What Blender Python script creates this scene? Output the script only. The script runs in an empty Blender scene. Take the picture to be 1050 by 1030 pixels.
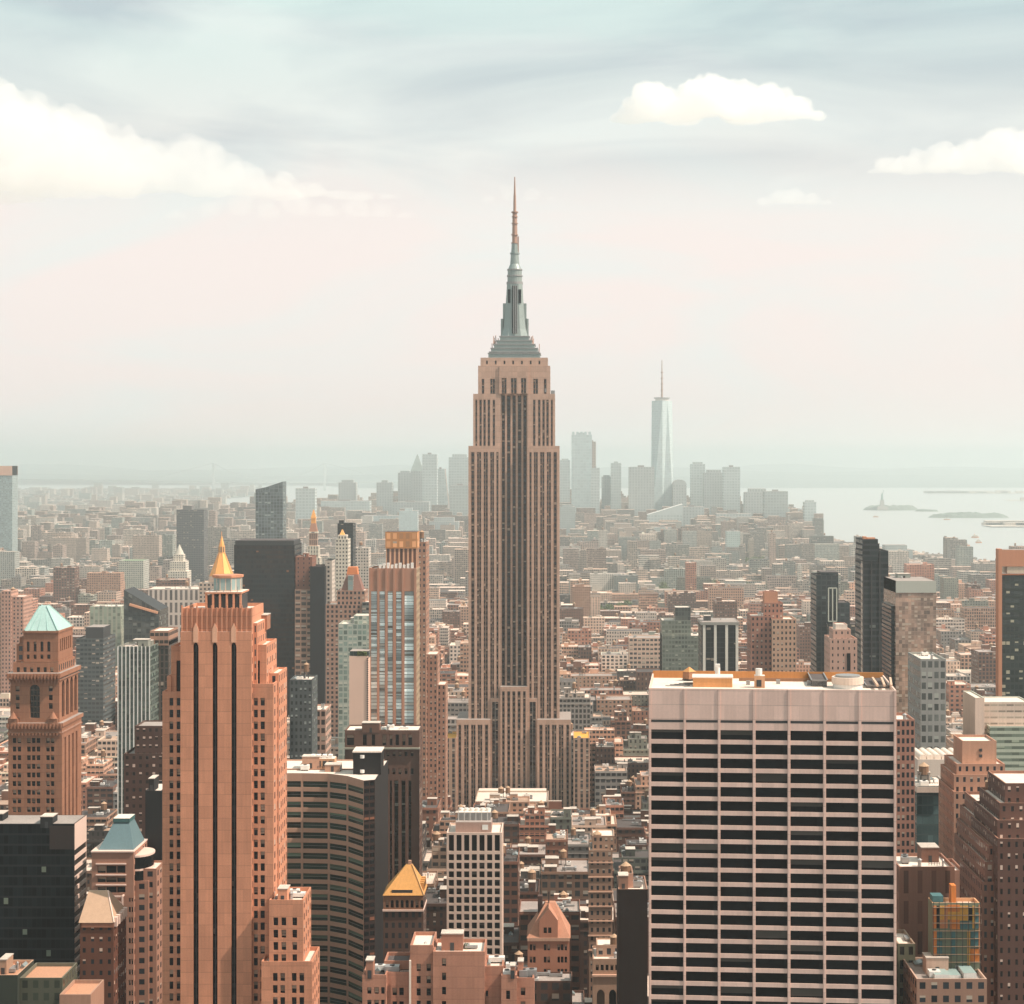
import bpy, bmesh, math, random
import numpy as np
from mathutils import Vector, noise as mnoise

# ------------------------------------------------------------------ camera, sky, sun, exposure
SC = bpy.context.scene
COL = SC.collection
FPX, CX, HY, EYE = 1945.0, 580.0, 475.0, 245.0       # focal length and principal point in photo pixels, eye height in metres


def wx(px, d):
    return (px - CX) * d / FPX


def wz(py, d):
    return EYE - (py - HY) * d / FPX


cam = bpy.data.cameras.new("camera")
cam.sensor_width = 36.0
cam.lens = 36.0 * FPX / 1050.0
cam.shift_x = -(CX - 525.0) / 1050.0
cam.shift_y = -(515.0 - HY) / 1050.0
cam.clip_start, cam.clip_end = 1.0, 200000.0
camo = bpy.data.objects.new("camera", cam)
COL.objects.link(camo)
camo.location = (0, 0, EYE)
camo.rotation_euler = (math.radians(90), 0, 0)
SC.camera = camo

SUN_EL, SUN_ROT = math.radians(50), math.radians(105)
w = bpy.data.worlds.new("World")
SC.world = w
w.use_nodes = True
nt = w.node_tree
nt.nodes.clear()


def wn(t, **k):
    n = nt.nodes.new(t)
    for a, b in k.items():
        setattr(n, a, b)
    return n


out = wn("ShaderNodeOutputWorld")
bg = wn("ShaderNodeBackground")
bg.inputs["Strength"].default_value = 0.085
sky = wn("ShaderNodeTexSky", sky_type="NISHITA")
sky.sun_disc = False
sky.sun_elevation, sky.sun_rotation = SUN_EL, SUN_ROT
sky.altitude, sky.air_density, sky.dust_density, sky.ozone_density = 250, 1.0, 3.0, 1.0
# a thin veil of high cloud over the blue: stretched noise on the dome, thicker towards the horizon
tc = wn("ShaderNodeTexCoord")
sep = wn("ShaderNodeSeparateXYZ")
nt.links.new(tc.outputs["Generated"], sep.inputs[0])
mp = wn("ShaderNodeMapping")
mp.inputs["Scale"].default_value = (2.0, 2.0, 9.0)
mp.inputs["Rotation"].default_value = (0.0, 0.10, 0.0)
nt.links.new(tc.outputs["Generated"], mp.inputs["Vector"])
nz = wn("ShaderNodeTexNoise")
nz.inputs["Scale"].default_value = 2.3
nz.inputs["Detail"].default_value = 6.0
nz.inputs["Roughness"].default_value = 0.5
nz.inputs["Distortion"].default_value = 0.6
nt.links.new(mp.outputs[0], nz.inputs["Vector"])
rmp = wn("ShaderNodeMapRange")
rmp.inputs["From Min"].default_value = 0.36
rmp.inputs["From Max"].default_value = 0.66
rmp.inputs["To Min"].default_value = 0.58
rmp.inputs["To Max"].default_value = 0.97
nt.links.new(nz.outputs["Fac"], rmp.inputs["Value"])
hor = wn("ShaderNodeMapRange")
hor.interpolation_type = "SMOOTHSTEP"
hor.inputs["From Min"].default_value = 0.235
hor.inputs["From Max"].default_value = 0.125
nt.links.new(sep.outputs["Z"], hor.inputs["Value"])
mx = wn("ShaderNodeMath", operation="MAXIMUM")
nt.links.new(rmp.outputs[0], mx.inputs[0])
nt.links.new(hor.outputs[0], mx.inputs[1])
veil = wn("ShaderNodeMix", data_type="RGBA")
veil.inputs["A"].default_value = (7.3, 9.0, 8.6, 1)          # veil seen high up
veil.inputs["B"].default_value = (10.1, 9.0, 8.5, 1)          # warm veil low over the horizon
low = wn("ShaderNodeMapRange")
low.interpolation_type = "SMOOTHSTEP"
low.inputs["From Min"].default_value = 0.26
low.inputs["From Max"].default_value = 0.10
nt.links.new(sep.outputs["Z"], low.inputs["Value"])
nt.links.new(low.outputs[0], veil.inputs["Factor"])
mix = wn("ShaderNodeMix", data_type="RGBA")
nt.links.new(mx.outputs[0], mix.inputs["Factor"])
nt.links.new(sky.outputs[0], mix.inputs["A"])
# drifting patches of cooler and warmer veil
nz2 = wn("ShaderNodeTexNoise")
nz2.inputs["Scale"].default_value = 3.1
nz2.inputs["Detail"].default_value = 7.0
nz2.inputs["Distortion"].default_value = 1.0
mp2 = wn("ShaderNodeMapping")
mp2.inputs["Scale"].default_value = (1.5, 1.5, 5.0)
mp2.inputs["Location"].default_value = (3.0, 1.0, 0.4)
nt.links.new(tc.outputs["Generated"], mp2.inputs["Vector"])
nt.links.new(mp2.outputs[0], nz2.inputs["Vector"])
pat = wn("ShaderNodeMapRange")
pat.inputs["From Min"].default_value = 0.45
pat.inputs["From Max"].default_value = 0.68
pat.inputs["To Max"].default_value = 0.75
nt.links.new(nz2.outputs["Fac"], pat.inputs["Value"])
veil2 = wn("ShaderNodeMix", data_type="RGBA")
veil2.inputs["B"].default_value = (8.9, 9.4, 9.0, 1)
nt.links.new(pat.outputs[0], veil2.inputs["Factor"])
nt.links.new(veil.outputs["Result"], veil2.inputs["A"])
nt.links.new(veil2.outputs["Result"], mix.inputs["B"])
nt.links.new(mix.outputs["Result"], bg.inputs["Color"])
nt.links.new(bg.outputs[0], out.inputs["Surface"])

sun = bpy.data.lights.new("sun", "SUN")
sun.energy, sun.angle, sun.color = 5.0, math.radians(0.5), (1.0, 0.86, 0.74)
suno = bpy.data.objects.new("sun", sun)
COL.objects.link(suno)
sdir = Vector((math.sin(SUN_ROT) * math.cos(SUN_EL), math.cos(SUN_ROT) * math.cos(SUN_EL), math.sin(SUN_EL)))
suno.rotation_euler = (-sdir).to_track_quat("-Z", "Y").to_euler()

SC.view_settings.view_transform = "Standard"
SC.view_settings.look = "None"
SC.view_settings.exposure = 0.24
SC.view_settings.gamma = 1.0
SC.cycles.volume_bounces = 20
SC.cycles.max_bounces = 20
SC.cycles.diffuse_bounces = 3
SC.cycles.glossy_bounces = 3
SC.cycles.use_denoising = True
# ------------------------------------------------------------------ haze and clouds
def setp(o, label=None, cat=None, group=None, kind=None):
    if label: o["label"] = label
    if cat: o["category"] = cat
    if group: o["group"] = group
    if kind: o["kind"] = kind
    return o


def vol_mat(name, colour, density, aniso):
    m = bpy.data.materials.new(name)
    m.use_nodes = True
    n = m.node_tree.nodes
    n.clear()
    o = n.new("ShaderNodeOutputMaterial")
    v = n.new("ShaderNodeVolumePrincipled")
    v.inputs["Color"].default_value = (*colour, 1)
    v.inputs["Density"].default_value = density
    v.inputs["Anisotropy"].default_value = aniso
    m.node_tree.links.new(v.outputs[0], o.inputs["Volume"])
    return m


HAZE_TOP = 462.0
bm = bmesh.new()
bmesh.ops.create_cube(bm, size=1.0)
for v in bm.verts:
    v.co = Vector((v.co.x * 60000, 25000 + v.co.y * 52000, -6.0 if v.co.z < 0 else HAZE_TOP))
me = bpy.data.meshes.new("haze")
bm.to_mesh(me)
bm.free()
hz = bpy.data.objects.new("haze", me)
COL.objects.link(hz)
hz["kind"] = "stuff"
me.materials.append(vol_mat("haze_air", (0.94, 1.0, 0.995), 0.00009, 0.62))



def cloud(label, d, lumps, seed, dens=0.012):
    """lumps: (px, py, radius px) of the puffs that make the cloud's outline; each gets a real depth"""
    rnd = random.Random(seed)
    bm = bmesh.new()
    k = d / FPX
    cx = sum(l[0] for l in lumps) / len(lumps)
    cy = sum(l[1] for l in lumps) / len(lumps)
    puffs = []
    for (px, py, r) in lumps:
        puffs.append((px, py, r))
        for _ in range(6):
            a = rnd.uniform(0.1, math.pi - 0.1)
            q = r * rnd.uniform(0.28, 0.55)
            puffs.append((px + math.cos(a) * r * rnd.uniform(0.6, 1.1), py - math.sin(a) * r * 0.75 + (r * 0.25 if rnd.random() < 0.3 else 0), q))
        puffs.append((px + rnd.uniform(-r, r), py + r * 0.35, r * 0.6))
    sz = max(l[2] for l in lumps) * k
    off = Vector((seed * 13.1, seed * 7.7, seed * 3.3))
    floor_ = -(sum((l[1] + l[2] * 0.45) * l[2] for l in lumps) / sum(l[2] for l in lumps) - cy) * k
    for (px, py, r) in puffs:
        b = bmesh.ops.create_icosphere(bm, subdivisions=4 if r > 14 else 3, radius=r * k)["verts"]
        c = Vector(((px - cx) * k, rnd.uniform(-1.0, 1.0) * r * k, -(py - cy) * k))
        for v in b:
            u = v.co.normalized()
            p = (v.co + c) / sz
            n, a, f = 0.0, 0.5, 2.6
            for _ in range(5):
                n += a * (0.62 - 2.0 * abs(mnoise.noise(p * f + off)))
                a *= 0.6
                f *= 2.1
            v.co = c + Vector((v.co.x, v.co.y, v.co.z * 0.85)) + u * n * (0.40 * r * k + 0.07 * sz)
            if v.co.z < floor_:
                v.co.z = floor_ + (v.co.z - floor_) * 0.3
    me = bpy.data.meshes.new("cumulus_cloud")
    bm.to_mesh(me)
    bm.free()
    o = bpy.data.objects.new("cumulus_cloud", me)
    COL.objects.link(o)
    o.location = (wx(cx, d), d, wz(cy, d))
    md = o.modifiers.new("r", "REMESH")
    md.mode, md.voxel_size = "VOXEL", 1.5 * k
    dg = bpy.context.evaluated_depsgraph_get()
    m2 = bpy.data.meshes.new_from_object(o.evaluated_get(dg))
    o.modifiers.clear()
    o.data = m2
    # drop the voids closed off inside the cloud: islands whose volume counts negative
    bm = bmesh.new()
    bm.from_mesh(m2)
    seen_, kill = set(), []
    for f0 in bm.faces:
        if f0.index in seen_:
            continue
        st, isl, vol = [f0], [], 0.0
        seen_.add(f0.index)
        while st:
            f = st.pop()
            isl.append(f)
            vs_ = [v.co for v in f.verts]
            for q in range(1, len(vs_) - 1):
                vol += vs_[0].dot(vs_[q].cross(vs_[q + 1]))
            for e in f.edges:
                for g in e.link_faces:
                    if g.index not in seen_:
                        seen_.add(g.index)
                        st.append(g)
        if vol < 0:
            kill += isl
    if kill:
        bmesh.ops.delete(bm, geom=kill, context="FACES")
    bmesh.ops.smooth_vert(bm, verts=bm.verts, factor=0.5, use_axis_x=True, use_axis_y=True, use_axis_z=True)
    bm.to_mesh(m2)
    bm.free()
    m2.materials.clear()
    m2.materials.append(vol_mat("cloud_vapour", (0.992, 0.972, 0.958), dens, 0.0))
    setp(o, label, "cloud")
    return o


cloud("long heaped bank of white cloud thinning to a tail over the gold-tipped tower", 9500, [(-70, 165, 70), (-20, 150, 62), (20, 150, 55), (60, 168, 48), (100, 170, 42), (130, 182, 40), (165, 180, 34), (190, 172, 30), (215, 190, 30), (250, 197, 25), (285, 202, 22), (318, 207, 18), (345, 211, 15), (372, 214, 12), (395, 217, 9), (40, 190, 34), (0, 185, 40)], 3, 0.0024)
cloud("compact bright white cumulus cloud floating high over the far spired tower", 9000, [(650, 118, 17), (672, 108, 24), (700, 116, 20), (725, 104, 25), (742, 99, 20), (765, 108, 24), (790, 110, 21), (815, 117, 16), (836, 124, 10), (710, 122, 14), (760, 122, 14)], 8, 0.0075)
cloud("flat white cloud cut by the frame edge above the harbour", 10000, [(910, 176, 14), (935, 172, 17), (965, 168, 20), (1000, 162, 22), (1022, 152, 18), (1045, 162, 26), (1080, 160, 30), (1110, 165, 25)], 12, 0.004)
cloud("small faint wisp of cloud below the compact white cumulus", 11000, [(785, 208, 7), (800, 203, 9), (815, 202, 10), (832, 206, 8), (848, 210, 5)], 15, 0.003)
cloud("thin pale veil of cloud trailing out beyond the heaped bank's tail", 10500, [(215, 215, 10), (245, 210, 12), (275, 217, 11), (305, 212, 13), (335, 219, 11), (365, 213, 12), (392, 219, 10), (415, 223, 7), (180, 224, 9)], 21, 0.0014)
cloud("faint wisp of cloud hanging beside the tall spire's needle", 11500, [(500, 205, 6), (522, 199, 9), (545, 201, 8), (566, 206, 5)], 27, 0.0012)
# ------------------------------------------------------------------ materials
class ND:
    """small helper round a material's node tree"""
    def __init__(s, name):
        s.m = bpy.data.materials.new(name)
        s.m.use_nodes = True
        s.t = s.m.node_tree
        s.b = s.t.nodes["Principled BSDF"]

    def n(s, t, **k):
        x = s.t.nodes.new(t)
        for a, b in k.items():
            setattr(x, a, b)
        return x

    def put(s, sock, v):
        if hasattr(v, "is_output"):
            s.t.links.new(v, sock)
        elif isinstance(v, (tuple, list)):
            sock.default_value = (*v, 1) if len(v) == 3 and sock.type == "RGBA" else v
        else:
            sock.default_value = v

    def ma(s, op, a, b=None, c=None):
        x = s.n("ShaderNodeMath", operation=op)
        for i, v in enumerate((a, b, c)):
            if v is not None:
                s.put(x.inputs[i], v)
        return x.outputs[0]

    def mix(s, f, a, b, blend="MIX"):
        x = s.n("ShaderNodeMix", data_type="RGBA", blend_type=blend)
        s.put(x.inputs["Factor"], f)
        s.put(x.inputs["A"], a)
        s.put(x.inputs["B"], b)
        return x.outputs["Result"]

    def noise(s, scale, detail=4, vec=None, rough=0.6):
        x = s.n("ShaderNodeTexNoise")
        x.inputs["Scale"].default_value = scale
        x.inputs["Detail"].default_value = detail
        x.inputs["Roughness"].default_value = rough
        if vec is not None:
            s.t.links.new(vec, x.inputs["Vector"])
        return x.outputs["Fac"]

    def pos(s, scale=(1, 1, 1)):
        g = s.n("ShaderNodeNewGeometry")
        m = s.n("ShaderNodeMapping")
        m.inputs["Scale"].default_value = scale
        s.t.links.new(g.outputs["Position"], m.inputs["Vector"])
        return m.outputs[0]

    def rng(s, v, a, b, c, d):
        x = s.n("ShaderNodeMapRange")
        s.put(x.inputs["Value"], v)
        for k, q in zip(("From Min", "From Max", "To Min", "To Max"), (a, b, c, d)):
            x.inputs[k].default_value = q
        return x.outputs[0]

    def attr(s, name="Col"):
        x = s.n("ShaderNodeAttribute", attribute_name=name)
        return x.outputs["Color"]

    def fin(s, base, rough=0.85, metal=0.0, spec=0.3):
        s.put(s.b.inputs["Base Color"], base)
        s.put(s.b.inputs["Roughness"], rough)
        s.put(s.b.inputs["Metallic"], metal)
        s.put(s.b.inputs["Specular IOR Level"], spec)
        return s.m


_M = {}


def weathered(d, base, amt=0.25, course=0.0):
    """uneven wall colour: broad patches, fine grain and vertical rain streaks; course = storey-high joint lines and slabs of slightly different tone"""
    a = d.noise(0.06, 5, d.pos())
    b = d.noise(1.0, 4, d.pos((1.3, 1.3, 0.05)))
    c = d.noise(2.2, 2, d.pos())
    f = d.ma("ADD", d.ma("MULTIPLY", a, 0.4), d.ma("ADD", d.ma("MULTIPLY", b, 0.35), d.ma("MULTIPLY", c, 0.25)))
    k = d.rng(f, 0.3, 0.7, 1.0 - amt, 1.0 + amt)
    if course:
        g = d.n("ShaderNodeNewGeometry")
        sp = d.n("ShaderNodeSeparateXYZ")
        d.t.links.new(g.outputs["Position"], sp.inputs[0])
        zz = d.ma("DIVIDE", sp.outputs[2], course)
        xx = d.ma("DIVIDE", d.ma("ADD", sp.outputs[0], sp.outputs[1]), course * 0.8)
        c = d.n("ShaderNodeCombineXYZ")
        d.t.links.new(d.ma("FLOOR", zz), c.inputs[0])
        d.t.links.new(d.ma("FLOOR", xx), c.inputs[1])
        w_ = d.n("ShaderNodeTexWhiteNoise", noise_dimensions="2D")
        d.t.links.new(c.outputs[0], w_.inputs["Vector"])
        line = d.ma("LESS_THAN", d.ma("FRACT", zz), 0.06)
        k = d.ma("MULTIPLY", k, d.ma("MULTIPLY", d.rng(w_.outputs["Value"], 0, 1, 0.93, 1.07), d.rng(line, 0, 1, 1.0, 0.8)))
    g = d.n("ShaderNodeVectorMath", operation="SCALE")
    d.put(g.inputs[0], base)
    d.t.links.new(k, g.inputs["Scale"])
    return g.outputs[0]


def plain(name, col, rough=0.85, metal=0.0, amt=0.2, spec=0.3, course=0.0):
    if name not in _M:
        d = ND(name)
        base = d.attr() if col is None else tuple(col)
        _M[name] = d.fin(weathered(d, base, amt, course), rough, metal, spec)
    return _M[name]


def facade(name, wall, glass=(0.02, 0.025, 0.03), wf=0.5, hf=0.5, span=None, lit=0.12, blind=(0.42, 0.34, 0.27), gr=0.12, amt=0.2, refl=0.5, roughwall=0.85, tint=None, var=(0.6, 1.5)):
    """wall with a window in every unit of its UV (u counts bays, v counts storeys); span colours the band between windows of a column;
    tint = second glass colour drifting in patches (what the panes mirror)"""
    if name in _M:
        return _M[name]
    d = ND(name)
    uv = d.n("ShaderNodeUVMap").outputs[0]
    sp = d.n("ShaderNodeSeparateXYZ")
    d.t.links.new(uv, sp.inputs[0])
    u, v = sp.outputs[0], sp.outputs[1]
    fu, fv = d.ma("FRACT", u), d.ma("FRACT", v)
    iu = d.ma("LESS_THAN", d.ma("ABSOLUTE", d.ma("SUBTRACT", fu, 0.5)), wf / 2) if wf < 1 else 1.0
    iv = d.ma("LESS_THAN", d.ma("ABSOLUTE", d.ma("SUBTRACT", fv, 0.5)), hf / 2) if hf < 1 else 1.0
    win = d.ma("MULTIPLY", iu, iv)
    cell = d.n("ShaderNodeCombineXYZ")
    d.t.links.new(d.ma("FLOOR", u), cell.inputs[0])
    d.t.links.new(d.ma("FLOOR", v), cell.inputs[1])
    oi = d.n("ShaderNodeObjectInfo")
    d.t.links.new(d.ma("MULTIPLY", oi.outputs["Random"], 91.0), cell.inputs[2])
    wnz = d.n("ShaderNodeTexWhiteNoise", noise_dimensions="3D")
    d.t.links.new(cell.outputs[0], wnz.inputs["Vector"])
    r = wnz.outputs["Value"]
    r2 = d.ma("FRACT", d.ma("MULTIPLY", r, 37.7))
    g = tuple(glass)
    if tint is not None:
        g = d.mix(d.rng(d.noise(0.05, 6, d.pos((1, 1, 0.6)), 0.7), 0.42, 0.62, 0, 1), tuple(glass), tuple(tint))
    gs = d.n("ShaderNodeVectorMath", operation="SCALE")
    d.put(gs.inputs[0], g)
    d.t.links.new(d.rng(r2, 0, 1, *var), gs.inputs["Scale"])
    # a blind pulled part of the way down some windows
    bl = d.ma("MULTIPLY", d.ma("LESS_THAN", r, lit), d.ma("GREATER_THAN", fv, d.rng(r2, 0, 1, 0.30, 0.65)))
    gcol = d.mix(bl, gs.outputs[0], tuple(blind))
    wcol = weathered(d, d.attr() if wall is None else tuple(wall), amt)
    if span is not None and not isinstance(iu, float):
        wcol = d.mix(iu, wcol, tuple(span))
    base = d.mix(win, wcol, gcol)
    clear = d.ma("MULTIPLY", win, d.ma("SUBTRACT", 1.0, bl))
    rough = d.rng(clear, 0, 1, roughwall, gr)
    _M[name] = d.fin(base, rough, 0.0, d.rng(clear, 0, 1, 0.25, refl))
    return _M[name]


def pane_mat(name, glass, blind=(0.45, 0.36, 0.29), share=0.35, refl=0.5, gr=0.1):
    """one window pane: dark glass, with a blind hanging to a different height in some of them"""
    if name in _M:
        return _M[name]
    d = ND(name)
    oi = d.n("ShaderNodeObjectInfo")
    ge = d.n("ShaderNodeNewGeometry")
    r = d.ma("FRACT", d.ma("ADD", oi.outputs["Random"], ge.outputs["Random Per Island"]))
    r2 = d.ma("FRACT", d.ma("MULTIPLY", r, 53.3))
    sp = d.n("ShaderNodeSeparateXYZ")
    d.t.links.new(d.n("ShaderNodeUVMap").outputs[0], sp.inputs[0])
    bl = d.ma("MULTIPLY", d.ma("LESS_THAN", r, share), d.ma("GREATER_THAN", sp.outputs[1], d.rng(r2, 0, 1, 0.15, 0.75)))
    gs = d.n("ShaderNodeVectorMath", operation="SCALE")
    d.put(gs.inputs[0], tuple(glass))
    d.t.links.new(d.rng(r2, 0, 1, 0.4, 1.7), gs.inputs["Scale"])
    b2 = d.n("ShaderNodeVectorMath", operation="SCALE")
    d.put(b2.inputs[0], tuple(blind))
    d.t.links.new(d.rng(r, 0, share, 0.3, 1.1), b2.inputs["Scale"])
    _M[name] = d.fin(d.mix(bl, gs.outputs[0], b2.outputs[0]), d.rng(bl, 0, 1, gr, 0.8), 0.0, d.rng(bl, 0, 1, refl, 0.2))
    return _M[name]


ROOF_PALE = plain("roof_pale_gravel", (0.74, 0.62, 0.53), 0.9, amt=0.28)
ROOF_GREY = plain("roof_grey_felt", (0.33, 0.28, 0.25), 0.9, amt=0.35)
ROOF_TAR = plain("roof_tar", (0.10, 0.08, 0.075), 0.85, amt=0.4)
ROOF_ANY = plain("roof_any", None, 0.9, amt=0.5)
WALL_ANY = facade("wall_any", None, glass=(0.035, 0.035, 0.035), wf=0.5, hf=0.52, lit=0.25, amt=0.25)
BRICK_ANY = plain("brick_any", None, 0.9, amt=0.22)
TANK_WOOD = plain("tank_wood", (0.22, 0.125, 0.075), 0.9, amt=0.35)
TANK_ROOF = plain("tank_roof", (0.46, 0.30, 0.19), 0.8, amt=0.25)
STEEL = plain("grey_steel", (0.34, 0.33, 0.32), 0.5, 0.5)
DARKSTEEL = plain("dark_steel", (0.05, 0.05, 0.05), 0.6, 0.2)
WHITEMETAL = plain("white_metal", (0.75, 0.71, 0.66), 0.6, 0.1)
COPPER = plain("green_copper", (0.36, 0.51, 0.475), 0.75, amt=0.22)
GOLD = plain("gilded_tiles", (0.92, 0.42, 0.12), 0.45, 0.25, amt=0.18)
TERRA = plain("terracotta_tiles", (0.46, 0.22, 0.14), 0.85, amt=0.25)
OCHRE = plain("ochre_tiles", (0.54, 0.27, 0.085), 0.8, amt=0.25)
DARKGLASS = plain("dark_glass", (0.005, 0.007, 0.008), 0.12, amt=0.35, spec=0.15)


# ------------------------------------------------------------------ mesh building
class MB:
    def __init__(s):
        s.v, s.f, s.mi, s.uv, s.c, s.mats = [], [], [], [], [], []

    def _m(s, mat):
        if mat not in s.mats:
            s.mats.append(mat)
        return s.mats.index(mat)

    def poly(s, pts, mat, uv=None, col=(0.5, 0.5, 0.5)):
        i = len(s.v)
        s.v.extend([tuple(p) for p in pts])
        s.f.append(tuple(range(i, i + len(pts))))
        s.mi.append(s._m(mat))
        s.uv.extend(uv if uv else [(0, 0)] * len(pts))
        s.c.append(col)

    def box(s, x0, x1, y0, y1, z0, z1, mat, top=None, bay=3.0, flo=3.5, col=(0.5, 0.5, 0.5), tcol=None, bottom=False):
        nf = max(1, round((z1 - z0) / flo)) if flo else 1
        nx = max(1, round((x1 - x0) / bay)) if bay else 1
        ny = max(1, round((y1 - y0) / bay)) if bay else 1
        for (a, b, n) in (((x0, y0), (x1, y0), nx), ((x1, y0), (x1, y1), ny), ((x1, y1), (x0, y1), nx), ((x0, y1), (x0, y0), ny)):
            s.poly([(a[0], a[1], z0), (b[0], b[1], z0), (b[0], b[1], z1), (a[0], a[1], z1)], mat, [(0, 0), (n, 0), (n, nf), (0, nf)], col)
        s.poly([(x0, y0, z1), (x1, y0, z1), (x1, y1, z1), (x0, y1, z1)], top or mat, None, tcol or col)
        if bottom:
            s.poly([(x0, y0, z0), (x0, y1, z0), (x1, y1, z0), (x1, y0, z0)], mat, None, col)

    def ring(s, x0, x1, y0, y1, z0, z1, t, mat, col=(0.5, 0.5, 0.5)):
        """parapet: top ring and inner faces (the outer face belongs to the wall below)"""
        o = [(x0, y0), (x1, y0), (x1, y1), (x0, y1)]
        n = [(x0 + t, y0 + t), (x1 - t, y0 + t), (x1 - t, y1 - t), (x0 + t, y1 - t)]
        for i in range(4):
            j = (i + 1) % 4
            s.poly([(*o[i], z1), (*o[j], z1), (*n[j], z1), (*n[i], z1)], mat, None, col)
            s.poly([(*n[j], z0), (*n[i], z0), (*n[i], z1), (*n[j], z1)], mat, None, col)

    def frustum(s, base, top, z0, z1, mat, cap=None, col=(0.5, 0.5, 0.5), bay=None, flo=None):
        n = len(base)
        for i in range(n):
            j = (i + 1) % n
            L = math.dist(base[i], base[j])
            a, h = (max(1, round(L / bay)), max(1, round((z1 - z0) / flo))) if bay else (1, 1)
            s.poly([(*base[i], z0), (*base[j], z0), (*top[j], z1), (*top[i], z1)], mat, [(0, 0), (a, 0), (a, h), (0, h)], col)
        s.poly([(*p, z1) for p in top], cap or mat, None, col)

    def cyl(s, cx, cy, r0, r1, z0, z1, mat, n=12, cap=None, col=(0.5, 0.5, 0.5)):
        a = [(math.cos(2 * math.pi * i / n), math.sin(2 * math.pi * i / n)) for i in range(n)]
        s.frustum([(cx + r0 * p, cy + r0 * q) for p, q in a], [(cx + r1 * p, cy + r1 * q) for p, q in a], z0, z1, mat, cap, col)

    def bar(s, p, q, t, mat, col=(0.5, 0.5, 0.5)):
        p, q = Vector(p), Vector(q)
        d = (q - p).normalized()
        a = d.cross(Vector((0, 0, 1)))
        if a.length < 1e-3:
            a = Vector((1, 0, 0))
        a.normalize()
        b = d.cross(a)
        a, b = a * t / 2, b * t / 2
        c = [a + b, b - a, -a - b, a - b]
        for i in range(4):
            j = (i + 1) % 4
            s.poly([p + c[j], p + c[i], q + c[i], q + c[j]], mat, None, col)
        s.poly([p + x for x in c], mat, None, col)
        s.poly([q + x for x in reversed(c)], mat, None, col)

    def build(s, name, parent=None, org=None, smooth=False):
        if not s.f:
            return None
        org = Vector(org if org is not None else (ORG.get(parent.name, (0, 0, 0)) if parent else (0, 0, 0)))
        me = bpy.data.meshes.new(name)
        me.from_pydata([(a - org.x, b - org.y, c - org.z) for a, b, c in s.v], [], s.f)
        for m in s.mats:
            me.materials.append(m)
        me.polygons.foreach_set("material_index", s.mi)
        l = me.uv_layers.new(name="UVMap")
        l.data.foreach_set("uv", np.array(s.uv, dtype=np.float32).ravel())
        at = me.attributes.new("Col", "FLOAT_COLOR", "FACE")
        at.data.foreach_set("color", np.array([(*c, 1) for c in s.c], dtype=np.float32).ravel())
        o = bpy.data.objects.new(name, me)
        COL.objects.link(o)
        if parent:
            o.parent = parent
        else:
            o.location = org
        return o


ORG = {}


def thing(name, label, cat, org, group=None):
    o = bpy.data.objects.new(name, None)
    COL.objects.link(o)
    o.location = org
    o.empty_display_size = 2
    ORG[o.name] = tuple(org)
    return setp(o, label, cat, group)


_PANE = {}


def pane(parent, cx, cy, cz, w, h, ux, uy, mat, name="window", bars=True, frame=None):
    """one window object: a pane with its sash bars, hung in an opening; equal windows share a mesh"""
    key = (round(w, 2), round(h, 2), ux, uy, mat.name, name, bars, frame.name if frame else "")
    me = _PANE.get(key)
    if me is None:
        b = MB()
        a, c = w / 2, h / 2
        P = lambda u, z, o=0.0: (u * ux + o * uy, u * uy - o * ux, z)
        b.poly([P(-a, -c), P(a, -c), P(a, c), P(-a, c)], mat, [(0, 0), (1, 0), (1, 1), (0, 1)])
        if bars:
            f = frame or DARKSTEEL
            t = 0.05
            for (u0, u1, z0, z1) in ((-a, a, -t, t), (-a, -a + 2 * t, -c, c), (a - 2 * t, a, -c, c)):
                b.poly([P(u0, z0, 0.05), P(u1, z0, 0.05), P(u1, z1, 0.05), P(u0, z1, 0.05)], f)
        o = b.build(name, None, (0, 0, 0))
        me = _PANE[key] = o.data
    else:
        o = bpy.data.objects.new(name, me)
        COL.objects.link(o)
    o.parent = parent
    g = ORG[parent.name]
    o.location = (cx - g[0], cy - g[1], cz - g[2])
    return o


class Windows:
    """collects the openings of one thing: its first 100 become window objects, the rest one stuff part"""
    def __init__(s, parent, mat, name="window", most=100, bars=True, frame=None):
        s.p, s.m, s.nm, s.most, s.bars, s.frame, s.l = parent, mat, name, most, bars, frame, []

    def add(s, c, w, h, u):
        s.l.append((c, w, h, u))

    def done(s):
        d0 = min([c[1] for c, *_ in s.l] or [0])
        s.l.sort(key=lambda q: (-(q[1] * q[2] > 1), -q[0][2] + (q[0][1] - d0) * 0.5))
        for c, w, h, u in s.l[:s.most]:
            pane(s.p, *c, w, h, u[0], u[1], s.m, s.nm, s.bars, s.frame)
        rest = s.l[s.most:]
        if rest:
            b = MB()
            for c, w, h, u in rest:
                a, k = w / 2, h / 2
                b.poly([(c[0] + x * u[0], c[1] + x * u[1], c[2] + z) for x, z in ((-a, -k), (a, -k), (a, k), (-a, k))], s.m, [(0, 0), (1, 0), (1, 1), (0, 1)])
            setp(b.build("further_" + s.nm + "s", s.p), kind="stuff")


def cuts(length, openings):
    out = [0.0]
    for a, b in openings:
        out += [a, b]
    return out + [length]


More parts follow.
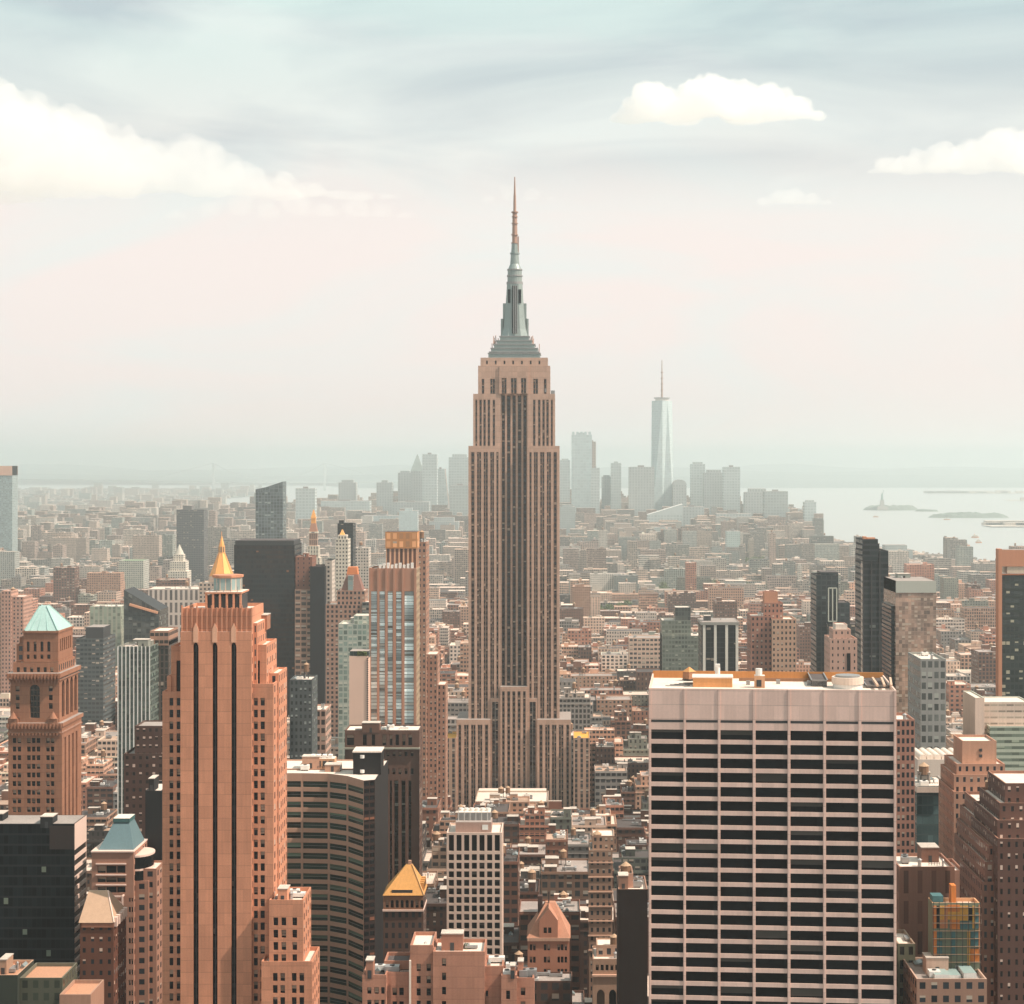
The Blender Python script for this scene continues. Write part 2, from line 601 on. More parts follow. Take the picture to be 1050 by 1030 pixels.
def holes(mb, o, u, us, vs, depth, mat, wins=None, skip=None, uvs=None, col=(0.5, 0.5, 0.5)):
    """a wall from o along u with real openings: us / vs are cut positions (solid, open, solid, ...); windows sit depth behind the face"""
    nx, ny = u[1], -u[0]
    P = lambda a, z, q=0.0: (o[0] + u[0] * a - nx * q, o[1] + u[1] * a - ny * q, z)
    for j in range(len(vs) - 1):
        z0, z1 = vs[j], vs[j + 1]
        if z1 - z0 < 1e-6:
            continue
        if j % 2 == 0:
            mb.poly([P(us[0], z0), P(us[-1], z0), P(us[-1], z1), P(us[0], z1)], mat, None, col)
            continue
        for i in range(len(us) - 1):
            a, b = us[i], us[i + 1]
            if b - a < 1e-6:
                continue
            if i % 2 == 0 or (skip and skip((i - 1) // 2, (j - 1) // 2)):
                mb.poly([P(a, z0), P(b, z0), P(b, z1), P(a, z1)], mat, None, col)
                continue
            mb.poly([P(a, z0), P(a, z0, depth), P(a, z1, depth), P(a, z1)], mat, None, col)
            mb.poly([P(b, z0, depth), P(b, z0), P(b, z1), P(b, z1, depth)], mat, None, col)
            mb.poly([P(a, z0), P(b, z0), P(b, z0, depth), P(a, z0, depth)], mat, None, col)
            mb.poly([P(a, z1, depth), P(b, z1, depth), P(b, z1), P(a, z1)], mat, None, col)
            if wins is not None:
                wins.add(P((a + b) / 2, (z0 + z1) / 2, depth), b - a, z1 - z0, u)


def rows(z0, n, step, lo, hi, top=None):
    """opening heights for n storeys"""
    return [(z0 + i * step + lo, z0 + i * step + hi) for i in range(n)]


def vcuts(z0, z1, openings):
    out = [z0]
    for a, b in openings:
        out += [a, b]
    return out + [z1]


def water_tank(parent, x, y, z, r=2.2, h=4.2, leg=2.5, n=10, roof=None, wood=None):
    b = MB()
    for sx in (-1, 1):
        for sy in (-1, 1):
            b.box(x + sx * r * 0.7 - 0.15, x + sx * r * 0.7 + 0.15, y + sy * r * 0.7 - 0.15, y + sy * r * 0.7 + 0.15, z, z + leg, DARKSTEEL)
    b.cyl(x, y, r * 1.05, r * 1.05, z + leg - 0.3, z + leg, DARKSTEEL, n)
    b.cyl(x, y, r, r * 0.95, z + leg, z + leg + h, wood or TANK_WOOD, n)
    b.cyl(x, y, r * 1.08, 0.05, z + leg + h, z + leg + h + r * 0.75, roof or TANK_ROOF, n)
    return b.build("water_tank", parent)


def roof_clutter(parent, x0, x1, y0, y1, z, rnd, n=4, tank=0, col=(0.4, 0.28, 0.2)):
    W, D = x1 - x0, y1 - y0
    for k in range(n):
        kind = rnd.choice(("bulkhead", "air_unit", "air_unit", "vent", "bulkhead", "duct", "skylight", "railing"))
        px, py = rnd.uniform(x0 + 0.12 * W, x1 - 0.12 * W), rnd.uniform(y0 + 0.15 * D, y1 - 0.15 * D)
        b = MB()
        if kind == "bulkhead":
            a, c, h = min(W * 0.16, rnd.uniform(2, 4)), min(D * 0.2, rnd.uniform(2, 4)), rnd.uniform(2.4, 4.5)
            k2 = rnd.uniform(0.6, 1.25)
            b.box(px - a, px + a, py - c, py + c, z, z + h, BRICK_ANY, ROOF_ANY, col=tuple(q * k2 for q in col), tcol=(0.5, 0.42, 0.36))
            b.box(px - a - 0.15, px + a + 0.15, py - c - 0.15, py + c + 0.15, z + h, z + h + 0.25, BRICK_ANY, ROOF_ANY, col=(0.4, 0.33, 0.28), tcol=(0.55, 0.47, 0.4))
            b.box(px - 0.5, px + 0.5, py - c - 0.06, py - c, z, z + 2.1, DARKSTEEL)
        elif kind == "air_unit":
            a, c, h = rnd.uniform(0.8, 2.2), rnd.uniform(0.8, 1.6), rnd.uniform(1.0, 2.0)
            b.box(px - a, px + a, py - c, py + c, z + 0.4, z + 0.4 + h, STEEL if rnd.random() < 0.5 else WHITEMETAL, bottom=True)
            for q in (-1, 1):
                b.box(px + q * a * 0.7 - 0.1, px + q * a * 0.7 + 0.1, py - c, py + c, z, z + 0.4, DARKSTEEL)
            b.cyl(px, py, 0.6, 0.6, z + 0.4 + h, z + 0.6 + h, DARKSTEEL, 8)
        elif kind == "duct":
            L, t, h = min(W * 0.3, rnd.uniform(3, 9)), rnd.uniform(0.3, 0.6), rnd.uniform(0.5, 1.3)
            q = rnd.choice((-1, 1))
            b.box(px - L / 2, px + L / 2, py - t, py + t, z + 0.3, z + 0.3 + h, STEEL, bay=0, flo=0, bottom=True)
            e = px + q * (L / 2 - t)
            b.box(e - t, e + t, py + t + 0.003, py + t + min(D * 0.2, 3), z + 0.3, z + 0.3 + h, STEEL, bay=0, flo=0, bottom=True)
            b.box(e - t, e + t, py - t * 0.8, py + t * 0.8, z, z + 0.297, DARKSTEEL, bay=0, flo=0)
        elif kind == "skylight":
            a, c = min(W * 0.12, rnd.uniform(0.8, 2.2)), min(D * 0.15, rnd.uniform(1, 3))
            b.box(px - a, px + a, py - c, py + c, z, z + 0.5, BRICK_ANY, bay=0, flo=0, col=(0.3, 0.24, 0.2))
            b.frustum([(px - a, py - c), (px + a, py - c), (px + a, py + c), (px - a, py + c)], [(px - 0.05, py - c), (px + 0.05, py - c), (px + 0.05, py + c), (px - 0.05, py + c)], z + 0.5, z + 1.2, plain("skylight_glass", (0.22, 0.26, 0.26), 0.2))
        elif kind == "railing":
            L = min(W * 0.35, rnd.uniform(3, 8))
            for s_ in (0.5, 1.0):
                b.bar((px - L / 2, py, z + s_), (px + L / 2, py, z + s_), 0.12, DARKSTEEL)
            for i in range(5):
                b.bar((px - L / 2 + L * i / 4, py, z), (px - L / 2 + L * i / 4, py, z + 1.05), 0.12, DARKSTEEL)
        else:
            r, h = rnd.uniform(0.25, 0.6), rnd.uniform(1.2, 3.0)
            b.cyl(px, py, r, r, z, z + h, STEEL, 8)
            b.cyl(px, py, r * 1.5, r * 0.3, z + h, z + h + 0.5, STEEL, 8)
        b.build(kind, parent)
    for k in range(tank):
        water_tank(parent, rnd.uniform(x0 + 0.25 * W, x1 - 0.25 * W), rnd.uniform(y0 + 0.3 * D, y1 - 0.3 * D), z, rnd.uniform(1.4, 2.0), rnd.uniform(2.8, 4.0), rnd.uniform(2, 4))


FOOT = []          # footprints taken by the buildings placed one by one: x0, x1, y0, y1, height


def arch(mb, o, u, a, b, z, mat, q=0.02, n=5, point=1.0):
    """rounds (or, with point > 1, points) the head of an opening a..b whose top is at z"""
    r, m = (b - a) / 2, (a + b) / 2
    nx, ny = u[1], -u[0]
    P = lambda t, h: (o[0] + u[0] * t - nx * q, o[1] + u[1] * t - ny * q, h)
    for sgn in (-1, 1):
        pts = [P(m + sgn * r, z)]
        arc = [(m + sgn * r * math.cos(t), z - r * point + r * point * math.sin(t)) for t in [math.pi / 2 * i / n for i in range(n + 1)]]
        pts += [P(*p) for p in arc]
        mb.poly(pts if sgn < 0 else list(reversed(pts)), mat)


class Tower:
    """a building given by the photo's pixels at its own distance; blocks share the one wall mesh and the one roof mesh"""
    def __init__(s, name, label, cat, x0, x1, yt, d, dep, mat, bay=3.2, flo=3.5, roof=None, col=(0.5, 0.4, 0.33), nick=None, par=1.0, group=None, build=True, tcol=None, base=0.0):
        s.d, s.mat, s.bay, s.flo, s.rm, s.col, s.par, s.tcol = d, mat, bay, flo, roof or ROOF_PALE, col, par, tcol or (0.6, 0.5, 0.43)
        s.X0, s.X1, s.Z, s.Y0, s.Y1 = wx(x0, d), wx(x1, d), wz(yt, d), d, d + dep
        s.root = thing(name, label, cat, ((s.X0 + s.X1) / 2, d + dep / 2, 0), group)
        s.nick = nick
        s.w, s.roofs = MB(), []
        s.px = (x0, x1, yt)
        if build:
            s.block(s.X0, s.X1, s.Y0, s.Y1, base, s.Z)
        FOOT.append((s.X0, s.X1, s.Y0, s.Y1, s.Z, s.nick, s.root.name))

    def block(s, X0, X1, Y0, Y1, z0, z1, mat=None, bay=None, flo=None, par=None, roof=None, col=None, faces="frbl"):
        m, p = mat or s.mat, s.par if par is None else par
        b, f = s.bay if bay is None else bay, s.flo if flo is None else flo
        c = col or s.col
        nf = max(1, round((z1 - z0) / f))
        for (k, a, q) in (("f", (X0, Y0), (X1, Y0)), ("r", (X1, Y0), (X1, Y1)), ("b", (X1, Y1), (X0, Y1)), ("l", (X0, Y1), (X0, Y0))):
            if k not in faces:
                continue
            n = max(1, round(math.dist(a, q) / b))
            s.w.poly([(*a, z0), (*q, z0), (*q, z1), (*a, z1)], m, [(0, 0), (n, 0), (n, nf), (0, nf)], c)
        s.top(X0, X1, Y0, Y1, z1, p, roof, c)

    def top(s, X0, X1, Y0, Y1, z1, p=1.0, roof=None, c=None):
        s.flat([(X0, Y0, z1 - p), (X1, Y0, z1 - p), (X1, Y1, z1 - p), (X0, Y1, z1 - p)], roof or s.rm)
        if p > 0:
            s.w.ring(X0, X1, Y0, Y1, z1 - p, z1, 0.4, BRICK_ANY, c or s.col)

    def pxblock(s, x0, x1, yt, d=None, dep=10, z0=0.0, **k):
        d = s.d if d is None else d
        s.block(wx(x0, d), wx(x1, d), d, d + dep, z0, wz(yt, d), **k)

    def flat(s, pts, mat):
        m = MB()
        m.poly(pts, mat, None, s.tcol)
        s.roofs.append(m.build("roof", s.root))
        ORG[s.roofs[-1].name] = ORG[s.root.name]

    def done(s, clutter=0, tank=0, seed=1):
        s.w.build("wall", s.root)
        if clutter or tank:
            roof_clutter(s.roofs[0], s.X0, s.X1, s.Y0, s.Y1, s.Z - s.par, random.Random(seed), clutter, tank, s.col)
        return s
# ------------------------------------------------------------------ the tall spired skyscraper
LIME = (0.52, 0.33, 0.245)
LIMESTONE = plain("limestone", LIME, 0.85, amt=0.2, course=3.75)
ESTRIP = facade("limestone_window_strip", (0.38, 0.26, 0.20), glass=(0.010, 0.010, 0.011), wf=0.66, hf=0.56, span=(0.15, 0.105, 0.08), lit=0.16, blind=(0.5, 0.36, 0.27))
EDARK = facade("dark_window_strip", (0.17, 0.125, 0.10), glass=(0.006, 0.007, 0.008), wf=0.7, hf=0.55, span=(0.07, 0.055, 0.048), lit=0.12, blind=(0.42, 0.32, 0.25))  # darker copy for recessed bays, the recess shade put into its colours
ESIDE = facade("limestone_side", LIME, wf=0.5, hf=0.62, span=(0.16, 0.11, 0.085))
MASTMETAL = plain("mast_metal", (0.30, 0.345, 0.325), 0.45, 0.3, amt=0.12)
ANTENNA = plain("antenna_steel", (0.42, 0.26, 0.20), 0.6, 0.2)

D0 = 1300.0
X = lambda p, d=D0: wx(p, D0)
Z = lambda y: wz(y, D0)
K0 = D0 / FPX
esb = thing("spired_skyscraper", "tallest limestone skyscraper with stepped shoulders, dark window strips and a needle spire", "skyscraper", (X(527), D0 + 20, 0))
wall = MB()
flip = lambda l: [(1054 - b, 1054 - a) for a, b in reversed(l)]


def face(x0, x1, yt, yb, Y, strips, top=3.0, bot=0.0, dark=False, nwin=None, depth=0.9):
    """one storeyed limestone face with recessed window strips, each strip a part"""
    z1, z0 = Z(yt), max(0.0, Z(yb)) if yb else 0.0
    o = (X(x0), Y)
    ops = [(X(a) - X(x0), X(b) - X(x0)) for a, b in strips]
    us, vs = cuts(X(x1) - X(x0), ops), vcuts(z0, z1, [(z0 + bot, z1 - top)])
    holes(wall, o, (1, 0), us, vs, depth, LIMESTONE)
    for i, (a, b) in enumerate(ops):
        m = MB()
        n = max(1, round((b - a) / 1.72))
        h = max(1, round((vs[2] - vs[1]) / 3.75))
        m.poly([(o[0] + a, Y + depth, vs[1]), (o[0] + b, Y + depth, vs[1]), (o[0] + b, Y + depth, vs[2]), (o[0] + a, Y + depth, vs[2])],
               EDARK if dark else ESTRIP, [(0, 0), (n, 0), (n, h), (0, h)])
        # slim mullions standing between the windows of a strip
        for k in range(1, n):
            u = o[0] + a + (b - a) * k / n
            m.box(u - 0.13, u + 0.13, Y + depth - 0.35, Y + depth - 0.01, vs[1], vs[2], LIMESTONE if not dark else STEEL, bay=0, flo=0)
        m.build("window_strip", esb)


def slab(x0, x1, y0, y1, yt, yb=None, faces="rbl", rf=None):
    z1, z0 = Z(yt), Z(yb) if yb else 0.0
    nf = max(1, round((z1 - z0) / 3.75))
    a, b = X(x0), X(x1)
    for k, p, q in (("f", (a, y0), (b, y0)), ("r", (b, y0), (b, y1)), ("b", (b, y1), (a, y1)), ("l", (a, y1), (a, y0))):
        if k in faces:
            n = max(1, round(math.dist(p, q) / 3.4))
            wall.poly([(*p, z0), (*q, z0), (*q, z1), (*p, z1)], ESIDE, [(0, 0), (n, 0), (n, nf), (0, nf)])
    rm = MB()
    rm.poly([(a, y0, z1), (b, y0, z1), (b, y1, z1), (a, y1, z1)], rf or ROOF_GREY)
    rm.build("roof", esb)


LW = [(482.8, 486.6), (489.0, 493.4), (495.8, 500.2), (502.6, 506.6), (508.9, 511.2)]
# lower wings, low centre, main wings, recessed centre
LOW = [(470.4, 473.4), (476.2, 481.0), (483.4, 488.0), (490.2, 495.0), (497.4, 501.0)]
for s, (a, b) in ((LOW, (468.6, 503.0)), (flip(LOW), (551.0, 585.4))):
    face(a, b, 737, None, 1294, s, 3.4)
    slab(a, b, 1294, 1336, 737)
face(503.0, 513.3, 716, None, 1299, [(504.6, 511.0)], 2.5, dark=True)
slab(503.0, 513.3, 1299, 1320, 716, faces="")
face(540.7, 551.0, 716, None, 1299, [(543.0, 549.4)], 2.5, dark=True)
slab(540.7, 551.0, 1299, 1320, 716, faces="")
face(513.3, 540.7, 704, None, 1297, [(514.8, 517.8), (520.0, 523.4), (525.3, 528.7), (530.6, 534.0), (536.2, 539.2)], 3.0)
slab(513.3, 540.7, 1297, 1318, 704, faces="rl")
for s, (a, b) in ((LW, (480.3, 513.3)), (flip(LW), (540.7, 573.7))):
    face(a, b, 457.5, 737, 1300, s, 4.2)
    slab(a, b, 1300, 1341, 457.5, 737)
# window bays of the wing's own inner reveal, then the sunken centre
face(513.3, 540.7, 404, 704, 1304.5, [(514.2, 517.6), (519.5, 523.3), (525.2, 528.8), (530.7, 534.5), (536.4, 539.8)], 1.0, dark=True)
slab(513.3, 540.7, 1304.5, 1341, 404, 704, faces="b")
wall.poly([(X(513.3), 1300, Z(704)), (X(513.3), 1304.5, Z(704)), (X(513.3), 1304.5, Z(457)), (X(513.3), 1300, Z(457))], LIMESTONE)
wall.poly([(X(540.7), 1304.5, Z(704)), (X(540.7), 1300, Z(704)), (X(540.7), 1300, Z(457)), (X(540.7), 1304.5, Z(457))], LIMESTONE)
# upper shaft above the shoulders
UP = [(487.2, 489.2), (491.3, 493.9), (495.4, 498.0), (499.8, 502.4), (505.0, 507.6)]
for s, (a, b) in ((UP, (485.0, 511.8)), (flip(UP), (542.2, 569.0))):
    face(a, b, 404, 457.5, 1302, s, 4.0)
    slab(a, b, 1302, 1339, 404, 457.5)
face(511.8, 542.2, 386, 404, 1301.4, [(514.2, 519.4), (523.6, 529.8), (534.0, 539.6)], 1.2)
face(511.8, 513.3, 404, 457.5, 1302, [])
face(540.7, 542.2, 404, 457.5, 1302, [])
for s, (a, b) in (([(493.6, 496.4), (502.4, 507.4)], (490.0, 511.8)), ([(546.6, 551.6), (557.6, 560.4)], (542.2, 564.0))):
    face(a, b, 375, 404, 1303, s, 9.0)
    slab(a, b, 1303, 1338, 375, 404)
face(511.8, 542.2, 375, 386, 1302.2, [])
slab(511.8, 542.2, 1302.2, 1338, 375, 404, faces="rbl")
face(492.4, 561.6, 366.6, 375, 1304.5, [(498 + 9 * i, 500 + 9 * i) for i in range(7)], 2.0, 1.0)
slab(492.4, 561.6, 1304.5, 1337, 366.6, 375)


wall.build("wall", esb)
# crown: stepped metal tiers with railings
yc = 1320.5
b = MB()
for x0, x1, yb, yt, hd in ((500.5, 553.5, 366.6, 361.5, 15.4), (501.8, 552.2, 361.5, 360.0, 14.5), (503.2, 550.8, 360.0, 356.2, 13.6), (506.0, 548.0, 356.2, 352.0, 12), (509.0, 545.0, 352.0, 348.0, 10.4), (512.0, 542.0, 348.0, 343.5, 9)):
    b.box(X(x0), X(x1), yc - hd, yc + hd, Z(yb), Z(yt) - 0.6, MASTMETAL, flo=0, bay=0)
    b.box(X(x0) - 0.5, X(x1) + 0.5, yc - hd - 0.5, yc + hd + 0.5, Z(yt) - 0.6, Z(yt), STEEL, flo=0, bay=0, bottom=True)
crown = b.build("crown", esb)
ORG[crown.name] = ORG[esb.name]
b = MB()
prof = [(343.5, 13.6), (336, 11.8), (325, 10.4), (312, 9.4), (300, 8.6), (289, 8.0)]
for (ya, ra), (yb2, rb) in zip(prof, prof[1:]):
    oct_ = lambda r: [(X(527) + r * K0 * c * q, yc + r * K0 * e * q) for c, e, q in ((-1, -.5, 1), (-.5, -1, 1), (.5, -1, 1), (1, -.5, 1), (1, .5, 1), (.5, 1, 1), (-.5, 1, 1), (-1, .5, 1))]
    b.frustum(oct_(ra), oct_(rb), Z(ya), Z(yb2), MASTMETAL)
for r, ya, yb2 in ((8.6, 289, 286.5), (7.6, 286.5, 281), (8.2, 281, 279.5), (7.4, 279.5, 274.5), (8.0, 274.5, 273.2)):
    b.cyl(X(527), yc, r * K0, r * K0, Z(ya), Z(yb2), MASTMETAL if r < 8 else STEEL, 20)
for r, r2, ya, yb2 in ((7.0, 4.8, 273.2, 268), (4.8, 4.1, 268, 257)):
    b.cyl(X(527), yc, r * K0, r2 * K0, Z(ya), Z(yb2), MASTMETAL, 16)
mast = b.build("mast", esb)
ORG[mast.name] = ORG[esb.name]
b = MB()
for k in (-1, 0, 1):
    b.poly([(X(527 + k * 1.7 - 0.7), yc - 14.0 * K0, Z(341)), (X(527 + k * 1.7 + 0.7), yc - 14.0 * K0, Z(341)),
            (X(527 + k * 1.7 + 0.7), yc - 8.6 * K0, Z(291)), (X(527 + k * 1.7 - 0.7), yc - 8.6 * K0, Z(291))], DARKGLASS)
    b.bar((X(527 + k * 1.7 + 0.95), yc - 14.6 * K0, Z(341)), (X(527 + k * 1.7 + 0.95), yc - 8.5 * K0, Z(291)), 0.5, STEEL)
b.build("glass_strip", mast)
for sx in (-1, 1):
    b = MB()
    b.box(X(527 + sx * 5.6) - 0.9, X(527 + sx * 5.6) + 0.9, yc - 9.7 * K0, yc - 5.0 * K0, Z(309), Z(295), DARKGLASS, flo=0, bay=0)
    b.box(X(527 + sx * 10.6) - 1.1, X(527 + sx * 10.6) + 1.1, yc - 2.5, yc + 2.5, Z(343), Z(309), MASTMETAL, flo=0, bay=0)
    b.box(X(527 + sx * 12.9) - 1.0, X(527 + sx * 12.9) + 1.0, yc - 2.5, yc + 2.5, Z(343), Z(325), MASTMETAL, flo=0, bay=0)
    b.build("mast_window", mast)
b = MB()
for r, r2, ya, yb2 in ((3.8, 3.2, 257, 246), (5.0, 5.0, 257.5, 256), (2.7, 2.6, 246, 230), (3.8, 3.8, 246.5, 245.4), (3.6, 3.6, 238, 236.6), (2.5, 2.2, 230, 214), (3.4, 3.4, 226, 225), (3.2, 3.2, 219, 218.2), (3.6, 3.6, 214.4, 213.2), (1.6, 1.3, 213.2, 196), (1.1, 0.5, 196, 177)):
    b.cyl(X(527), yc, r * K0, r2 * K0, Z(ya), Z(yb2), ANTENNA if yb2 < 246 else MASTMETAL, 8)
for i in range(14):
    y = 247 - i * 2.4
    b.box(X(527 - 2.7), X(527 + 2.7), yc - 0.3, yc + 0.3, Z(y), Z(y) + 0.35, ANTENNA, flo=0, bay=0, bottom=True)
b.bar((X(530.6), yc, Z(256)), (X(530.6), yc, Z(239)), 0.9, ANTENNA)
b.build("antenna", esb)
rnd = random.Random(4)
for i in range(16):
    px = rnd.choice((-1, 1)) * rnd.uniform(16, 30) + 527
    base = 366.6 if abs(px - 527) > 26 else (361 if abs(px - 527) > 23 else 353)
    b = MB()
    b.bar((X(px), yc - rnd.uniform(-9, 12), Z(base)), (X(px), yc - rnd.uniform(0, 9), Z(base - rnd.uniform(4, 11))), 0.5, ANTENNA)
    b.build("aerial", crown)
for px, yy in ((498.5, 404), (560.5, 402), (555, 403), (566.8, 404)):
    b = MB()
    b.box(X(px) - 1.4, X(px) + 1.4, 1303.5, 1306, Z(yy) - 0.2, Z(yy) + 2.4, STEEL, flo=0, bay=0)
    b.build("air_unit", esb)
FOOT.append((X(466), X(588), 1290, 1342, Z(457), "the tallest spired skyscraper", esb.name))
# ------------------------------------------------------------------ foreground buildings, each at its own distance
PANE = pane_mat("pane_dark", (0.008, 0.009, 0.010), blind=(0.42, 0.29, 0.21), share=0.4, refl=0.25)
PANE_BIG = pane_mat("pane_black", (0.004, 0.005, 0.006), blind=(0.075, 0.065, 0.055), share=0.2, refl=0.08)
PANE_GREEN = pane_mat("pane_green", (0.016, 0.032, 0.024), blind=(0.15, 0.22, 0.15), share=0.45, refl=0.3)
PANE_TEAL = pane_mat("pane_teal", (0.72, 0.84, 0.83), blind=(0.55, 0.55, 0.5), share=0.25, refl=0.8, gr=0.08)


def px_open(x0, d, l):
    return [(wx(a, d) - wx(x0, d), wx(b, d) - wx(x0, d)) for a, b in l]


# ---- pale slab with a grid of wide dark windows
d = 500.0
T = Tower("office_slab", "broad pale stone office slab, wide black windows between white bands", "office building", 665.2, 918, 707, d, 36, plain("travertine", (0.72, 0.50, 0.42), 0.7, amt=0.14, course=3.77), build=False, col=(0.68, 0.50, 0.41), nick="the broad pale slab", par=1.2)
TRAV = T.mat
X = lambda p: wx(p, d)
Z = lambda y: wz(y, d)
ops = px_open(665.2, d, [(667.9, 700.9), (703.6, 736.2), (739.0, 771.9), (774.9, 807.5), (810.5, 843.7), (846.7, 879.3), (882.6, 915.2)])
us = cuts(T.X1 - T.X0, ops)
wv = []
y = 749.4
while Z(y + 11) > 4:
    wv.append((Z(y + 10.1), Z(y)))
    y += 14.63
wv = list(reversed(wv)) + [(Z(741.8), Z(739.2))]
win = Windows(T.root, PANE_BIG, bars=False)
win2 = Windows(T.root, PANE_BIG, "louvre_slot", bars=False)
holes(T.w, (T.X0, d), (1, 0), us, vcuts(0, T.Z, wv[:-1]), 0.28, TRAV, win)
for a, b in ops:
    m = MB()
    m.box(T.X0 + a, T.X0 + b, d - 0.03, d + 0.2, wv[-1][0], wv[-1][1], DARKSTEEL, bay=0, flo=0)
    m.build("louvre_slot", T.root)
win.done()
# column ribs stand proud of the bands, with a shadow joint each side
xs = [0.0] + [v for ab in ops for v in ab] + [T.X1 - T.X0]
for i in range(8):
    a, b = T.X0 + xs[2 * i], T.X0 + xs[2 * i + 1]
    m = MB()
    m.box(a + 0.12, b - 0.12, d - 0.22, d - 0.004, 0, T.Z - 0.004, TRAV, bay=0, flo=0)
    m.build("column_rib", T.root)
T.block(T.X0, T.X1, T.Y0, T.Y1, 0, T.Z, faces="rbl", mat=facade("pale_slab_side", (0.68, 0.50, 0.41), glass=(0.008, 0.01, 0.012), wf=0.88, hf=0.66), bay=9, flo=3.77)
zr = T.Z - 1.2
m = MB()
m.box(X(665.8), X(917.4), T.Y1 - 0.9, T.Y1 - 0.5, zr, zr + 2.0, plain("orange_parapet", (0.52, 0.22, 0.07), 0.8), bay=0, flo=0)
m.build("parapet_screen", T.root)
rd = lambda y, h=0.0: (EYE - zr - h) * FPX / (y - HY)        # distance of a roof point seen at photo row y
RUST = plain("rust_orange", (0.62, 0.29, 0.11), 0.8, amt=0.25)
D = 529.0
water_tank(T.root, wx(699, D), D, zr, 1.8, 2.0, 0.5, 4, roof=RUST, wood=plain("rust_brown", (0.32, 0.15, 0.08), 0.85))
m = MB()
D = 513.5
m.box(wx(707, D), wx(747.5, D), D, D + 7, zr, zr + 2.5, RUST, ROOF_PALE, bay=0, flo=0)
m.box(wx(707, D) - 0.2, wx(747.5, D) + 0.2, D - 0.2, D + 7.2, zr + 2.5, zr + 2.8, ROOF_PALE, bay=0, flo=0)
m.build("penthouse", T.root)
m = MB()
m.box(wx(770, D), wx(780.5, D), D - 1, D + 2, zr, zr + 3.3, plain("tan_brick", (0.55, 0.30, 0.17), 0.85), ROOF_PALE, bay=0, flo=0)
m.box(wx(772, D), wx(777, D), D - 1.1, D - 1.0, zr + 0.4, zr + 2.2, DARKSTEEL, bay=0, flo=0)
m.cyl(wx(774.5, D), D, 0.9, 0.9, zr + 3.3, zr + 5.2, WHITEMETAL, 10)
m.build("chimney", T.root)
m = MB()
m.cyl(wx(729, 526), 526, 0.7, 0.7, zr, zr + 4.2, WHITEMETAL, 10)
m.box(wx(726.5, 526), wx(731.5, 526), 525.4, 526.6, zr + 4.2, zr + 5.0, WHITEMETAL, bay=0, flo=0)
m.build("vent", T.root)
m = MB()
for i in range(5):
    m.bar((wx(678, 517) + i * 1.2, 514 + i * 1.7, zr + 0.3), (wx(700, 517) + i * 0.8, 513.4 + i * 2.0, zr + 0.3), 0.25, DARKSTEEL if i % 2 else STEEL)
m.build("pipe_run", T.root)
m = MB()
m.box(wx(750, 529), wx(862, 529), 528.6, 528.9, zr, zr + 0.9, plain("rail_brown", (0.30, 0.15, 0.08), 0.8), bay=0, flo=0)
m.build("guard_rail", T.root)
for xa, xb, ya, yb, h in ((828, 843, 704.0, 696, 1.5), (884, 906, 705.0, 694, 0.5)):  # low boxes coloured dark in place of a gloomy shaft and trench
    m = MB()
    A, B = rd(ya), rd(yb)
    m.box(wx(xa, A), wx(xb, A), A, B, zr, zr + h, DARKSTEEL, ROOF_TAR, bay=0, flo=0)
    m.ring(wx(xa, A) - 0.3, wx(xb, A) + 0.3, A - 0.3, B + 0.3, zr, zr + h + 0.4, 0.3, STEEL)
    m.build("roof_hatch", T.root)
m = MB()
m.cyl(wx(864.5, 515), 515, 4.0, 4.0, zr, zr + 1.2, WHITEMETAL, 28)
m.cyl(wx(864.5, 515), 515, 4.3, 4.3, zr + 1.2, zr + 3.0, plain("cooling_cream", (0.66, 0.52, 0.43), 0.7), 28)
m.cyl(wx(864.5, 515), 515, 3.3, 3.3, zr + 3.0, zr + 3.5, STEEL, 28)
m.build("cooling_tower", T.root)
for i in range(3):
    m = MB()
    m.bar((wx(896 + i * 7, 510), 509.5, zr + 1.3), (wx(886 + i * 9, 528), 527.5, zr + 1.3), 0.55, plain("beam_tan", (0.62, 0.42, 0.30), 0.8))
    m.build("steel_beam", T.root)
for xa, yy in ((822, 520), (876, 524), (760, 519), (790, 522)):
    m = MB()
    m.box(wx(xa, yy), wx(xa + 4, yy), yy, yy + 1, zr, zr + 1.2, STEEL, bay=0, flo=0)
    m.build("air_unit", T.root)
T.done()
T.root.rotation_euler.z = math.radians(-4.2)       # this block stands a little off the others' grid
T.root.location.x += 1.3

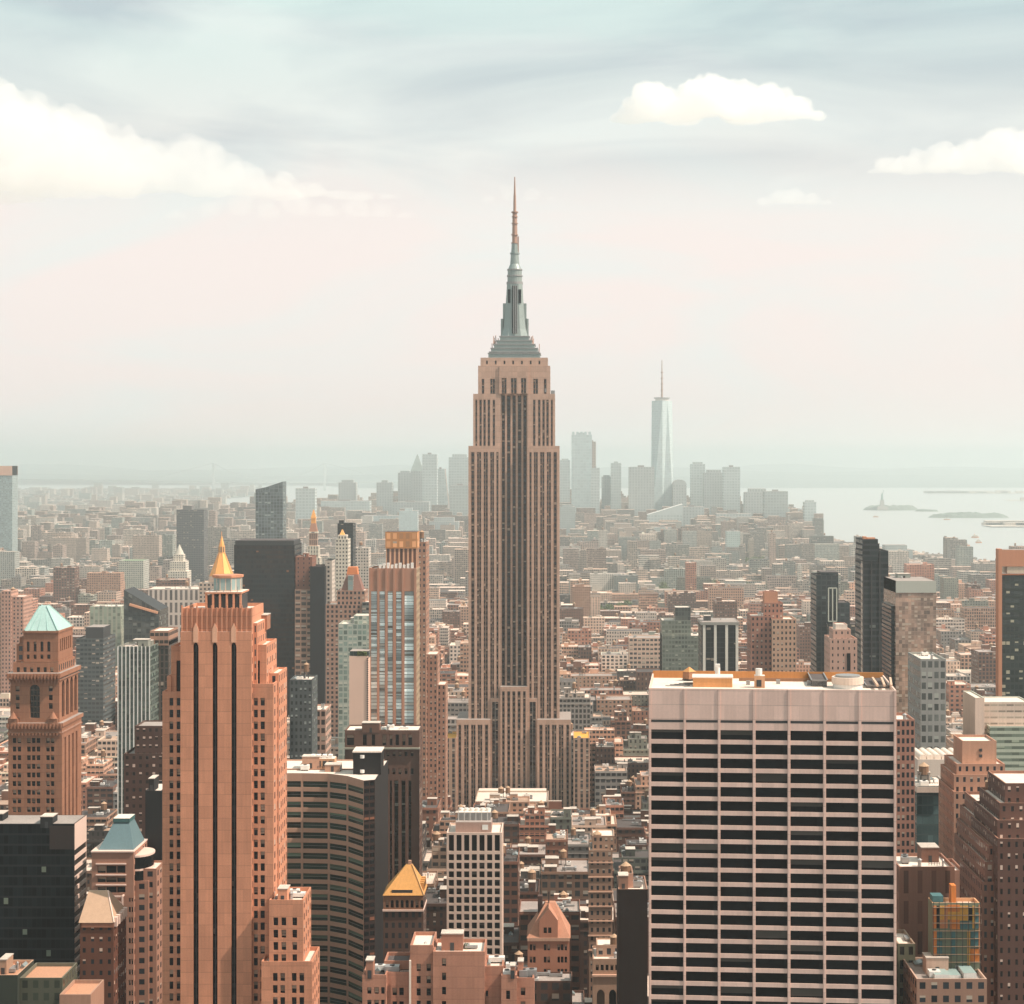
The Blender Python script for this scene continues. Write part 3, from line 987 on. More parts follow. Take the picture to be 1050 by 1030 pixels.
# ---- brick-orange setback tower with three black window strips
d = 560.0
BR = (0.57, 0.25, 0.148)
BRICK = plain("orange_brick", BR, 0.85, amt=0.24, course=3.5)
BSIDE = facade("orange_brick_side", BR, wf=0.34, hf=0.55, lit=0.2, amt=0.1)
T = Tower("setback_tower", "orange brick setback tower with three black vertical strips and a fluted crown", "skyscraper", 165, 290, 648, d, 30, BRICK, build=False, col=BR, nick="the orange setback tower")
X = lambda p: wx(p, d)
win = Windows(T.root, PANE)
YA = d
ops = px_open(185, d, [(198.0, 203.6), (217.7, 223.0), (237.0, 242.5)])
us = cuts(X(258) - X(185), ops)
vs = vcuts(0, wz(648, d), [(3, wz(659, d))])
holes(T.w, (X(185), YA), (1, 0), us, vs, 1.1, BRICK)
for a, b in ops:
    arch(T.w, (X(185), YA), (1, 0), a, b, vs[2], BRICK, n=3, point=2.2)
    m = MB()
    m.poly([(X(185) + a, YA + 1.1, 3), (X(185) + b, YA + 1.1, 3), (X(185) + b, YA + 1.1, vs[2]), (X(185) + a, YA + 1.1, vs[2])], facade("black_strip", (0.022, 0.016, 0.014), glass=(0.004, 0.005, 0.006), wf=0.86, hf=0.6, lit=0.02, blind=(0.12, 0.08, 0.06), refl=0.15), [(0, 0), (2, 0), (2, 54), (0, 54)])
    mid = X(185) + (a + b) / 2
    m.box(mid - 0.12, mid + 0.12, YA + 0.7, YA + 1.09, 3, vs[2] - 1, DARKSTEEL, bay=0, flo=0)
    m.build("window_strip", T.root)
T.block(X(185), X(258), YA, YA + 24, 0, wz(648, d), mat=BSIDE, faces="rbl", par=0)
# fluted crown with pale pointed pilasters
zc, zt = wz(648, d), wz(624, d)
T.block(X(186), X(258), YA + 0.7, YA + 22, zc, zt, mat=BRICK, par=1.0)
for i in range(15):
    m = MB()
    u = X(186.3) + (X(257.7) - X(186.3)) * i / 14
    m.box(u - 0.22, u + 0.22, YA + 0.25, YA + 0.69, zc, zt + (0.8 if i % 3 == 0 else 0.2), BRICK, bay=0, flo=0)
    m.build("crown_rib", T.root)
for c in (200.8, 220.3, 239.7):
    m = MB()
    u, h = X(c), 0.75
    za, zb, zp = wz(659, d), wz(645, d), wz(639, d)
    m.poly([(u - h, YA - 0.15, za), (u + h, YA - 0.15, za), (u + h, YA - 0.15, zb), (u, YA - 0.15, zp), (u - h, YA - 0.15, zb)], plain("crown_stone", (0.74, 0.40, 0.26), 0.8))
    for p, q in (((u - h, zb), (u - h, za)), ((u + h, za), (u + h, zb)), ((u + h, zb), (u, zp)), ((u, zp), (u - h, zb))):
        m.poly([(p[0], YA - 0.15, p[1]), (q[0], YA - 0.15, q[1]), (q[0], YA + 0.7, q[1]), (p[0], YA + 0.7, p[1])], BRICK)
    m.build("crown_finial", T.root)
T.block(X(258), X(262), YA + 3, YA + 20, 0, wz(640, d), mat=BSIDE, faces="frb", par=0)
# shoulders, right and left of the shaft
for (x0, x1, yt, yo, dp, slot) in ((258, 271, 662.6, 4, 20, (259.2, 264.2, 679, 712)), (172.5, 185, 664, 4, 20, (178, 183.6, 679, 712))):
    y0 = d + yo
    a = px_open(x0, d, [(slot[0], slot[1])])
    holes(T.w, (X(x0), y0), (1, 0), cuts(X(x1) - X(x0), a), vcuts(0, wz(yt, d), [(wz(slot[3], d), wz(slot[2], d))]), 0.9, BRICK)
    pane(T.root, X(x0) + (a[0][0] + a[0][1]) / 2, y0 + 0.9, wz((slot[2] + slot[3]) / 2, d), a[0][1] - a[0][0], wz(slot[2], d) - wz(slot[3], d), 1, 0, DARKGLASS, "tall_window", True)
    T.block(X(x0), X(x1), y0, y0 + dp, 0, wz(yt, d), mat=BSIDE, faces="rbl", par=0.8)
T.block(X(168.6), X(173), d + 3.5, d + 22, 0, wz(695, d), par=0.6)
T.block(X(271), X(281), d + 9, d + 26, 0, wz(694, d), par=0.6, mat=BSIDE)
for (x0, x1, yt, cols) in ((258, 279.6, 702, [(259.4, 263.4), (266.2, 270.6)]), (165.3, 185, 710, [(172.6, 176.5), (180.0, 183.8)])):
    y0 = d + 1.6
    ops = px_open(x0, d, cols)
    wv = [(wz(724.6 + 12.15 * i, d), wz(716.6 + 12.15 * i, d)) for i in range(45) if wz(724.6 + 12.15 * i, d) > 4]
    holes(T.w, (X(x0), y0), (1, 0), cuts(X(x1) - X(x0), ops), vcuts(0, wz(yt, d), list(reversed(wv))), 0.45, BRICK, win)
    T.block(X(x0), X(x1), y0, y0 + 26, 0, wz(yt, d), mat=BSIDE, faces="rbl", par=0.8, bay=5)
# low wing by the street, in two steps
for (x0, x1, yt, y0, cols, ya, st, n) in ((276, 311, 923, d - 4, [(280.4, 285.2), (288.6, 293.4), (299.8, 304.6)], 941, 12.6, 40), (268, 320, 986, d - 6, [(279.8, 284.6), (287.4, 292.2), (299.2, 304.0), (307.0, 311.8)], 998, 12.4, 38)):
    ops = px_open(x0, y0, cols)
    wv = [(wz(ya + 8.4 + st * i, y0), wz(ya + st * i, y0)) for i in range(n) if wz(ya + 8.4 + st * i, y0) > 4]
    holes(T.w, (wx(x0, y0), y0), (1, 0), cuts(wx(x1, y0) - wx(x0, y0), ops), vcuts(0, wz(yt, y0), list(reversed(wv))), 0.45, BRICK, win)
    T.block(wx(x0, y0), wx(x1, y0), y0, y0 + 17, 0, wz(yt, y0), mat=BSIDE, faces="rbl", par=1.2, bay=4)
win.done()
roof_clutter(T.roofs[-1], wx(278, 556), wx(309, 556), 558, 571, wz(923, 556) - 1.2, random.Random(3), 7, 0, BR)
# steel frame and glass lantern on the roof
m = MB()
xa, xb, z0 = X(208.5), X(244), zt - 1
m.box(xa, xb, d + 5, d + 17, z0, z0 + 4.4, DARKSTEEL, ROOF_GREY, bay=0, flo=0)
for i in range(6):
    u = xa + (xb - xa) * i / 5
    m.box(u - 0.3, u + 0.3, d + 4.3, d + 4.9, z0, z0 + 5.0, BRICK, bay=0, flo=0)
m.box(xa - 0.4, xb + 0.4, d + 4.2, d + 17.5, z0 + 5.0, z0 + 5.5, BRICK, ROOF_PALE, bay=0, flo=0)
m.build("penthouse", T.root)
m = MB()
cx, cy = X(227), d + 11
oc = [(cx + 4.4 * math.cos(t), cy + 4.4 * math.sin(t)) for t in [math.pi * (i + 0.5) / 4 for i in range(8)]]
m.frustum(oc, oc, z0 + 5.5, z0 + 9.6, facade("lantern_glass", (0.6, 0.42, 0.32), glass=(0.28, 0.36, 0.34), wf=0.82, hf=0.85, lit=0), ROOF_PALE, bay=1.7, flo=4)
m.frustum([(cx + (p - cx) * 1.08, cy + (q - cy) * 1.08) for p, q in oc], [(cx + (p - cx) * 1.08, cy + (q - cy) * 1.08) for p, q in oc], z0 + 9.6, z0 + 10.3, BRICK)
m.build("lantern", T.root)
for i in range(5):
    m = MB()
    u = xa + (xb - xa) * (0.1 + 0.2 * i)
    m.bar((u, d + 4.6, z0 + 5.5), (u + 0.2, d + 4.6, z0 + 7.2 + (i % 2)), 0.18, STEEL)
    m.build("aerial", T.root)
T.done(3, 0, 5)
FOOT[-1] = (X(165), X(290), d - 6, d + 30, wz(648, d), "the orange setback tower", T.root.name)

# ---- stone tower with a green copper hip roof
d = 750.0
ST = (0.31, 0.14, 0.082)
STONE = plain("brown_stone", ST, 0.85, amt=0.28, course=3.4)
SSIDE = facade("brown_stone_side", ST, wf=0.42, hf=0.55, lit=0.15)
T = Tower("copper_roof_tower", "ornate brown stone tower under a pale green copper hip roof", "tower", 8.5, 63.6, 745, d, 30, STONE, build=False, col=ST, nick="the copper-roofed stone tower")
X = lambda p: wx(p, d)
Z = lambda y: wz(y, d)
win = Windows(T.root, PANE)
ops = px_open(8.5, d, [(12.9, 16.6), (17.9, 21.6), (27.6, 31.4), (32.6, 36.2), (37.4, 41.2), (47.3, 50.9), (52.0, 55.6)])
wv = [(Z(757 + 8.85 * i + 5.2), Z(757 + 8.85 * i)) for i in range(42) if Z(757 + 8.85 * i + 5.2) > 6]
holes(T.w, (X(8.5), d), (1, 0), cuts(X(63.6) - X(8.5), ops), vcuts(0, Z(745), list(reversed(wv))), 0.5, STONE, win)
ro = [(3.5 + 5.8 * i, 6.3 + 5.8 * i) for i in range(4)]
holes(T.w, (X(63.6), d), (0, 1), cuts(30, ro), vcuts(0, Z(745), [(8, Z(758))]), 0.7, STONE)
for a, b in ro:
    m = MB()
    m.poly([(X(63.6) - 0.7, d + a, 8), (X(63.6) - 0.7, d + b, 8), (X(63.6) - 0.7, d + b, Z(758)), (X(63.6) - 0.7, d + a, Z(758))], ESTRIP, [(0, 0), (2, 0), (2, 45), (0, 45)])
    m.build("window_strip", T.root)
T.block(X(8.5), X(63.6), d, d + 30, 0, Z(745), faces="bl", mat=SSIDE, par=0)
# middle storeys with the great arch
y0 = d + 0.8
ops = px_open(10, d, [(15.4, 19.4), (30.0, 40.2), (49.4, 53.4)])
us = cuts(X(60.2) - X(10), ops)
vs = vcuts(Z(745), Z(692), [(Z(738.5), Z(736)), (Z(727.5), Z(721.5)), (Z(718.5), Z(713)), (Z(709.5), Z(704))])
big = ops[1]
hb = [(ops[0][0], ops[0][1]), (ops[2][0], ops[2][1])]
o = (X(10), y0)
W = X(60.2) - X(10)
holes(T.w, o, (1, 0), cuts(big[0], [hb[0]]), vs, 0.5, STONE, win)
holes(T.w, (o[0] + big[1], y0), (1, 0), cuts(W - big[1], [(hb[1][0] - big[1], hb[1][1] - big[1])]), vs, 0.5, STONE, win)
holes(T.w, (o[0] + big[0], y0), (1, 0), [0, 0, big[1] - big[0], big[1] - big[0]], vcuts(Z(745), Z(692), [(Z(737), Z(702.5))]), 0.9, STONE)
arch(T.w, o, (1, 0), big[0], big[1], Z(702.5), STONE)
m = MB()
m.poly([(o[0] + big[0], y0 + 0.9, Z(737)), (o[0] + big[1], y0 + 0.9, Z(737)), (o[0] + big[1], y0 + 0.9, Z(702.5)), (o[0] + big[0], y0 + 0.9, Z(702.5))], facade("arch_glazing", (0.10, 0.07, 0.05), glass=(0.012, 0.014, 0.014), wf=0.8, hf=0.8, lit=0.05), [(0, 0), (3, 0), (3, 6), (0, 6)])
m.build("arched_window", T.root)
ro = [(4.0 + 6.4 * i, 8.0 + 6.4 * i) for i in range(4)]
holes(T.w, (X(60.2), y0), (0, 1), cuts(29, ro), vcuts(Z(745), Z(692), [(Z(738), Z(700))]), 0.8, STONE)
for a, b in ro:
    arch(T.w, (X(60.2), y0), (0, 1), a, b, Z(700), STONE)
    m = MB()
    m.poly([(X(60.2) - 0.8, y0 + a, Z(738)), (X(60.2) - 0.8, y0 + b, Z(738)), (X(60.2) - 0.8, y0 + b, Z(700)), (X(60.2) - 0.8, y0 + a, Z(700))], DARKGLASS)
    m.build("arched_window", T.root)
T.block(X(10), X(60.2), y0, y0 + 28.6, Z(745), Z(692), faces="bl", mat=SSIDE, par=0)
for (xa, xb, ya, yb, yo, dp) in ((7, 65, 745.5, 741.5, -0.9, 32), (7.6, 64.4, 752.5, 751.0, -0.5, 31), (7.4, 62.6, 695, 690.5, -1.0, 32), (9, 61.4, 698.6, 697.2, 0.0, 30.6)):
    m = MB()
    m.box(X(xa), X(xb), d + yo, d + yo + dp, Z(ya), Z(yb), STONE, ROOF_GREY, bay=0, flo=0, bottom=True)
    for i in range(16):
        u = X(xa) + (X(xb) - X(xa)) * (i + 0.5) / 16
        m.box(u - 0.3, u + 0.3, d + yo - 0.5, d + yo - 0.004, Z(ya) - 0.6, Z(yb) - 0.3, STONE, bay=0, flo=0, bottom=True)
    m.build("cornice", T.root)
for xx in (13.5, 54.5):
    m = MB()
    m.box(X(xx) - 1.9, X(xx) + 1.9, d - 0.7, d + 0.7, Z(741.5), Z(737), STONE, bay=0, flo=0)
    m.cyl(X(xx), d, 1.7, 0.2, Z(737), Z(730), STONE, 10)
    m.build("corner_ornament", T.root)
# attic tier and arcaded loggia
ops = px_open(12, d, [(15.5 + 6.9 * i, 18.8 + 6.9 * i) for i in range(6)])
holes(T.w, (X(12), d + 2), (1, 0), cuts(X(58.5) - X(12), ops), vcuts(Z(692), Z(680), [(Z(690), Z(685))]), 0.5, STONE, win)
T.block(X(12), X(58.5), d + 2, d + 27, Z(692), Z(680), faces="rbl", mat=SSIDE, par=0.8)
T.block(X(13.2), X(22), d + 5, d + 22, Z(680), Z(662), mat=SSIDE, par=0.5)
T.block(X(15.5), X(22), d + 6, d + 21, Z(662), Z(655), par=0.4)
ops = px_open(21, d, [(24.4, 27.3), (31.4, 34.5), (38.4, 41.6), (45.4, 48.8)])
zl0, zl1 = Z(680), Z(650)
holes(T.w, (X(21), d + 4), (1, 0), cuts(X(57) - X(21), ops), vcuts(zl0, zl1, [(Z(677), Z(672.5)), (Z(669.5), Z(659))]), 0.9, STONE, win)
for a, b in ops:
    arch(T.w, (X(21), d + 4), (1, 0), a, b, Z(659), STONE)
ro = [(2.5 + 3.0 * i, 4.2 + 3.0 * i) for i in range(6)]
holes(T.w, (X(57), d + 4), (0, 1), cuts(22, ro), vcuts(zl0, zl1, [(Z(670), Z(657))]), 0.8, STONE, win)
T.block(X(21), X(57), d + 4, d + 26, zl0, zl1, faces="bl", par=0)
win.done()
m = MB()
m.box(X(20.2), X(57.8), d + 3.4, d + 26.6, zl1, Z(648), STONE, bay=0, flo=0, bottom=True)
m.build("cornice", T.root)
m = MB()
e = [(X(22.4), d + 4), (X(56.4), d + 4), (X(56.4), d + 26), (X(22.4), d + 26)]
rg = [(wx(41, d + 12), d + 12), (wx(48, d + 12), d + 12), (wx(50, d + 18), d + 18), (wx(43, d + 18), d + 18)]
m.frustum(e, rg, Z(648), wz(622, d + 12), COPPER)
for i in range(4):
    m.bar((*e[i], Z(648) + 0.1), (*rg[i], wz(622, d + 12) + 0.1), 0.5, plain("copper_ridge", (0.33, 0.5, 0.46), 0.7))
m.bar((X(28), d + 3.9, Z(648) + .1), (wx(42.5, d + 11), d + 11.9, wz(623, d + 12)), 0.25, plain("copper_ridge", None))
m.bar((X(36), d + 3.9, Z(648) + .1), (wx(44, d + 11), d + 11.9, wz(623, d + 12)), 0.25, plain("copper_ridge", None))
m.bar((X(46), d + 3.9, Z(648) + .1), (wx(46, d + 11), d + 11.9, wz(623, d + 12)), 0.25, plain("copper_ridge", None))
m.build("hip_roof", T.root)
T.done()

# ---- black glass tower with a banded white flank
d = 640.0
T = Tower("black_glass_tower", "black glass office tower with slanting white bands down its narrow flank", "office tower", -40, 76.5, 845, d, 16, facade("black_curtain", (0.012, 0.013, 0.014), glass=(0.006, 0.008, 0.009), wf=0.94, hf=0.8, lit=0.008, blind=(0.16, 0.19, 0.14), gr=0.1, refl=0.06, var=(0.3, 1.8)), build=False, col=(0.02, 0.02, 0.02), nick="the black glass tower", par=1.4, roof=ROOF_GREY)
T.block(T.X0, T.X1, d, d + 16, 0, T.Z, faces="fbl", bay=1.6, flo=3.5)
WB = plain("white_band", (0.74, 0.54, 0.45), 0.7, amt=0.08)
T.block(T.X0, T.X1, d, d + 16, T.Z - 7.5, T.Z, faces="r", mat=WB, par=0)
win = Windows(T.root, DARKGLASS, "ribbon_window", bars=False)
vs = [(T.Z - 11.0 - 3.5 * i, T.Z - 8.9 - 3.5 * i) for i in range(32)]
holes(T.w, (T.X1, d), (0, 1), cuts(16, [(0.05, 15.95)]), vcuts(0, T.Z - 7.5, list(reversed([v for v in vs if v[0] > 3]))), 0.3, WB, win)
win.done()
m = MB()
m.box(wx(51, d), wx(76, d), d - 0.25, d - 0.01, wz(871, d), wz(847, d), plain("dark_brown_panel", (0.035, 0.022, 0.018), 0.6), bay=0, flo=0)
m.build("plant_room_panel", T.root)
T.done(7, 0, 11)

# ---- teal hip-roofed tower behind it
d = 620.0
PK = (0.34, 0.175, 0.12)
PINK = plain("pink_brown_stone", PK, 0.8, amt=0.12)
T = Tower("teal_roof_tower", "brown stone tower with a flat-topped teal metal hip roof beside the black glass one", "tower", 94, 137, 874, d, 20, facade("pink_stone_face", PK, wf=0.4, hf=0.5, lit=0.25), build=False, col=PK, nick="the teal-roofed tower")
X = lambda p: wx(p, d)
Z = lambda y: wz(y, d)
win = Windows(T.root, PANE, "ribbon_window")
ops = px_open(94, d, [(100, 108.3), (108.9, 119.5), (120.1, 128.6)])
holes(T.w, (X(94), d), (1, 0), cuts(X(137) - X(94), ops), vcuts(Z(920), Z(874), [(Z(915.5), Z(909.5)), (Z(905), Z(899.5)), (Z(895.5), Z(888))]), 0.6, PINK, win)
holes(T.w, (X(94), d), (1, 0), cuts(X(137) - X(94), px_open(94, d, [(132, 134), (134.8, 136.4)])), vcuts(0, Z(920), [(Z(925 + 10.7 * i), Z(919.5 + 10.7 * i) if i else Z(921)) for i in range(30, -1, -1) if Z(925 + 10.7 * i) > 3]), 0.5, PINK, win)
win.done()
T.block(X(94), X(137), d, d + 20, 0, Z(874), faces="rbl", par=0, bay=4)
T.block(X(137), X(151), d + 2, d + 18, 0, Z(905), par=0.5, bay=4)
T.block(X(145), X(158.6), d + 3, d + 16, 0, Z(893), par=0.7, bay=4)
m = MB()
for k, (za, zb) in enumerate(((905, 895), (893, 881))):
    n = 10
    for i in range(n):
        t0, t1 = -math.pi / 2 + math.pi * i / n, -math.pi / 2 + math.pi * (i + 1) / n
        c = (X(137), d + 9)
        P = lambda t, r: (c[0] + r * math.cos(t), c[1] + 7 * math.sin(t))
        m.poly([(*P(t0, 4.6), Z(za)), (*P(t1, 4.6), Z(za)), (*P(t1, 4.6), Z(zb)), (*P(t0, 4.6), Z(zb))], DARKGLASS)
        m.poly([(*P(t0, 4.9), Z(zb)), (*P(t1, 4.9), Z(zb)), (*P(t1, 4.9), Z(zb - 2)), (*P(t0, 4.9), Z(zb - 2))], WB)
        m.poly([(*P(t0, 4.9), Z(zb - 2)), (*P(t1, 4.9), Z(zb - 2)), (c[0], c[1], Z(zb - 2))], WB)
m.build("bow_window", T.root)
for ya in (874, 886.5, 897.8, 908):
    m = MB()
    m.box(X(93.4 if ya < 880 else 98.5), X(137.6 if ya < 880 else 129.5), d - 0.5, d - 0.01 if ya > 880 else d + 20.5, Z(ya), Z(ya - 1.2), WB, bay=0, flo=0, bottom=True)
    m.build("cornice", T.root)
m = MB()
e = [(X(99), d + 1.5), (X(136), d + 1.5), (X(136), d + 18.5), (X(99), d + 18.5)]
tp = [(X(112), d + 6.5), (X(128), d + 6.5), (X(128), d + 13.5), (X(112), d + 13.5)]
m.frustum(e, tp, Z(874), Z(847), plain("teal_metal", (0.13, 0.20, 0.215), 0.45, amt=0.15), ROOF_PALE)
m.box(*(X(111.4), X(128.6), d + 6, d + 14), Z(847), Z(843), plain("teal_dark", (0.05, 0.12, 0.12), 0.6), ROOF_PALE, bay=0, flo=0)
m.poly([(X(110.5), d + 4.4, Z(862)), (X(125), d + 4.4, Z(862)), (X(125), d + 6.3, Z(848.5)), (X(110.5), d + 6.3, Z(848.5))], plain("teal_dark", None))
m.build("hip_roof", T.root)
# open truss with a ring above the lower hip roof
m = MB()
for i in range(20):
    t0, t1 = 2 * math.pi * i / 20, 2 * math.pi * (i + 1) / 20
    m.bar((X(113) + 1.3 * math.cos(t0), d - 2, Z(924) + 1.3 * math.sin(t0)), (X(113) + 1.3 * math.cos(t1), d - 2, Z(924) + 1.3 * math.sin(t1)), 0.4, WB)
for p, q in (((103, 918), (127, 931)), ((103, 918), (127, 918)), ((127, 918), (127, 931)), ((116, 918), (127, 926)), ((103, 918), (106, 931))):
    m.bar((X(p[0]), d - 2, Z(p[1])), (X(q[0]), d - 2, Z(q[1])), 0.45, WB)
m.bar((X(103), d - 2, Z(918)), (X(103), d, Z(918)), 0.45, WB)
m.bar((X(127), d - 2, Z(918)), (X(127), d, Z(918)), 0.45, WB)
m.build("roof_truss", T.root)
T.done()

# ---- dark brick block with a tan hip roof squeezed in front
d = 560.0
T = Tower("tan_hip_block", "dark red brick block with a broad tan hip roof against the black glass tower", "building", 82, 116.5, 946, d, 16, facade("dark_red_brick", (0.13, 0.05, 0.03), wf=0.35, hf=0.4, lit=0.35, blind=(0.6, 0.42, 0.32)), build=False, col=(0.13, 0.05, 0.03), nick="the tan hip-roofed block")
X = lambda p: wx(p, d)
Z = lambda y: wz(y, d)
T.block(X(82), X(116.5), d, d + 16, 0, Z(946), par=0, bay=2.4, flo=3.3)
m = MB()
e = [(X(81), d - 0.6), (X(117.5), d - 0.6), (X(117.5), d + 16), (X(81), d + 16)]
m.frustum(e, [(X(84), d + 8), (X(104), d + 8), (X(104), d + 9), (X(84), d + 9)], Z(946), Z(920), plain("tan_tiles", (0.46, 0.30, 0.20), 0.8, amt=0.15))
m.bar((X(117.5), d - 0.6, Z(946) + .1), (X(104), d + 8, Z(920) + .1), 0.3, WB)
m.build("hip_roof", T.root)
for i in range(5):
    m = MB()
    yy = d + 1 + i * 3
    m.box(X(117.5) - 0.6, X(117.5) + 0.5, yy, yy + 1.4, Z(946) - 1.5, Z(946) + 1.2, WB, bay=0, flo=0)
    m.build("stone_finial", T.root)
m = MB()
m.box(X(84), X(117), d - 0.4, d - 0.01, Z(951), Z(946.5), plain("red_brick_band", (0.30, 0.12, 0.07), 0.85), bay=0, flo=0, bottom=True)
m.build("cornice", T.root)
T.done()

# ---- curved banded office block with a black plant box
d = 676.0
TAN = (0.48, 0.275, 0.19)
TANP = plain("tan_band", TAN, 0.8, amt=0.1)
T = Tower("curved_office_block", "curved office block with tan bands, green ribbon windows and a black roof box", "office building", 240, 373, 797, d, 52, TANP, build=False, col=TAN, nick="the curved banded block")
path = [(238, 690), (309.6, 690), (337, 689), (356, 684), (373, 674)]
pts = [(wx(a, b), b) for a, b in path]
z1 = wz(793, 690)
win = Windows(T.root, PANE_GREEN, "ribbon_window", bars=True, frame=STEEL)
k = 690 / FPX
wv = [(z1 - (10.5 * i + 14.4) * k, z1 - (10.5 * i + 8.2) * k) for i in range(60)]
wv = list(reversed([v for v in wv if v[0] > 4]))
for a, b in zip(pts, pts[1:]):
    L = math.dist(a, b)
    u = ((b[0] - a[0]) / L, (b[1] - a[1]) / L)
    holes(T.w, a, u, cuts(L, [(0.35, L - 0.35)]), vcuts(0, z1, wv), 0.35, TANP, win)
win.most = 100
win.done()
c1, c2, c3 = (wx(384.5, 676), 676.0), (wx(398, 722), 722.0), (wx(240, 722), 722.0)
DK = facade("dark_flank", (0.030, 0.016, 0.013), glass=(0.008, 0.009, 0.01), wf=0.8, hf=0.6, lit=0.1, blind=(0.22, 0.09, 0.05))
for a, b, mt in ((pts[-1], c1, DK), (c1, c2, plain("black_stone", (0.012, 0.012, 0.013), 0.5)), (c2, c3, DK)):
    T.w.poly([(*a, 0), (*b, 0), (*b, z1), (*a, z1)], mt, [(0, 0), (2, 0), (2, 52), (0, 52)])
T.w.ring(pts[0][0], c1[0] - 1, 700, 722, z1 - 0.8, z1, 0.3, BRICK_ANY, TAN)
T.flat([(*p, z1 - 0.5) for p in pts + [c1, c2, c3]], ROOF_PALE)
m = MB()
D = 690
m.box(wx(362, D), wx(390.5, D), D, D + 11, z1 - 0.5, wz(772, D), plain("black_panel", (0.008, 0.008, 0.009), 0.5), ROOF_PALE, bay=0, flo=0)
m.box(wx(361.4, D), wx(391, D), D - 0.3, D + 11.3, wz(772, D), wz(772, D) + 0.5, ROOF_PALE, bay=0, flo=0)
for yy in (777, 792):
    m.cyl(wx(371.5, D), D - 0.25, 0.8, 0.8, wz(yy, D) - 0.2, wz(yy, D) + 0.9, WHITEMETAL, 10)
m.build("penthouse", T.root)
m = MB()
D = 703
m.box(wx(317, D), wx(343, D), D, D + 6, z1 - 0.5, z1 + 3.2, plain("tan_brick", None), ROOF_PALE, bay=0, flo=0)
for i in range(4):
    m.box(wx(319 + 6 * i, D), wx(323 + 6 * i, D), D - 0.08, D - 0.01, z1 + 0.3, z1 + 2.4, DARKSTEEL, bay=0, flo=0)
    m.box(wx(318 + 6 * i, D), wx(322 + 6 * i, D), D + 1, D + 4, z1 + 3.2, z1 + 4.4, WHITEMETAL, bay=0, flo=0)
m.build("cooling_tower", T.root)
roof_clutter(T.roofs[0], wx(295, 700), wx(355, 700), 694, 718, z1 - 0.5, random.Random(9), 9, 0, TAN)
T.X0, T.X1, T.Y0, T.Y1 = pts[0][0], c2[0], 674, 722
FOOT[-1] = (T.X0, T.X1, 674, 722, z1, "the curved banded block", T.root.name)
T.done()

# ---- brown tower with tall dark strips behind the curved block
d = 800.0
BK = (0.13, 0.068, 0.048)
BRN = plain("deep_brown_stone", BK, 0.8, amt=0.15)
T = Tower("strip_window_tower", "brown slab tower with tall dark strips below a windowed top storey", "office tower", 353.5, 430, 749, d, 16, BRN, build=False, col=BK, nick="the brown strip-windowed tower")
X = lambda p: wx(p, d)
Z = lambda y: wz(y, d)
win = Windows(T.root, PANE)
sx = [(355.5, 363), (372, 376), (381, 384.6), (392, 396), (399.5, 402.4), (405.5, 409), (412.5, 415.6), (418.6, 422.5)]
holes(T.w, (X(353.5), d), (1, 0), cuts(X(430) - X(353.5), px_open(353.5, d, sx)), vcuts(Z(766.6), Z(749), [(Z(764.6), Z(753.4))]), 0.6, BRN, win)
sx = [(396 + 6.2 * i, 399 + 6.2 * i) for i in range(5)]
holes(T.w, (X(353.5), d + 1), (1, 0), cuts(X(430) - X(353.5), px_open(353.5, d, sx)), vcuts(Z(796), Z(766.6), [(Z(794.6), Z(788.6)), (Z(776), Z(771.6))]), 0.6, BRN, win)
sx = [(399.5, 401.6), (404, 408.2), (411.4, 415.4), (418.6, 421.4)]
ops = px_open(353.5, d, sx)
holes(T.w, (X(353.5), d + 1), (1, 0), cuts(X(430) - X(353.5), ops), vcuts(0, Z(796), [(5, Z(801))]), 1.4, BRN)
for a, b in ops:
    m = MB()
    m.poly([(X(353.5) + a, d + 2.4, 5), (X(353.5) + b, d + 2.4, 5), (X(353.5) + b, d + 2.4, Z(801)), (X(353.5) + a, d + 2.4, Z(801))], facade("dark_green_strip", (0.03, 0.035, 0.03), glass=(0.010, 0.016, 0.014), wf=0.9, hf=0.7, lit=0.12, blind=(0.3, 0.3, 0.25)), [(0, 0), (1, 0), (1, 45), (0, 45)])
    m.build("window_strip", T.root)
win.done()
T.block(X(353.5), X(430), d, d + 17, 0, Z(749), faces="rbl", par=0.6, mat=facade("deep_brown_side", BK, wf=0.4, hf=0.6), bay=4)
m = MB()
m.box(X(352.8), X(430.6), d - 0.5, d + 0.9, Z(768.4), Z(766.6), plain("ledge_grey_green", (0.34, 0.32, 0.25), 0.8), bay=0, flo=0, bottom=True)
m.build("ledge", T.root)
T.done(8, 0, 3)

# ---- gold hip roof
d = 640.0
GB = (0.10, 0.055, 0.04)
T = Tower("ochre_roof_block", "dark brick block under a steep ochre hip roof with small dormers", "building", 393, 434, 918, d, 24, facade("dark_arcade_brick", GB, wf=0.45, hf=0.5, lit=0.06), build=False, col=GB, nick="the ochre-roofed block")
X = lambda p: wx(p, d)
Z = lambda y: wz(y, d)
T.block(X(393), X(434), d, d + 14, 0, Z(933), par=0, bay=2.3)
win = Windows(T.root, PANE)
ops = px_open(393, d, [(395.5 + 5.1 * i, 398.7 + 5.1 * i) for i in range(8)])
holes(T.w, (X(393), d - 0.3), (1, 0), cuts(X(434) - X(393), ops), vcuts(Z(933), Z(918), [(Z(931), Z(923))]), 0.5, plain("arcade_brown", (0.24, 0.12, 0.07), 0.85), win)
for a, b in ops:
    arch(T.w, (X(393), d - 0.3), (1, 0), a, b, Z(923), plain("arcade_brown", None))
win.done()
T.block(X(393), X(434), d - 0.3, d + 14, Z(933), Z(918), faces="rbl", par=0)
m = MB()
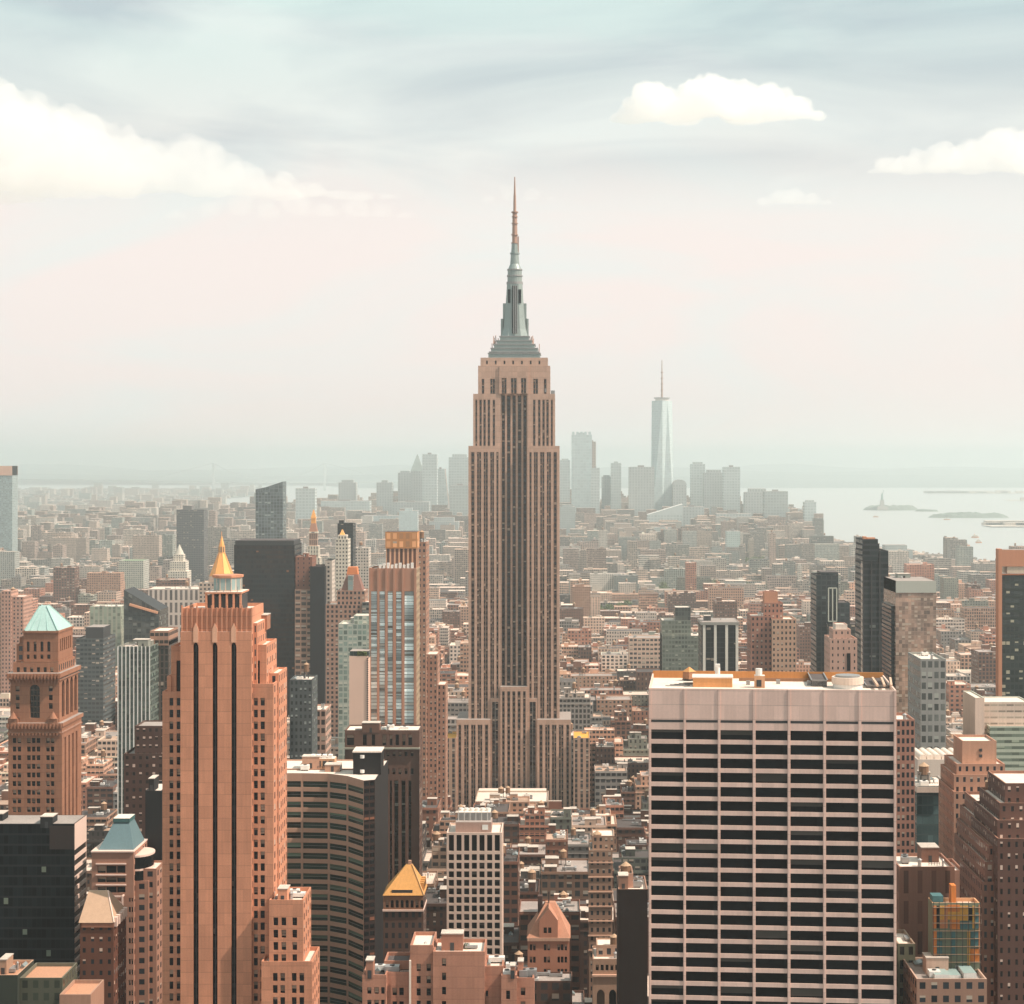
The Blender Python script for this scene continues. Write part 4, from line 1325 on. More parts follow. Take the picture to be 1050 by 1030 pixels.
m.box(X(392.4), X(434.6), d - 0.7, d + 14.4, Z(934.4), Z(932.6), WB, bay=0, flo=0, bottom=True)
m.build("cornice", T.root)
m = MB()
e = [(X(392.5), d - 0.8), (X(435), d - 0.8), (X(435), d + 15), (X(392.5), d + 15)]
m.frustum(e, [(X(414.5), d + 6.4), (X(421), d + 6.4), (X(421), d + 8), (X(414.5), d + 8)], Z(918), Z(891), OCHRE)
m.bar((X(435), d - 0.8, Z(918) + .1), (X(421), d + 6.4, Z(891) + .1), 0.35, plain("ochre_ridge", (0.5, 0.28, 0.12), 0.8))
m.build("hip_roof", T.root)
m = MB()
m.box(X(402), X(423), d - 0.2, d + 2.0, Z(916.5), Z(912.5), DARKSTEEL, OCHRE, bay=0, flo=0)
m.build("dormer", T.root)
for i in range(4):
    m = MB()
    yy = d + 2.5 + i * 2.9
    m.box(X(430) - 1.5, X(434) , yy, yy + 1.4, Z(916), Z(907), OCHRE, bay=0, flo=0)
    m.box(X(434), X(434) + 0.06, yy + 0.2, yy + 1.2, Z(914.5), Z(909), DARKGLASS, bay=0, flo=0)
    m.build("dormer", T.root)
m = MB()
m.box(X(417), X(420), d + 6.6, d + 7.8, Z(891.5), Z(887), TANP, bay=0, flo=0)
m.build("chimney", T.root)
T.done()

# ---- white grid tower
d = 720.0
WG = (0.74, 0.55, 0.45)
WGM = plain("cream_grid", WG, 0.75, amt=0.1)
T = Tower("white_grid_tower", "slim cream tower with a regular grid of square dark windows, seven across", "office tower", 458, 514.5, 854, d, 20, WGM, build=False, col=WG, nick="the slim cream grid tower", par=0.8)
X = lambda p: wx(p, d)
Z = lambda y: wz(y, d)
win = Windows(T.root, PANE_BIG, bars=False)
ops = px_open(458, d, [(460.2 + 7.85 * i, 465.4 + 7.85 * i) for i in range(7)])
wv = [(Z(873), Z(856.4))] + [(Z(882.6 + 8.76 * i), Z(876.2 + 8.76 * i)) for i in range(50) if Z(882.6 + 8.76 * i) > 4]
holes(T.w, (X(458), d), (1, 0), cuts(X(514.5) - X(458), ops), vcuts(0, T.Z, list(reversed(wv))), 0.6, WGM, win)
win.done()
T.block(X(458), X(514.5), d, d + 20, 0, T.Z, faces="rbl", mat=facade("cream_grid_side", (0.58, 0.42, 0.34), wf=0.15, hf=0.5), bay=6)
m = MB()
m.box(X(466.5), X(503.5), d + 4, d + 14, T.Z - 0.8, T.Z + 3.2, plain("taupe_panel", (0.36, 0.24, 0.20), 0.8), ROOF_GREY, bay=0, flo=0)
m.build("penthouse", T.root)
m = MB()
m.box(X(468), X(502), d + 8, d + 17, T.Z + 3.2, T.Z + 6.2, STEEL, ROOF_PALE, bay=0, flo=0)
for i in range(6):
    m.cyl(X(471 + 5.6 * i), d + 12, 0.9, 0.9, T.Z + 6.2, T.Z + 7.2, WHITEMETAL, 10)
    m.bar((X(469 + 6 * i), d + 7.6, T.Z + 3.2), (X(469 + 6 * i), d + 7.6, T.Z + 7.0), 0.2, WHITEMETAL)
m.build("cooling_tower", T.root)
m = MB()
m.box(X(494), X(500), d + 3.8, d + 3.99, T.Z + 0.3, T.Z + 2.2, plain("pale_blue_panel", (0.6, 0.62, 0.6), 0.6), bay=0, flo=0)
m.build("door", T.root)
T.done()

# ---- salmon brick block at the lower edge
d = 480.0
SB = (0.40, 0.185, 0.122)
SBM = plain("salmon_brick", SB, 0.85, amt=0.24, course=2.8)
T = Tower("salmon_brick_block", "stepped salmon brick block with parapeted roofs in front of the cream grid tower", "building", 420, 497, 975, d, 12, SBM, build=False, col=SB, nick="the salmon brick block", par=0.9, tcol=(0.7, 0.56, 0.46))
win = Windows(T.root, PANE)


def brick_front(x0, x1, yt, y0, dp, cols, ystart, step, h, par=0.9, faces="rbl", roof=None):
    ops = px_open(x0, y0, cols)
    wv = [(wz(ystart + h + step * i, y0), wz(ystart + step * i, y0)) for i in range(40) if wz(ystart + h + step * i, y0) > 20]
    holes(T.w, (wx(x0, y0), y0), (1, 0), cuts(wx(x1, y0) - wx(x0, y0), ops), vcuts(0, wz(yt, y0), list(reversed(wv))), 0.4, SBM, win)
    T.block(wx(x0, y0), wx(x1, y0), y0, y0 + dp, 0, wz(yt, y0), faces=faces, par=par, mat=facade("salmon_side", SB, wf=0.3, hf=0.4), roof=roof)


brick_front(420.5, 444, 969.5, 481, 14, [(427.2, 431.4), (437.4, 441.8)], 988.5, 12.6, 7.6)
brick_front(444, 497, 976, 480, 13, [(453.2, 457.4)], 983, 14.6, 8)
brick_front(396, 420.5, 997, 482, 11, [(402.4, 407.0), (409.4, 414.0)], 1013, 14, 8)
brick_front(371.5, 396, 1000, 479, 10, [(376.6, 380.8), (383.8, 388.4), (390.8, 394.4)], 1012.5, 13, 7, roof=ROOF_TAR)
brick_front(394, 420.5, 985.5, 487, 9, [], 1040, 14, 8, roof=ROOF_TAR)
brick_front(497, 516, 991, 482, 11, [(494.6 + 3.5, 497 + 3.5)], 1016, 14, 6)
brick_front(514, 530, 1000, 479, 9, [(519, 523)], 1016, 14, 9)
brick_front(530, 547.5, 1003, 481, 10, [(534, 538.6)], 1013, 14, 8, roof=ROOF_TAR)
win.done()
for a_, b_, y_, dp_, p_ in ((372, 395, 479, 10, 1000), (397, 420, 482, 5, 997), (498, 515, 482, 10, 991), (515, 529, 479, 8, 1000), (531, 547, 481, 9, 1003)):
    roof_clutter(T.roofs[0], wx(a_, y_), wx(b_, y_), y_, y_ + dp_, wz(p_, y_) - 0.9, random.Random(a_), 3, 0, SB)
m = MB()
m.box(wx(419.6, 480.2), wx(421.4, 480.2), 479.8, 480.6, 0, wz(985, 480.2), plain("pale_downpipe", (0.72, 0.60, 0.5), 0.7), bay=0, flo=0)
m.build("pilaster", T.root)
rnd = random.Random(2)
for i in range(16):
    m = MB()
    px, py = wx(474 + rnd.gauss(0, 3), 487), 487 + rnd.gauss(0, .8)
    m.cyl(px, py, 0.5, 0.15, wz(976, 480) - 0.9, wz(976, 480) - 0.9 + rnd.uniform(0.4, 1.3), plain("shrub_green", (0.10, 0.13, 0.04), 0.9, amt=0.5), 6)
    m.build("potted_shrub", T.root)
roof_clutter(T.root, wx(424, 480), wx(493, 480), 482, 492, wz(976, 480) - 0.9, random.Random(7), 6, 0, SB)
T.done()

# ---- gabled terracotta block
d = 680.0
GC = (0.43, 0.19, 0.12)
GM = plain("gable_brick", GC, 0.85, amt=0.15)
T = Tower("gabled_brick_block", "red brown brick block with a pointed front gable and terracotta hip roof", "building", 541, 584, 962, d, 18, GM, build=False, col=GC, nick="the gabled brick block")
X = lambda p: wx(p, d)
Z = lambda y: wz(y, d)
win = Windows(T.root, PANE)
cols = [(543.2, 545.8), (546.6, 549.2), (557.6, 560.4), (561.2, 564.0), (571.6, 574.2), (575.0, 577.8), (579, 581.4)]
wv = [(Z(975 + 12.6 * i), Z(968.6 + 12.6 * i)) for i in range(24) if Z(975 + 12.6 * i) > 4]
holes(T.w, (X(541), d), (1, 0), cuts(X(584) - X(541), px_open(541, d, cols)), vcuts(0, Z(962), list(reversed(wv))), 0.45, GM, win)
T.block(X(541), X(584), d, d + 18, 0, Z(962), faces="rbl", par=0, mat=facade("gable_side", GC, wf=0.4, hf=0.5))
# front gable
za, zb = Z(962), Z(944)
holes(T.w, (X(553), d - 0.4), (1, 0), cuts(X(572) - X(553), px_open(553, d, [(557.4, 560.8), (562, 565.4)])), vcuts(za, zb, [(Z(957), Z(951))]), 0.4, GM, win)
T.w.poly([(X(553), d - 0.4, zb), (X(572), d - 0.4, zb), (X(562.5), d - 0.4, Z(931))], GM)
for a, b in ((553, 562.5), (572, 562.5)):
    T.w.poly([(X(a), d - 0.4, zb), (X(b), d - 0.4, Z(931)), (X(b), d + 9, Z(931)), (X(a), d + 4, zb)], TERRA)
    T.w.poly([(X(a), d - 0.4, za), (X(a), d + 4, za), (X(a), d + 4, zb), (X(a), d - 0.4, zb)], GM)
win.done()
m = MB()
e = [(X(540), d - 0.5), (X(585), d - 0.5), (X(585), d + 18.5), (X(540), d + 18.5)]
m.frustum(e, [(X(559), d + 8), (X(569), d + 8), (X(569), d + 11), (X(559), d + 11)], Z(962), Z(931), TERRA)
m.build("hip_roof", T.root)
m = MB()
m.box(X(551), X(556), d + 9, d + 12, Z(955), Z(925), plain("dark_chimney", (0.09, 0.05, 0.04), 0.85), bay=0, flo=0)
m.build("chimney", T.root)
m = MB()
m.bar((X(562.5), d + 8, Z(931)), (X(562.5), d + 8, Z(920)), 0.4, DARKSTEEL)
m.build("finial", T.root)
m = MB()
for i in range(22):
    u = X(541) + (X(584) - X(541)) * (i + 0.5) / 22
    m.box(u - 0.4, u + 0.4, d - 0.6, d - 0.02, Z(965), Z(961.6), plain("cornice_pale", (0.62, 0.38, 0.27), 0.8), bay=0, flo=0, bottom=True)
m.build("cornice", T.root)
T.done()
# ------------------------------------------------------------------ middle distance, towers one by one
GLS = (0.03, 0.04, 0.042)


def F(name, wall, **k):
    return facade(name, wall, **k)


# far dark slab and the slanted glass blade behind it
T = Tower("dark_slab_tower", "wide black glass slab standing behind the gold-tipped pyramid roof", "office tower", 240, 302, 559, 1500, 40, F("black_slab", (0.020, 0.022, 0.023), glass=(0.012, 0.018, 0.020), wf=0.86, hf=0.62, lit=0.02, blind=(0.25, 0.1, 0.05), refl=0.2, tint=(0.05, 0.028, 0.02)), bay=2.2, flo=3.8, roof=ROOF_TAR, col=(0.03, 0.03, 0.03), nick="the wide black slab")
T.block(wx(241, 1500), wx(301, 1500), 1500.6, 1539, T.Z - 1, T.Z + 3.5, mat=DARKSTEEL, par=0)
T.done()
d = 2400.0
T = Tower("slanted_glass_tower", "glass tower with a slanted top rising behind the wide black slab", "tower", 262, 290, 505, d, 30, F("blade_glass", (0.16, 0.19, 0.19), glass=(0.10, 0.125, 0.125), wf=0.85, hf=0.85, lit=0.1, blind=(0.3, 0.34, 0.33), refl=0.7, tint=(0.03, 0.045, 0.05)), col=(0.12, 0.14, 0.14), bay=4, flo=4, nick="the slanted glass tower", par=0)
a, b2, c = wx(262, d), wx(290, d), wx(272, d)
for p, q, zp, zq in (((a, d), (c, d), wz(502, d), wz(500, d)), ((c, d), (b2, d), wz(500, d), wz(494, d)), ((b2, d), (b2, d + 30), wz(494, d), wz(494, d)), ((b2, d + 30), (a, d + 30), wz(494, d), wz(502, d)), ((a, d + 30), (a, d), wz(502, d), wz(502, d))):
    T.w.poly([(*p, T.Z), (*q, T.Z), (*q, zq), (*p, zp)], T.mat, [(0, 0), (4, 0), (4, 3), (0, 3)], T.col)
T.flat([(a, d, wz(502, d)), (c, d, wz(500, d)), (b2, d, wz(494, d)), (b2, d + 30, wz(494, d)), (a, d + 30, wz(502, d))], STEEL)
T.done()

# gilded pyramid roof behind the orange setback tower
d = 1900.0
T = Tower("gilded_pyramid_tower", "pale tower with a tall gilded pyramid roof peeping over the orange setback tower", "tower", 204, 245, 598, d, 36, F("pale_lime", (0.5, 0.38, 0.3)), bay=4, flo=4, nick="the gold-tipped pyramid tower", col=(0.5, 0.38, 0.3))
m = MB()
cx, cy = wx(224, d), d + 18
oc = lambda r: [(cx + r * math.cos(t), cy + r * math.sin(t)) for t in [math.pi * (i + 0.5) / 4 for i in range(8)]]
m.frustum(oc(13.5), oc(12.5), wz(598, d), wz(592, d), plain("pale_lime_plain", (0.6, 0.42, 0.32)))
m.frustum(oc(12.3), oc(3.2), wz(592, d), wz(568, d), GOLD)
for i in range(8):
    m.bar((*oc(12.4)[i], wz(592, d)), (*oc(3.3)[i], wz(568, d)), 0.5, GOLD)
m.frustum(oc(3.6), oc(3.4), wz(568, d), wz(561, d), F("lantern_gold", (0.8, 0.4, 0.14), glass=(0.15, 0.07, 0.03), wf=0.5, hf=0.8, lit=0), bay=2.6, flo=7)
m.frustum(oc(3.0), oc(0.3), wz(561, d), wz(550, d), GOLD)
m.build("pyramid_roof", T.root)
m = MB()
m.bar((cx, cy, wz(551, d)), (cx, cy, wz(546, d)), 0.6, GOLD)
m.build("finial", T.root)
T.done()

# clock tower with an orange cap
d = 2100.0
CT = F("clock_stone", (0.62, 0.56, 0.45), wf=0.35, hf=0.5, span=(0.4, 0.36, 0.3))
T = Tower("clock_tower", "slender pale stone campanile with arcaded top and bright orange pyramid cap", "tower", 314, 328, 572, d, 16, CT, bay=3, flo=4, nick="the orange-capped campanile", col=(0.62, 0.56, 0.45), par=0)
cx, cy = wx(320.6, d), d + 8
T.block(wx(315.2, d), wx(326.4, d), d + 1, d + 14, T.Z, wz(560, d), par=0)
T.block(wx(316.6, d), wx(324.8, d), d + 3, d + 12, wz(560, d), wz(547, d), par=0, mat=F("clock_arcade", (0.45, 0.28, 0.2), glass=(0.1, 0.07, 0.06), wf=0.6, hf=0.8, lit=0), bay=2.4, flo=9)
m = MB()
q = lambda r: [(cx - r, cy - r), (cx + r, cy - r), (cx + r, cy + r), (cx - r, cy + r)]
m.frustum(q(5.2), q(4.9), wz(547, d), wz(545.5, d), CT)
m.frustum(q(4.4), q(2.6), wz(545.5, d), wz(537, d), plain("brown_tiles", (0.40, 0.2, 0.13)))
m.frustum(q(2.6), q(2.4), wz(537, d), wz(532, d), GOLD)
m.frustum(q(3.0), q(0.4), wz(532, d), wz(523, d), GOLD)
m.build("pyramid_roof", T.root)
m = MB()
m.cyl(cx, d - 0.2, 3.2, 3.2, wz(566, d), wz(566, d) + 0.3, plain("clock_white", (0.75, 0.72, 0.65)))
T.done()

# brown and black pair
d = 1500.0
T = Tower("brown_balcony_tower", "brown apartment tower with stacked balconies joined to a plain black slab", "apartment tower", 303, 320, 571, d, 26, F("brown_plain", (0.24, 0.11, 0.075), wf=0.2, hf=0.4, lit=0.05), bay=5, nick="the brown balcony tower", col=(0.24, 0.11, 0.075))
T.block(wx(303.5, d), wx(321.5, d), d - 6, d, 0, wz(604, d), mat=F("balconies", (0.34, 0.21, 0.15), glass=(0.05, 0.04, 0.035), wf=0.8, hf=0.55, lit=0.3), bay=4, flo=4.6)
T.done(2, 0, 4)
T = Tower("black_slab", "thin black windowless slab against the brown balcony tower", "tower", 318, 333, 581, d - 8, 30, plain("near_black", (0.016, 0.018, 0.02), 0.5, amt=0.1), roof=ROOF_TAR, nick="the thin black slab", col=(0.02, 0.02, 0.02))
T.block(wx(333, d), wx(340, d), d + 2, d + 22, 0, wz(575, d + 2), mat=F("pale_side", (0.55, 0.47, 0.4), wf=0.3, hf=0.5), bay=4)
T.done()
T = Tower("black_narrow_tower", "narrow black tower with a pale cornice rising behind a white spired one", "tower", 346, 362, 537, 2000, 26, F("black_fins", (0.022, 0.026, 0.028), glass=(0.01, 0.012, 0.013), wf=0.8, hf=0.7, lit=0.03, refl=0.2), bay=3, roof=ROOF_TAR, col=(0.03, 0.03, 0.03), nick="the narrow black tower").done(2, 0, 2)
d = 1800.0
T = Tower("white_spired_tower", "narrow white tower with a small orange pointed cap before the narrow black tower", "tower", 344, 357, 553, d, 20, F("white_stone", (0.6, 0.54, 0.45), wf=0.45, hf=0.45), bay=3, nick="the white orange-capped tower", col=(0.6, 0.54, 0.45))
T.block(wx(346, d), wx(355, d), d + 3, d + 15, T.Z - 1, wz(549, d), par=0)
m = MB()
a, b2 = wx(347.5, d), wx(352.5, d)
m.frustum([(a, d + 5), (b2, d + 5), (b2, d + 12), (a, d + 12)], [(wx(349.6, d), d + 8), (wx(350.4, d), d + 8), (wx(350.4, d), d + 9), (wx(349.6, d), d + 9)], wz(549, d), wz(543.5, d), GOLD)
m.build("pyramid_roof", T.root)
T.done()
Tower("pale_shaft", "pale grey apartment shaft standing past the narrow black tower", "apartment tower", 364, 378, 562, 2200, 26, F("pale_shaft_wall", (0.52, 0.46, 0.4), wf=0.5, hf=0.5), nick="the pale apartment shaft", col=(0.52, 0.46, 0.4)).done(2, 1, 6)

# mansard top with an orange cap
d = 1400.0
BT = (0.38, 0.225, 0.165)
T = Tower("mansard_tower", "brown stone hotel with a stepped mansard top and flat orange cap", "building", 334, 379, 620, d, 30, F("mansard_wall", BT, wf=0.5, hf=0.55), nick="the mansard-topped hotel", col=BT)
T.block(wx(345, d), wx(374, d), d + 3, d + 24, T.Z - 1, wz(606, d), par=0.5)
m = MB()
a = [(wx(349, d), d + 5), (wx(371, d), d + 5), (wx(371, d), d + 22), (wx(349, d), d + 22)]
b2 = [(wx(354, d), d + 9), (wx(365.5, d), d + 9), (wx(365.5, d), d + 18), (wx(354, d), d + 18)]
m.frustum(a, b2, wz(606, d), wz(590, d), plain("mansard_slate", (0.26, 0.13, 0.10)))
m.frustum(b2, [(p + (0.8 if i in (0, 3) else -0.8), q) for i, (p, q) in enumerate(b2)], wz(590, d), wz(582.5, d), plain("orange_cap", (0.75, 0.24, 0.09), 0.7))
m.box(wx(356, d), wx(361.5, d), d + 4, d + 10, wz(606, d), wz(591, d), F("mansard_glass", (0.3, 0.3, 0.27), glass=(0.2, 0.26, 0.25), wf=0.8, hf=0.8, lit=0), bay=3, flo=4)
m.build("mansard_roof", T.root)
T.block(wx(372, d), wx(384, d), d - 4, d + 16, 0, wz(617, d), mat=F("grey_band", (0.2, 0.2, 0.18), wf=0.9, hf=0.5, lit=0.2), par=0.6)
T.done(4, 1, 8)

# pale green glass block with a dark roof garden, and the blank pink slab
d = 1100.0
T = Tower("green_glass_block", "pale green glass apartment block behind a blank pink wall", "apartment block", 347, 381, 640, d, 26, F("pale_green_glass", (0.38, 0.41, 0.35), glass=(0.26, 0.32, 0.28), wf=0.75, hf=0.7, lit=0.25, blind=(0.5, 0.5, 0.42), refl=0.6, tint=(0.14, 0.19, 0.16)), bay=2.6, flo=3.3, nick="the pale green glass block", col=(0.4, 0.42, 0.36))
T.block(wx(362, d), wx(380, d), d + 4, d + 20, T.Z - 1, wz(632, d), mat=F("pale_green_glass", None), par=0.5)
T.done(3, 0, 4)
d = 950.0
T = Tower("pink_slab", "blank pale pink windowless slab with a planted roof edge", "building", 358, 377.6, 673, d, 22, plain("pale_pink", (0.74, 0.50, 0.39), 0.8, amt=0.07), nick="the blank pink slab", col=(0.72, 0.48, 0.38))
for i in range(34):
    m = MB()
    yy = 675 + i * 2.2
    z = wz(yy, d)
    m.box(wx(376.2, d), wx(377.7, d), d - 0.4, d - 0.01, z - 0.5, z, DARKSTEEL, bay=0, flo=0, bottom=True)
    m.build("slot_window", T.root)
m = MB()
m.box(wx(358.5, d), wx(378, d), d + 1, d + 14, T.Z - 1, T.Z + 2.4, F("roof_glasshouse", (0.06, 0.07, 0.06), glass=(0.03, 0.045, 0.04), wf=0.8, hf=0.8, lit=0), ROOF_GREY, bay=2, flo=3)
m.build("penthouse", T.root)
rnd = random.Random(5)
m = MB()
for i in range(160):
    p, q, r = wx(rnd.uniform(366, 376), d), d + rnd.uniform(-0.2, 1.4), T.Z + rnd.uniform(0, 2.3)
    s = rnd.uniform(0.2, 0.5)
    n = Vector((rnd.uniform(-1, 1), rnd.uniform(-1, 1), rnd.uniform(-1, 1))).normalized()
    t = n.orthogonal().normalized() * s
    v = n.cross(t)
    m.poly([(p + t.x, q + t.y, r + t.z), (p + v.x, q + v.y, r + v.z), (p - t.x, q - t.y, r - t.z), (p - v.x, q - v.y, r - v.z)], plain("shrub_green", None))
m.build("planter_foliage", T.root)
T.done()

# tower of pale teal glass strips between brown piers, crate-like top
d = 960.0
PB = (0.42, 0.215, 0.145)
PBM = plain("pier_brown", PB, 0.8, amt=0.12)
T = Tower("teal_strip_tower", "tall tower with pale blue-green glass strips between brown piers and a brown crown", "office tower", 379, 427, 583, d, 20, PBM, build=False, nick="the blue-strip tower", col=PB)
X = lambda p: wx(p, d)
Z = lambda y: wz(y, d)
cols = [(380, 386.6), (389, 394.6), (397.4, 402.6), (406.0, 411.6), (414.6, 424.2)]
ops = px_open(379, d, cols)
holes(T.w, (X(379), d), (1, 0), cuts(X(427) - X(379), ops), vcuts(0, Z(583), [(6, Z(606.5))]), 0.8, PBM)
win = Windows(T.root, PANE_TEAL, "window_panel", most=100)
for a, b in ops:
    n = 38
    z0, z1 = Z(742), Z(606.5)
    for i in range(n):
        za = z0 + (z1 - z0) * i / n
        win.add((X(379) + (a + b) / 2, d + 0.5, za + (z1 - z0) / n / 2), b - a, (z1 - z0) / n * 0.82, (1, 0))
    m = MB()
    m.poly([(X(379) + a, d + 0.79, 6), (X(379) + b, d + 0.79, 6), (X(379) + b, d + 0.79, z1), (X(379) + a, d + 0.79, z1)], F("teal_backing", (0.14, 0.16, 0.15), glass=(0.2, 0.25, 0.25), wf=0.9, hf=0.8, lit=0), [(0, 0), (2, 0), (2, 70), (0, 70)])
    m.build("glazing_strip", T.root)
win.done()
T.block(X(379), X(427), d, d + 22, 0, Z(583), faces="rbl", mat=F("pier_brown_side", (0.36, 0.26, 0.17), wf=0.3, hf=0.5), par=0.8)
for i in range(6):
    u = (379.4, 387.8, 396, 404.2, 413, 425.6)[i]
    m = MB()
    m.box(X(u) - 0.5, X(u) + 0.5, d - 0.5, d - 0.01, 0, Z(583) + 0.3, PBM, bay=0, flo=0)
    m.build("pier", T.root)
m = MB()
m.box(X(394.6), X(426.5), d + 6, d + 20, Z(583) - 0.8, Z(563), F("crown_piers", (0.62, 0.34, 0.22), glass=(0.10, 0.05, 0.035), wf=0.62, hf=0.96, lit=0), bay=2.4, flo=11, top=ROOF_GREY)
m.box(X(394), X(427), d + 5.6, d + 20.4, Z(563), Z(546), F("crown_panels", (0.50, 0.23, 0.10), glass=(0.62, 0.3, 0.14), wf=0.6, hf=0.7, lit=0.2, gr=0.7), bay=3.6, flo=4, top=ROOF_TAR)
m.build("crown", T.root)
m = MB()
for i in range(9):
    m.box(X(388 + i * 4.1), X(390.5 + i * 4.1), d + 2, d + 4.5, Z(583) - 0.8, Z(583) + 1.6 + (i % 3) * 0.5, WHITEMETAL, bay=0, flo=0)
m.build("vent", T.root)
T.done()
d = 1150.0
T = Tower("thin_brick_tower", "thin brown brick tower with ragged ornate top beside the blue-strip tower", "tower", 424, 437, 556, d, 26, F("thin_brick", (0.36, 0.19, 0.13), wf=0.4, hf=0.5, lit=0.3), nick="the thin brick tower", bay=2.4, col=(0.36, 0.19, 0.13))
T.block(wx(426, d), wx(448, d), d + 5, d + 28, 0, wz(672, d), mat=F("thin_brick", None), par=0.6)
T.block(wx(430, d), wx(456, d), d + 9, d + 30, 0, wz(704, d), mat=F("thin_brick", None), par=0.6)
T.done(4, 1, 3)

# left of the orange setback tower
d = 1100.0
T = Tower("angled_glass_tower", "dark glass tower with an angled top and an orange ledge", "office tower", 127, 163, 632, d, 30, F("dark_blue_glass", (0.10, 0.10, 0.09), glass=(0.05, 0.058, 0.055), wf=0.8, hf=0.75, lit=0.15, blind=(0.2, 0.2, 0.18), tint=(0.13, 0.13, 0.12)), build=False, bay=2.6, nick="the angle-topped glass tower", col=(0.12, 0.12, 0.11))
X = lambda p: wx(p, d)
T.block(X(127), X(163), d, d + 26, 0, wz(632, d), par=0)
za, zb, zc = wz(632, d), wz(605, d), wz(626, d)
for p, q, h0, h1 in (((X(127), d), (X(163), d), zb, zc), ((X(163), d), (X(163), d + 26), zc, zc), ((X(163), d + 26), (X(127), d + 26), zc, zb), ((X(127), d + 26), (X(127), d), zb, zb)):
    T.w.poly([(*p, za), (*q, za), (*q, h1), (*p, h0)], T.mat, [(0, 0), (8, 0), (8, 4), (0, 4)])
T.flat([(X(127), d, zb), (X(163), d, zc), (X(163), d + 26, zc), (X(127), d + 26, zb)], DARKSTEEL)
m = MB()
m.bar((X(133), d - 0.6, wz(620, d)), (X(162), d - 0.6, wz(628.5, d)), 1.3, plain("orange_ledge", (0.72, 0.36, 0.22), 0.7))
m.build("ledge", T.root)
T.done()
d = 980.0
T = Tower("finned_glass_block", "green glass block striped by slim white vertical fins with trees on its roof", "office block", 120.5, 154, 663, d, 24, F("green_fins", (0.12, 0.14, 0.12), glass=(0.05, 0.068, 0.06), wf=0.9, hf=0.72, lit=0.12, blind=(0.16, 0.2, 0.16), tint=(0.12, 0.145, 0.13)), bay=2, nick="the white-finned green glass block", col=(0.2, 0.2, 0.17))
for i in range(9):
    m = MB()
    u = wx(121 + 4.05 * i, d)
    m.box(u - 0.22, u + 0.22, d - 0.5, d - 0.01, 0, T.Z, WHITEMETAL, bay=0, flo=0)
    m.build("fin", T.root)
T.done(5, 0, 4)
T = Tower("brown_topped_block", "dark glass block with a brown boxed top storey beside white-finned glass", "office block", 155, 173, 658, 1000, 24, F("dark_fins", (0.10, 0.075, 0.06), glass=(0.025, 0.028, 0.026), wf=0.6, hf=0.8, lit=0.1), bay=2.6, nick="the brown-topped glass block", col=(0.3, 0.17, 0.12))
T.block(wx(154, 1000), wx(173, 1000), 999.4, 1024, wz(662, 1000), wz(647, 1000), mat=F("brown_top", (0.34, 0.19, 0.13), glass=(0.03, 0.025, 0.02), wf=0.85, hf=0.45, lit=0), flo=5, par=0.6)
T.done(3, 0, 4)
d = 800.0
T = Tower("dark_brick_block", "dark brown brick block dotted with small lit windows, stepped near its top", "apartment block", 127, 168, 773, d, 24, F("dark_brick_lit", (0.085, 0.045, 0.035), glass=(0.02, 0.016, 0.014), wf=0.4, hf=0.4, lit=0.5, blind=(0.62, 0.46, 0.38)), bay=2.6, flo=3.4, nick="the dark brick block", col=(0.10, 0.055, 0.04), roof=ROOF_GREY)
T.block(wx(136, d), wx(168, d), d + 4, d + 22, 0, wz(746, d), par=0.6)
T.done(3, 1, 8)
T = Tower("black_wedge_block", "sheer black wall squeezed against the orange setback tower", "building", 149, 166, 811, 640, 20, plain("black_stone", None), roof=ROOF_PALE, nick="the sheer black wall", col=(0.02, 0.02, 0.02)).done(1, 0, 2)
T = Tower("dark_blue_tower", "small dark slate-blue tower with a pale roof hut beside the orange setback tower", "apartment tower", 297, 320, 697, 1000, 22, F("slate_blue", (0.085, 0.095, 0.095), glass=(0.03, 0.035, 0.035), wf=0.45, hf=0.5, lit=0.2, blind=(0.3, 0.32, 0.3)), nick="the slate-blue tower", col=(0.09, 0.1, 0.1), bay=2.5).done(4, 1, 12)
T = Tower("ruddy_low_block", "pinkish brown block with open dark balconies below the slate-blue tower", "building", 318, 334, 728, 1040, 24, F("balcony_pink", (0.48, 0.3, 0.23), glass=(0.05, 0.035, 0.03), wf=0.7, hf=0.6, lit=0.1), nick="the open-balcony block", bay=3, flo=4.6, col=(0.48, 0.3, 0.23)).done(2, 0, 1)

# left edge
T = Tower("edge_glass_tower", "pale blue-grey glass tower with a peach top cut by the frame edge", "tower", -30, 12.5, 478, 4000, 40, F("edge_glass", (0.32, 0.37, 0.36), glass=(0.26, 0.33, 0.33), wf=0.8, hf=0.6, lit=0, refl=0.6), nick="the frame-edge glass tower", col=(0.5, 0.5, 0.48))
T.block(T.X0, T.X1, 3999, 4041, T.Z - 20, T.Z, mat=plain("peach_band", (0.7, 0.42, 0.3)), par=0)
T.done()
T = Tower("grey_slab", "lone grey slab tower rising from the far low-rise district", "tower", 181, 209, 523, 3600, 40, F("grey_slab_wall", (0.12, 0.12, 0.12), wf=0.7, hf=0.5), nick="the lone grey slab", col=(0.15, 0.15, 0.15))
T.block(wx(187, 3600), wx(196, 3600), 3604, 3630, T.Z - 2, wz(518.5, 3600), mat=plain("grey_concrete", (0.13, 0.13, 0.13)), par=0)
T.done()
d = 2600.0
T = Tower("domed_white_tower", "ornate white stone tower with stepped dome behind a white colonnaded block", "tower", 172, 192, 586, d, 28, F("white_ornate", (0.62, 0.57, 0.48), wf=0.35, hf=0.5), nick="the ornate white domed tower", col=(0.6, 0.55, 0.46), par=0)
T.block(wx(174, d), wx(190, d), d + 2, d + 24, T.Z, wz(576, d), par=0)
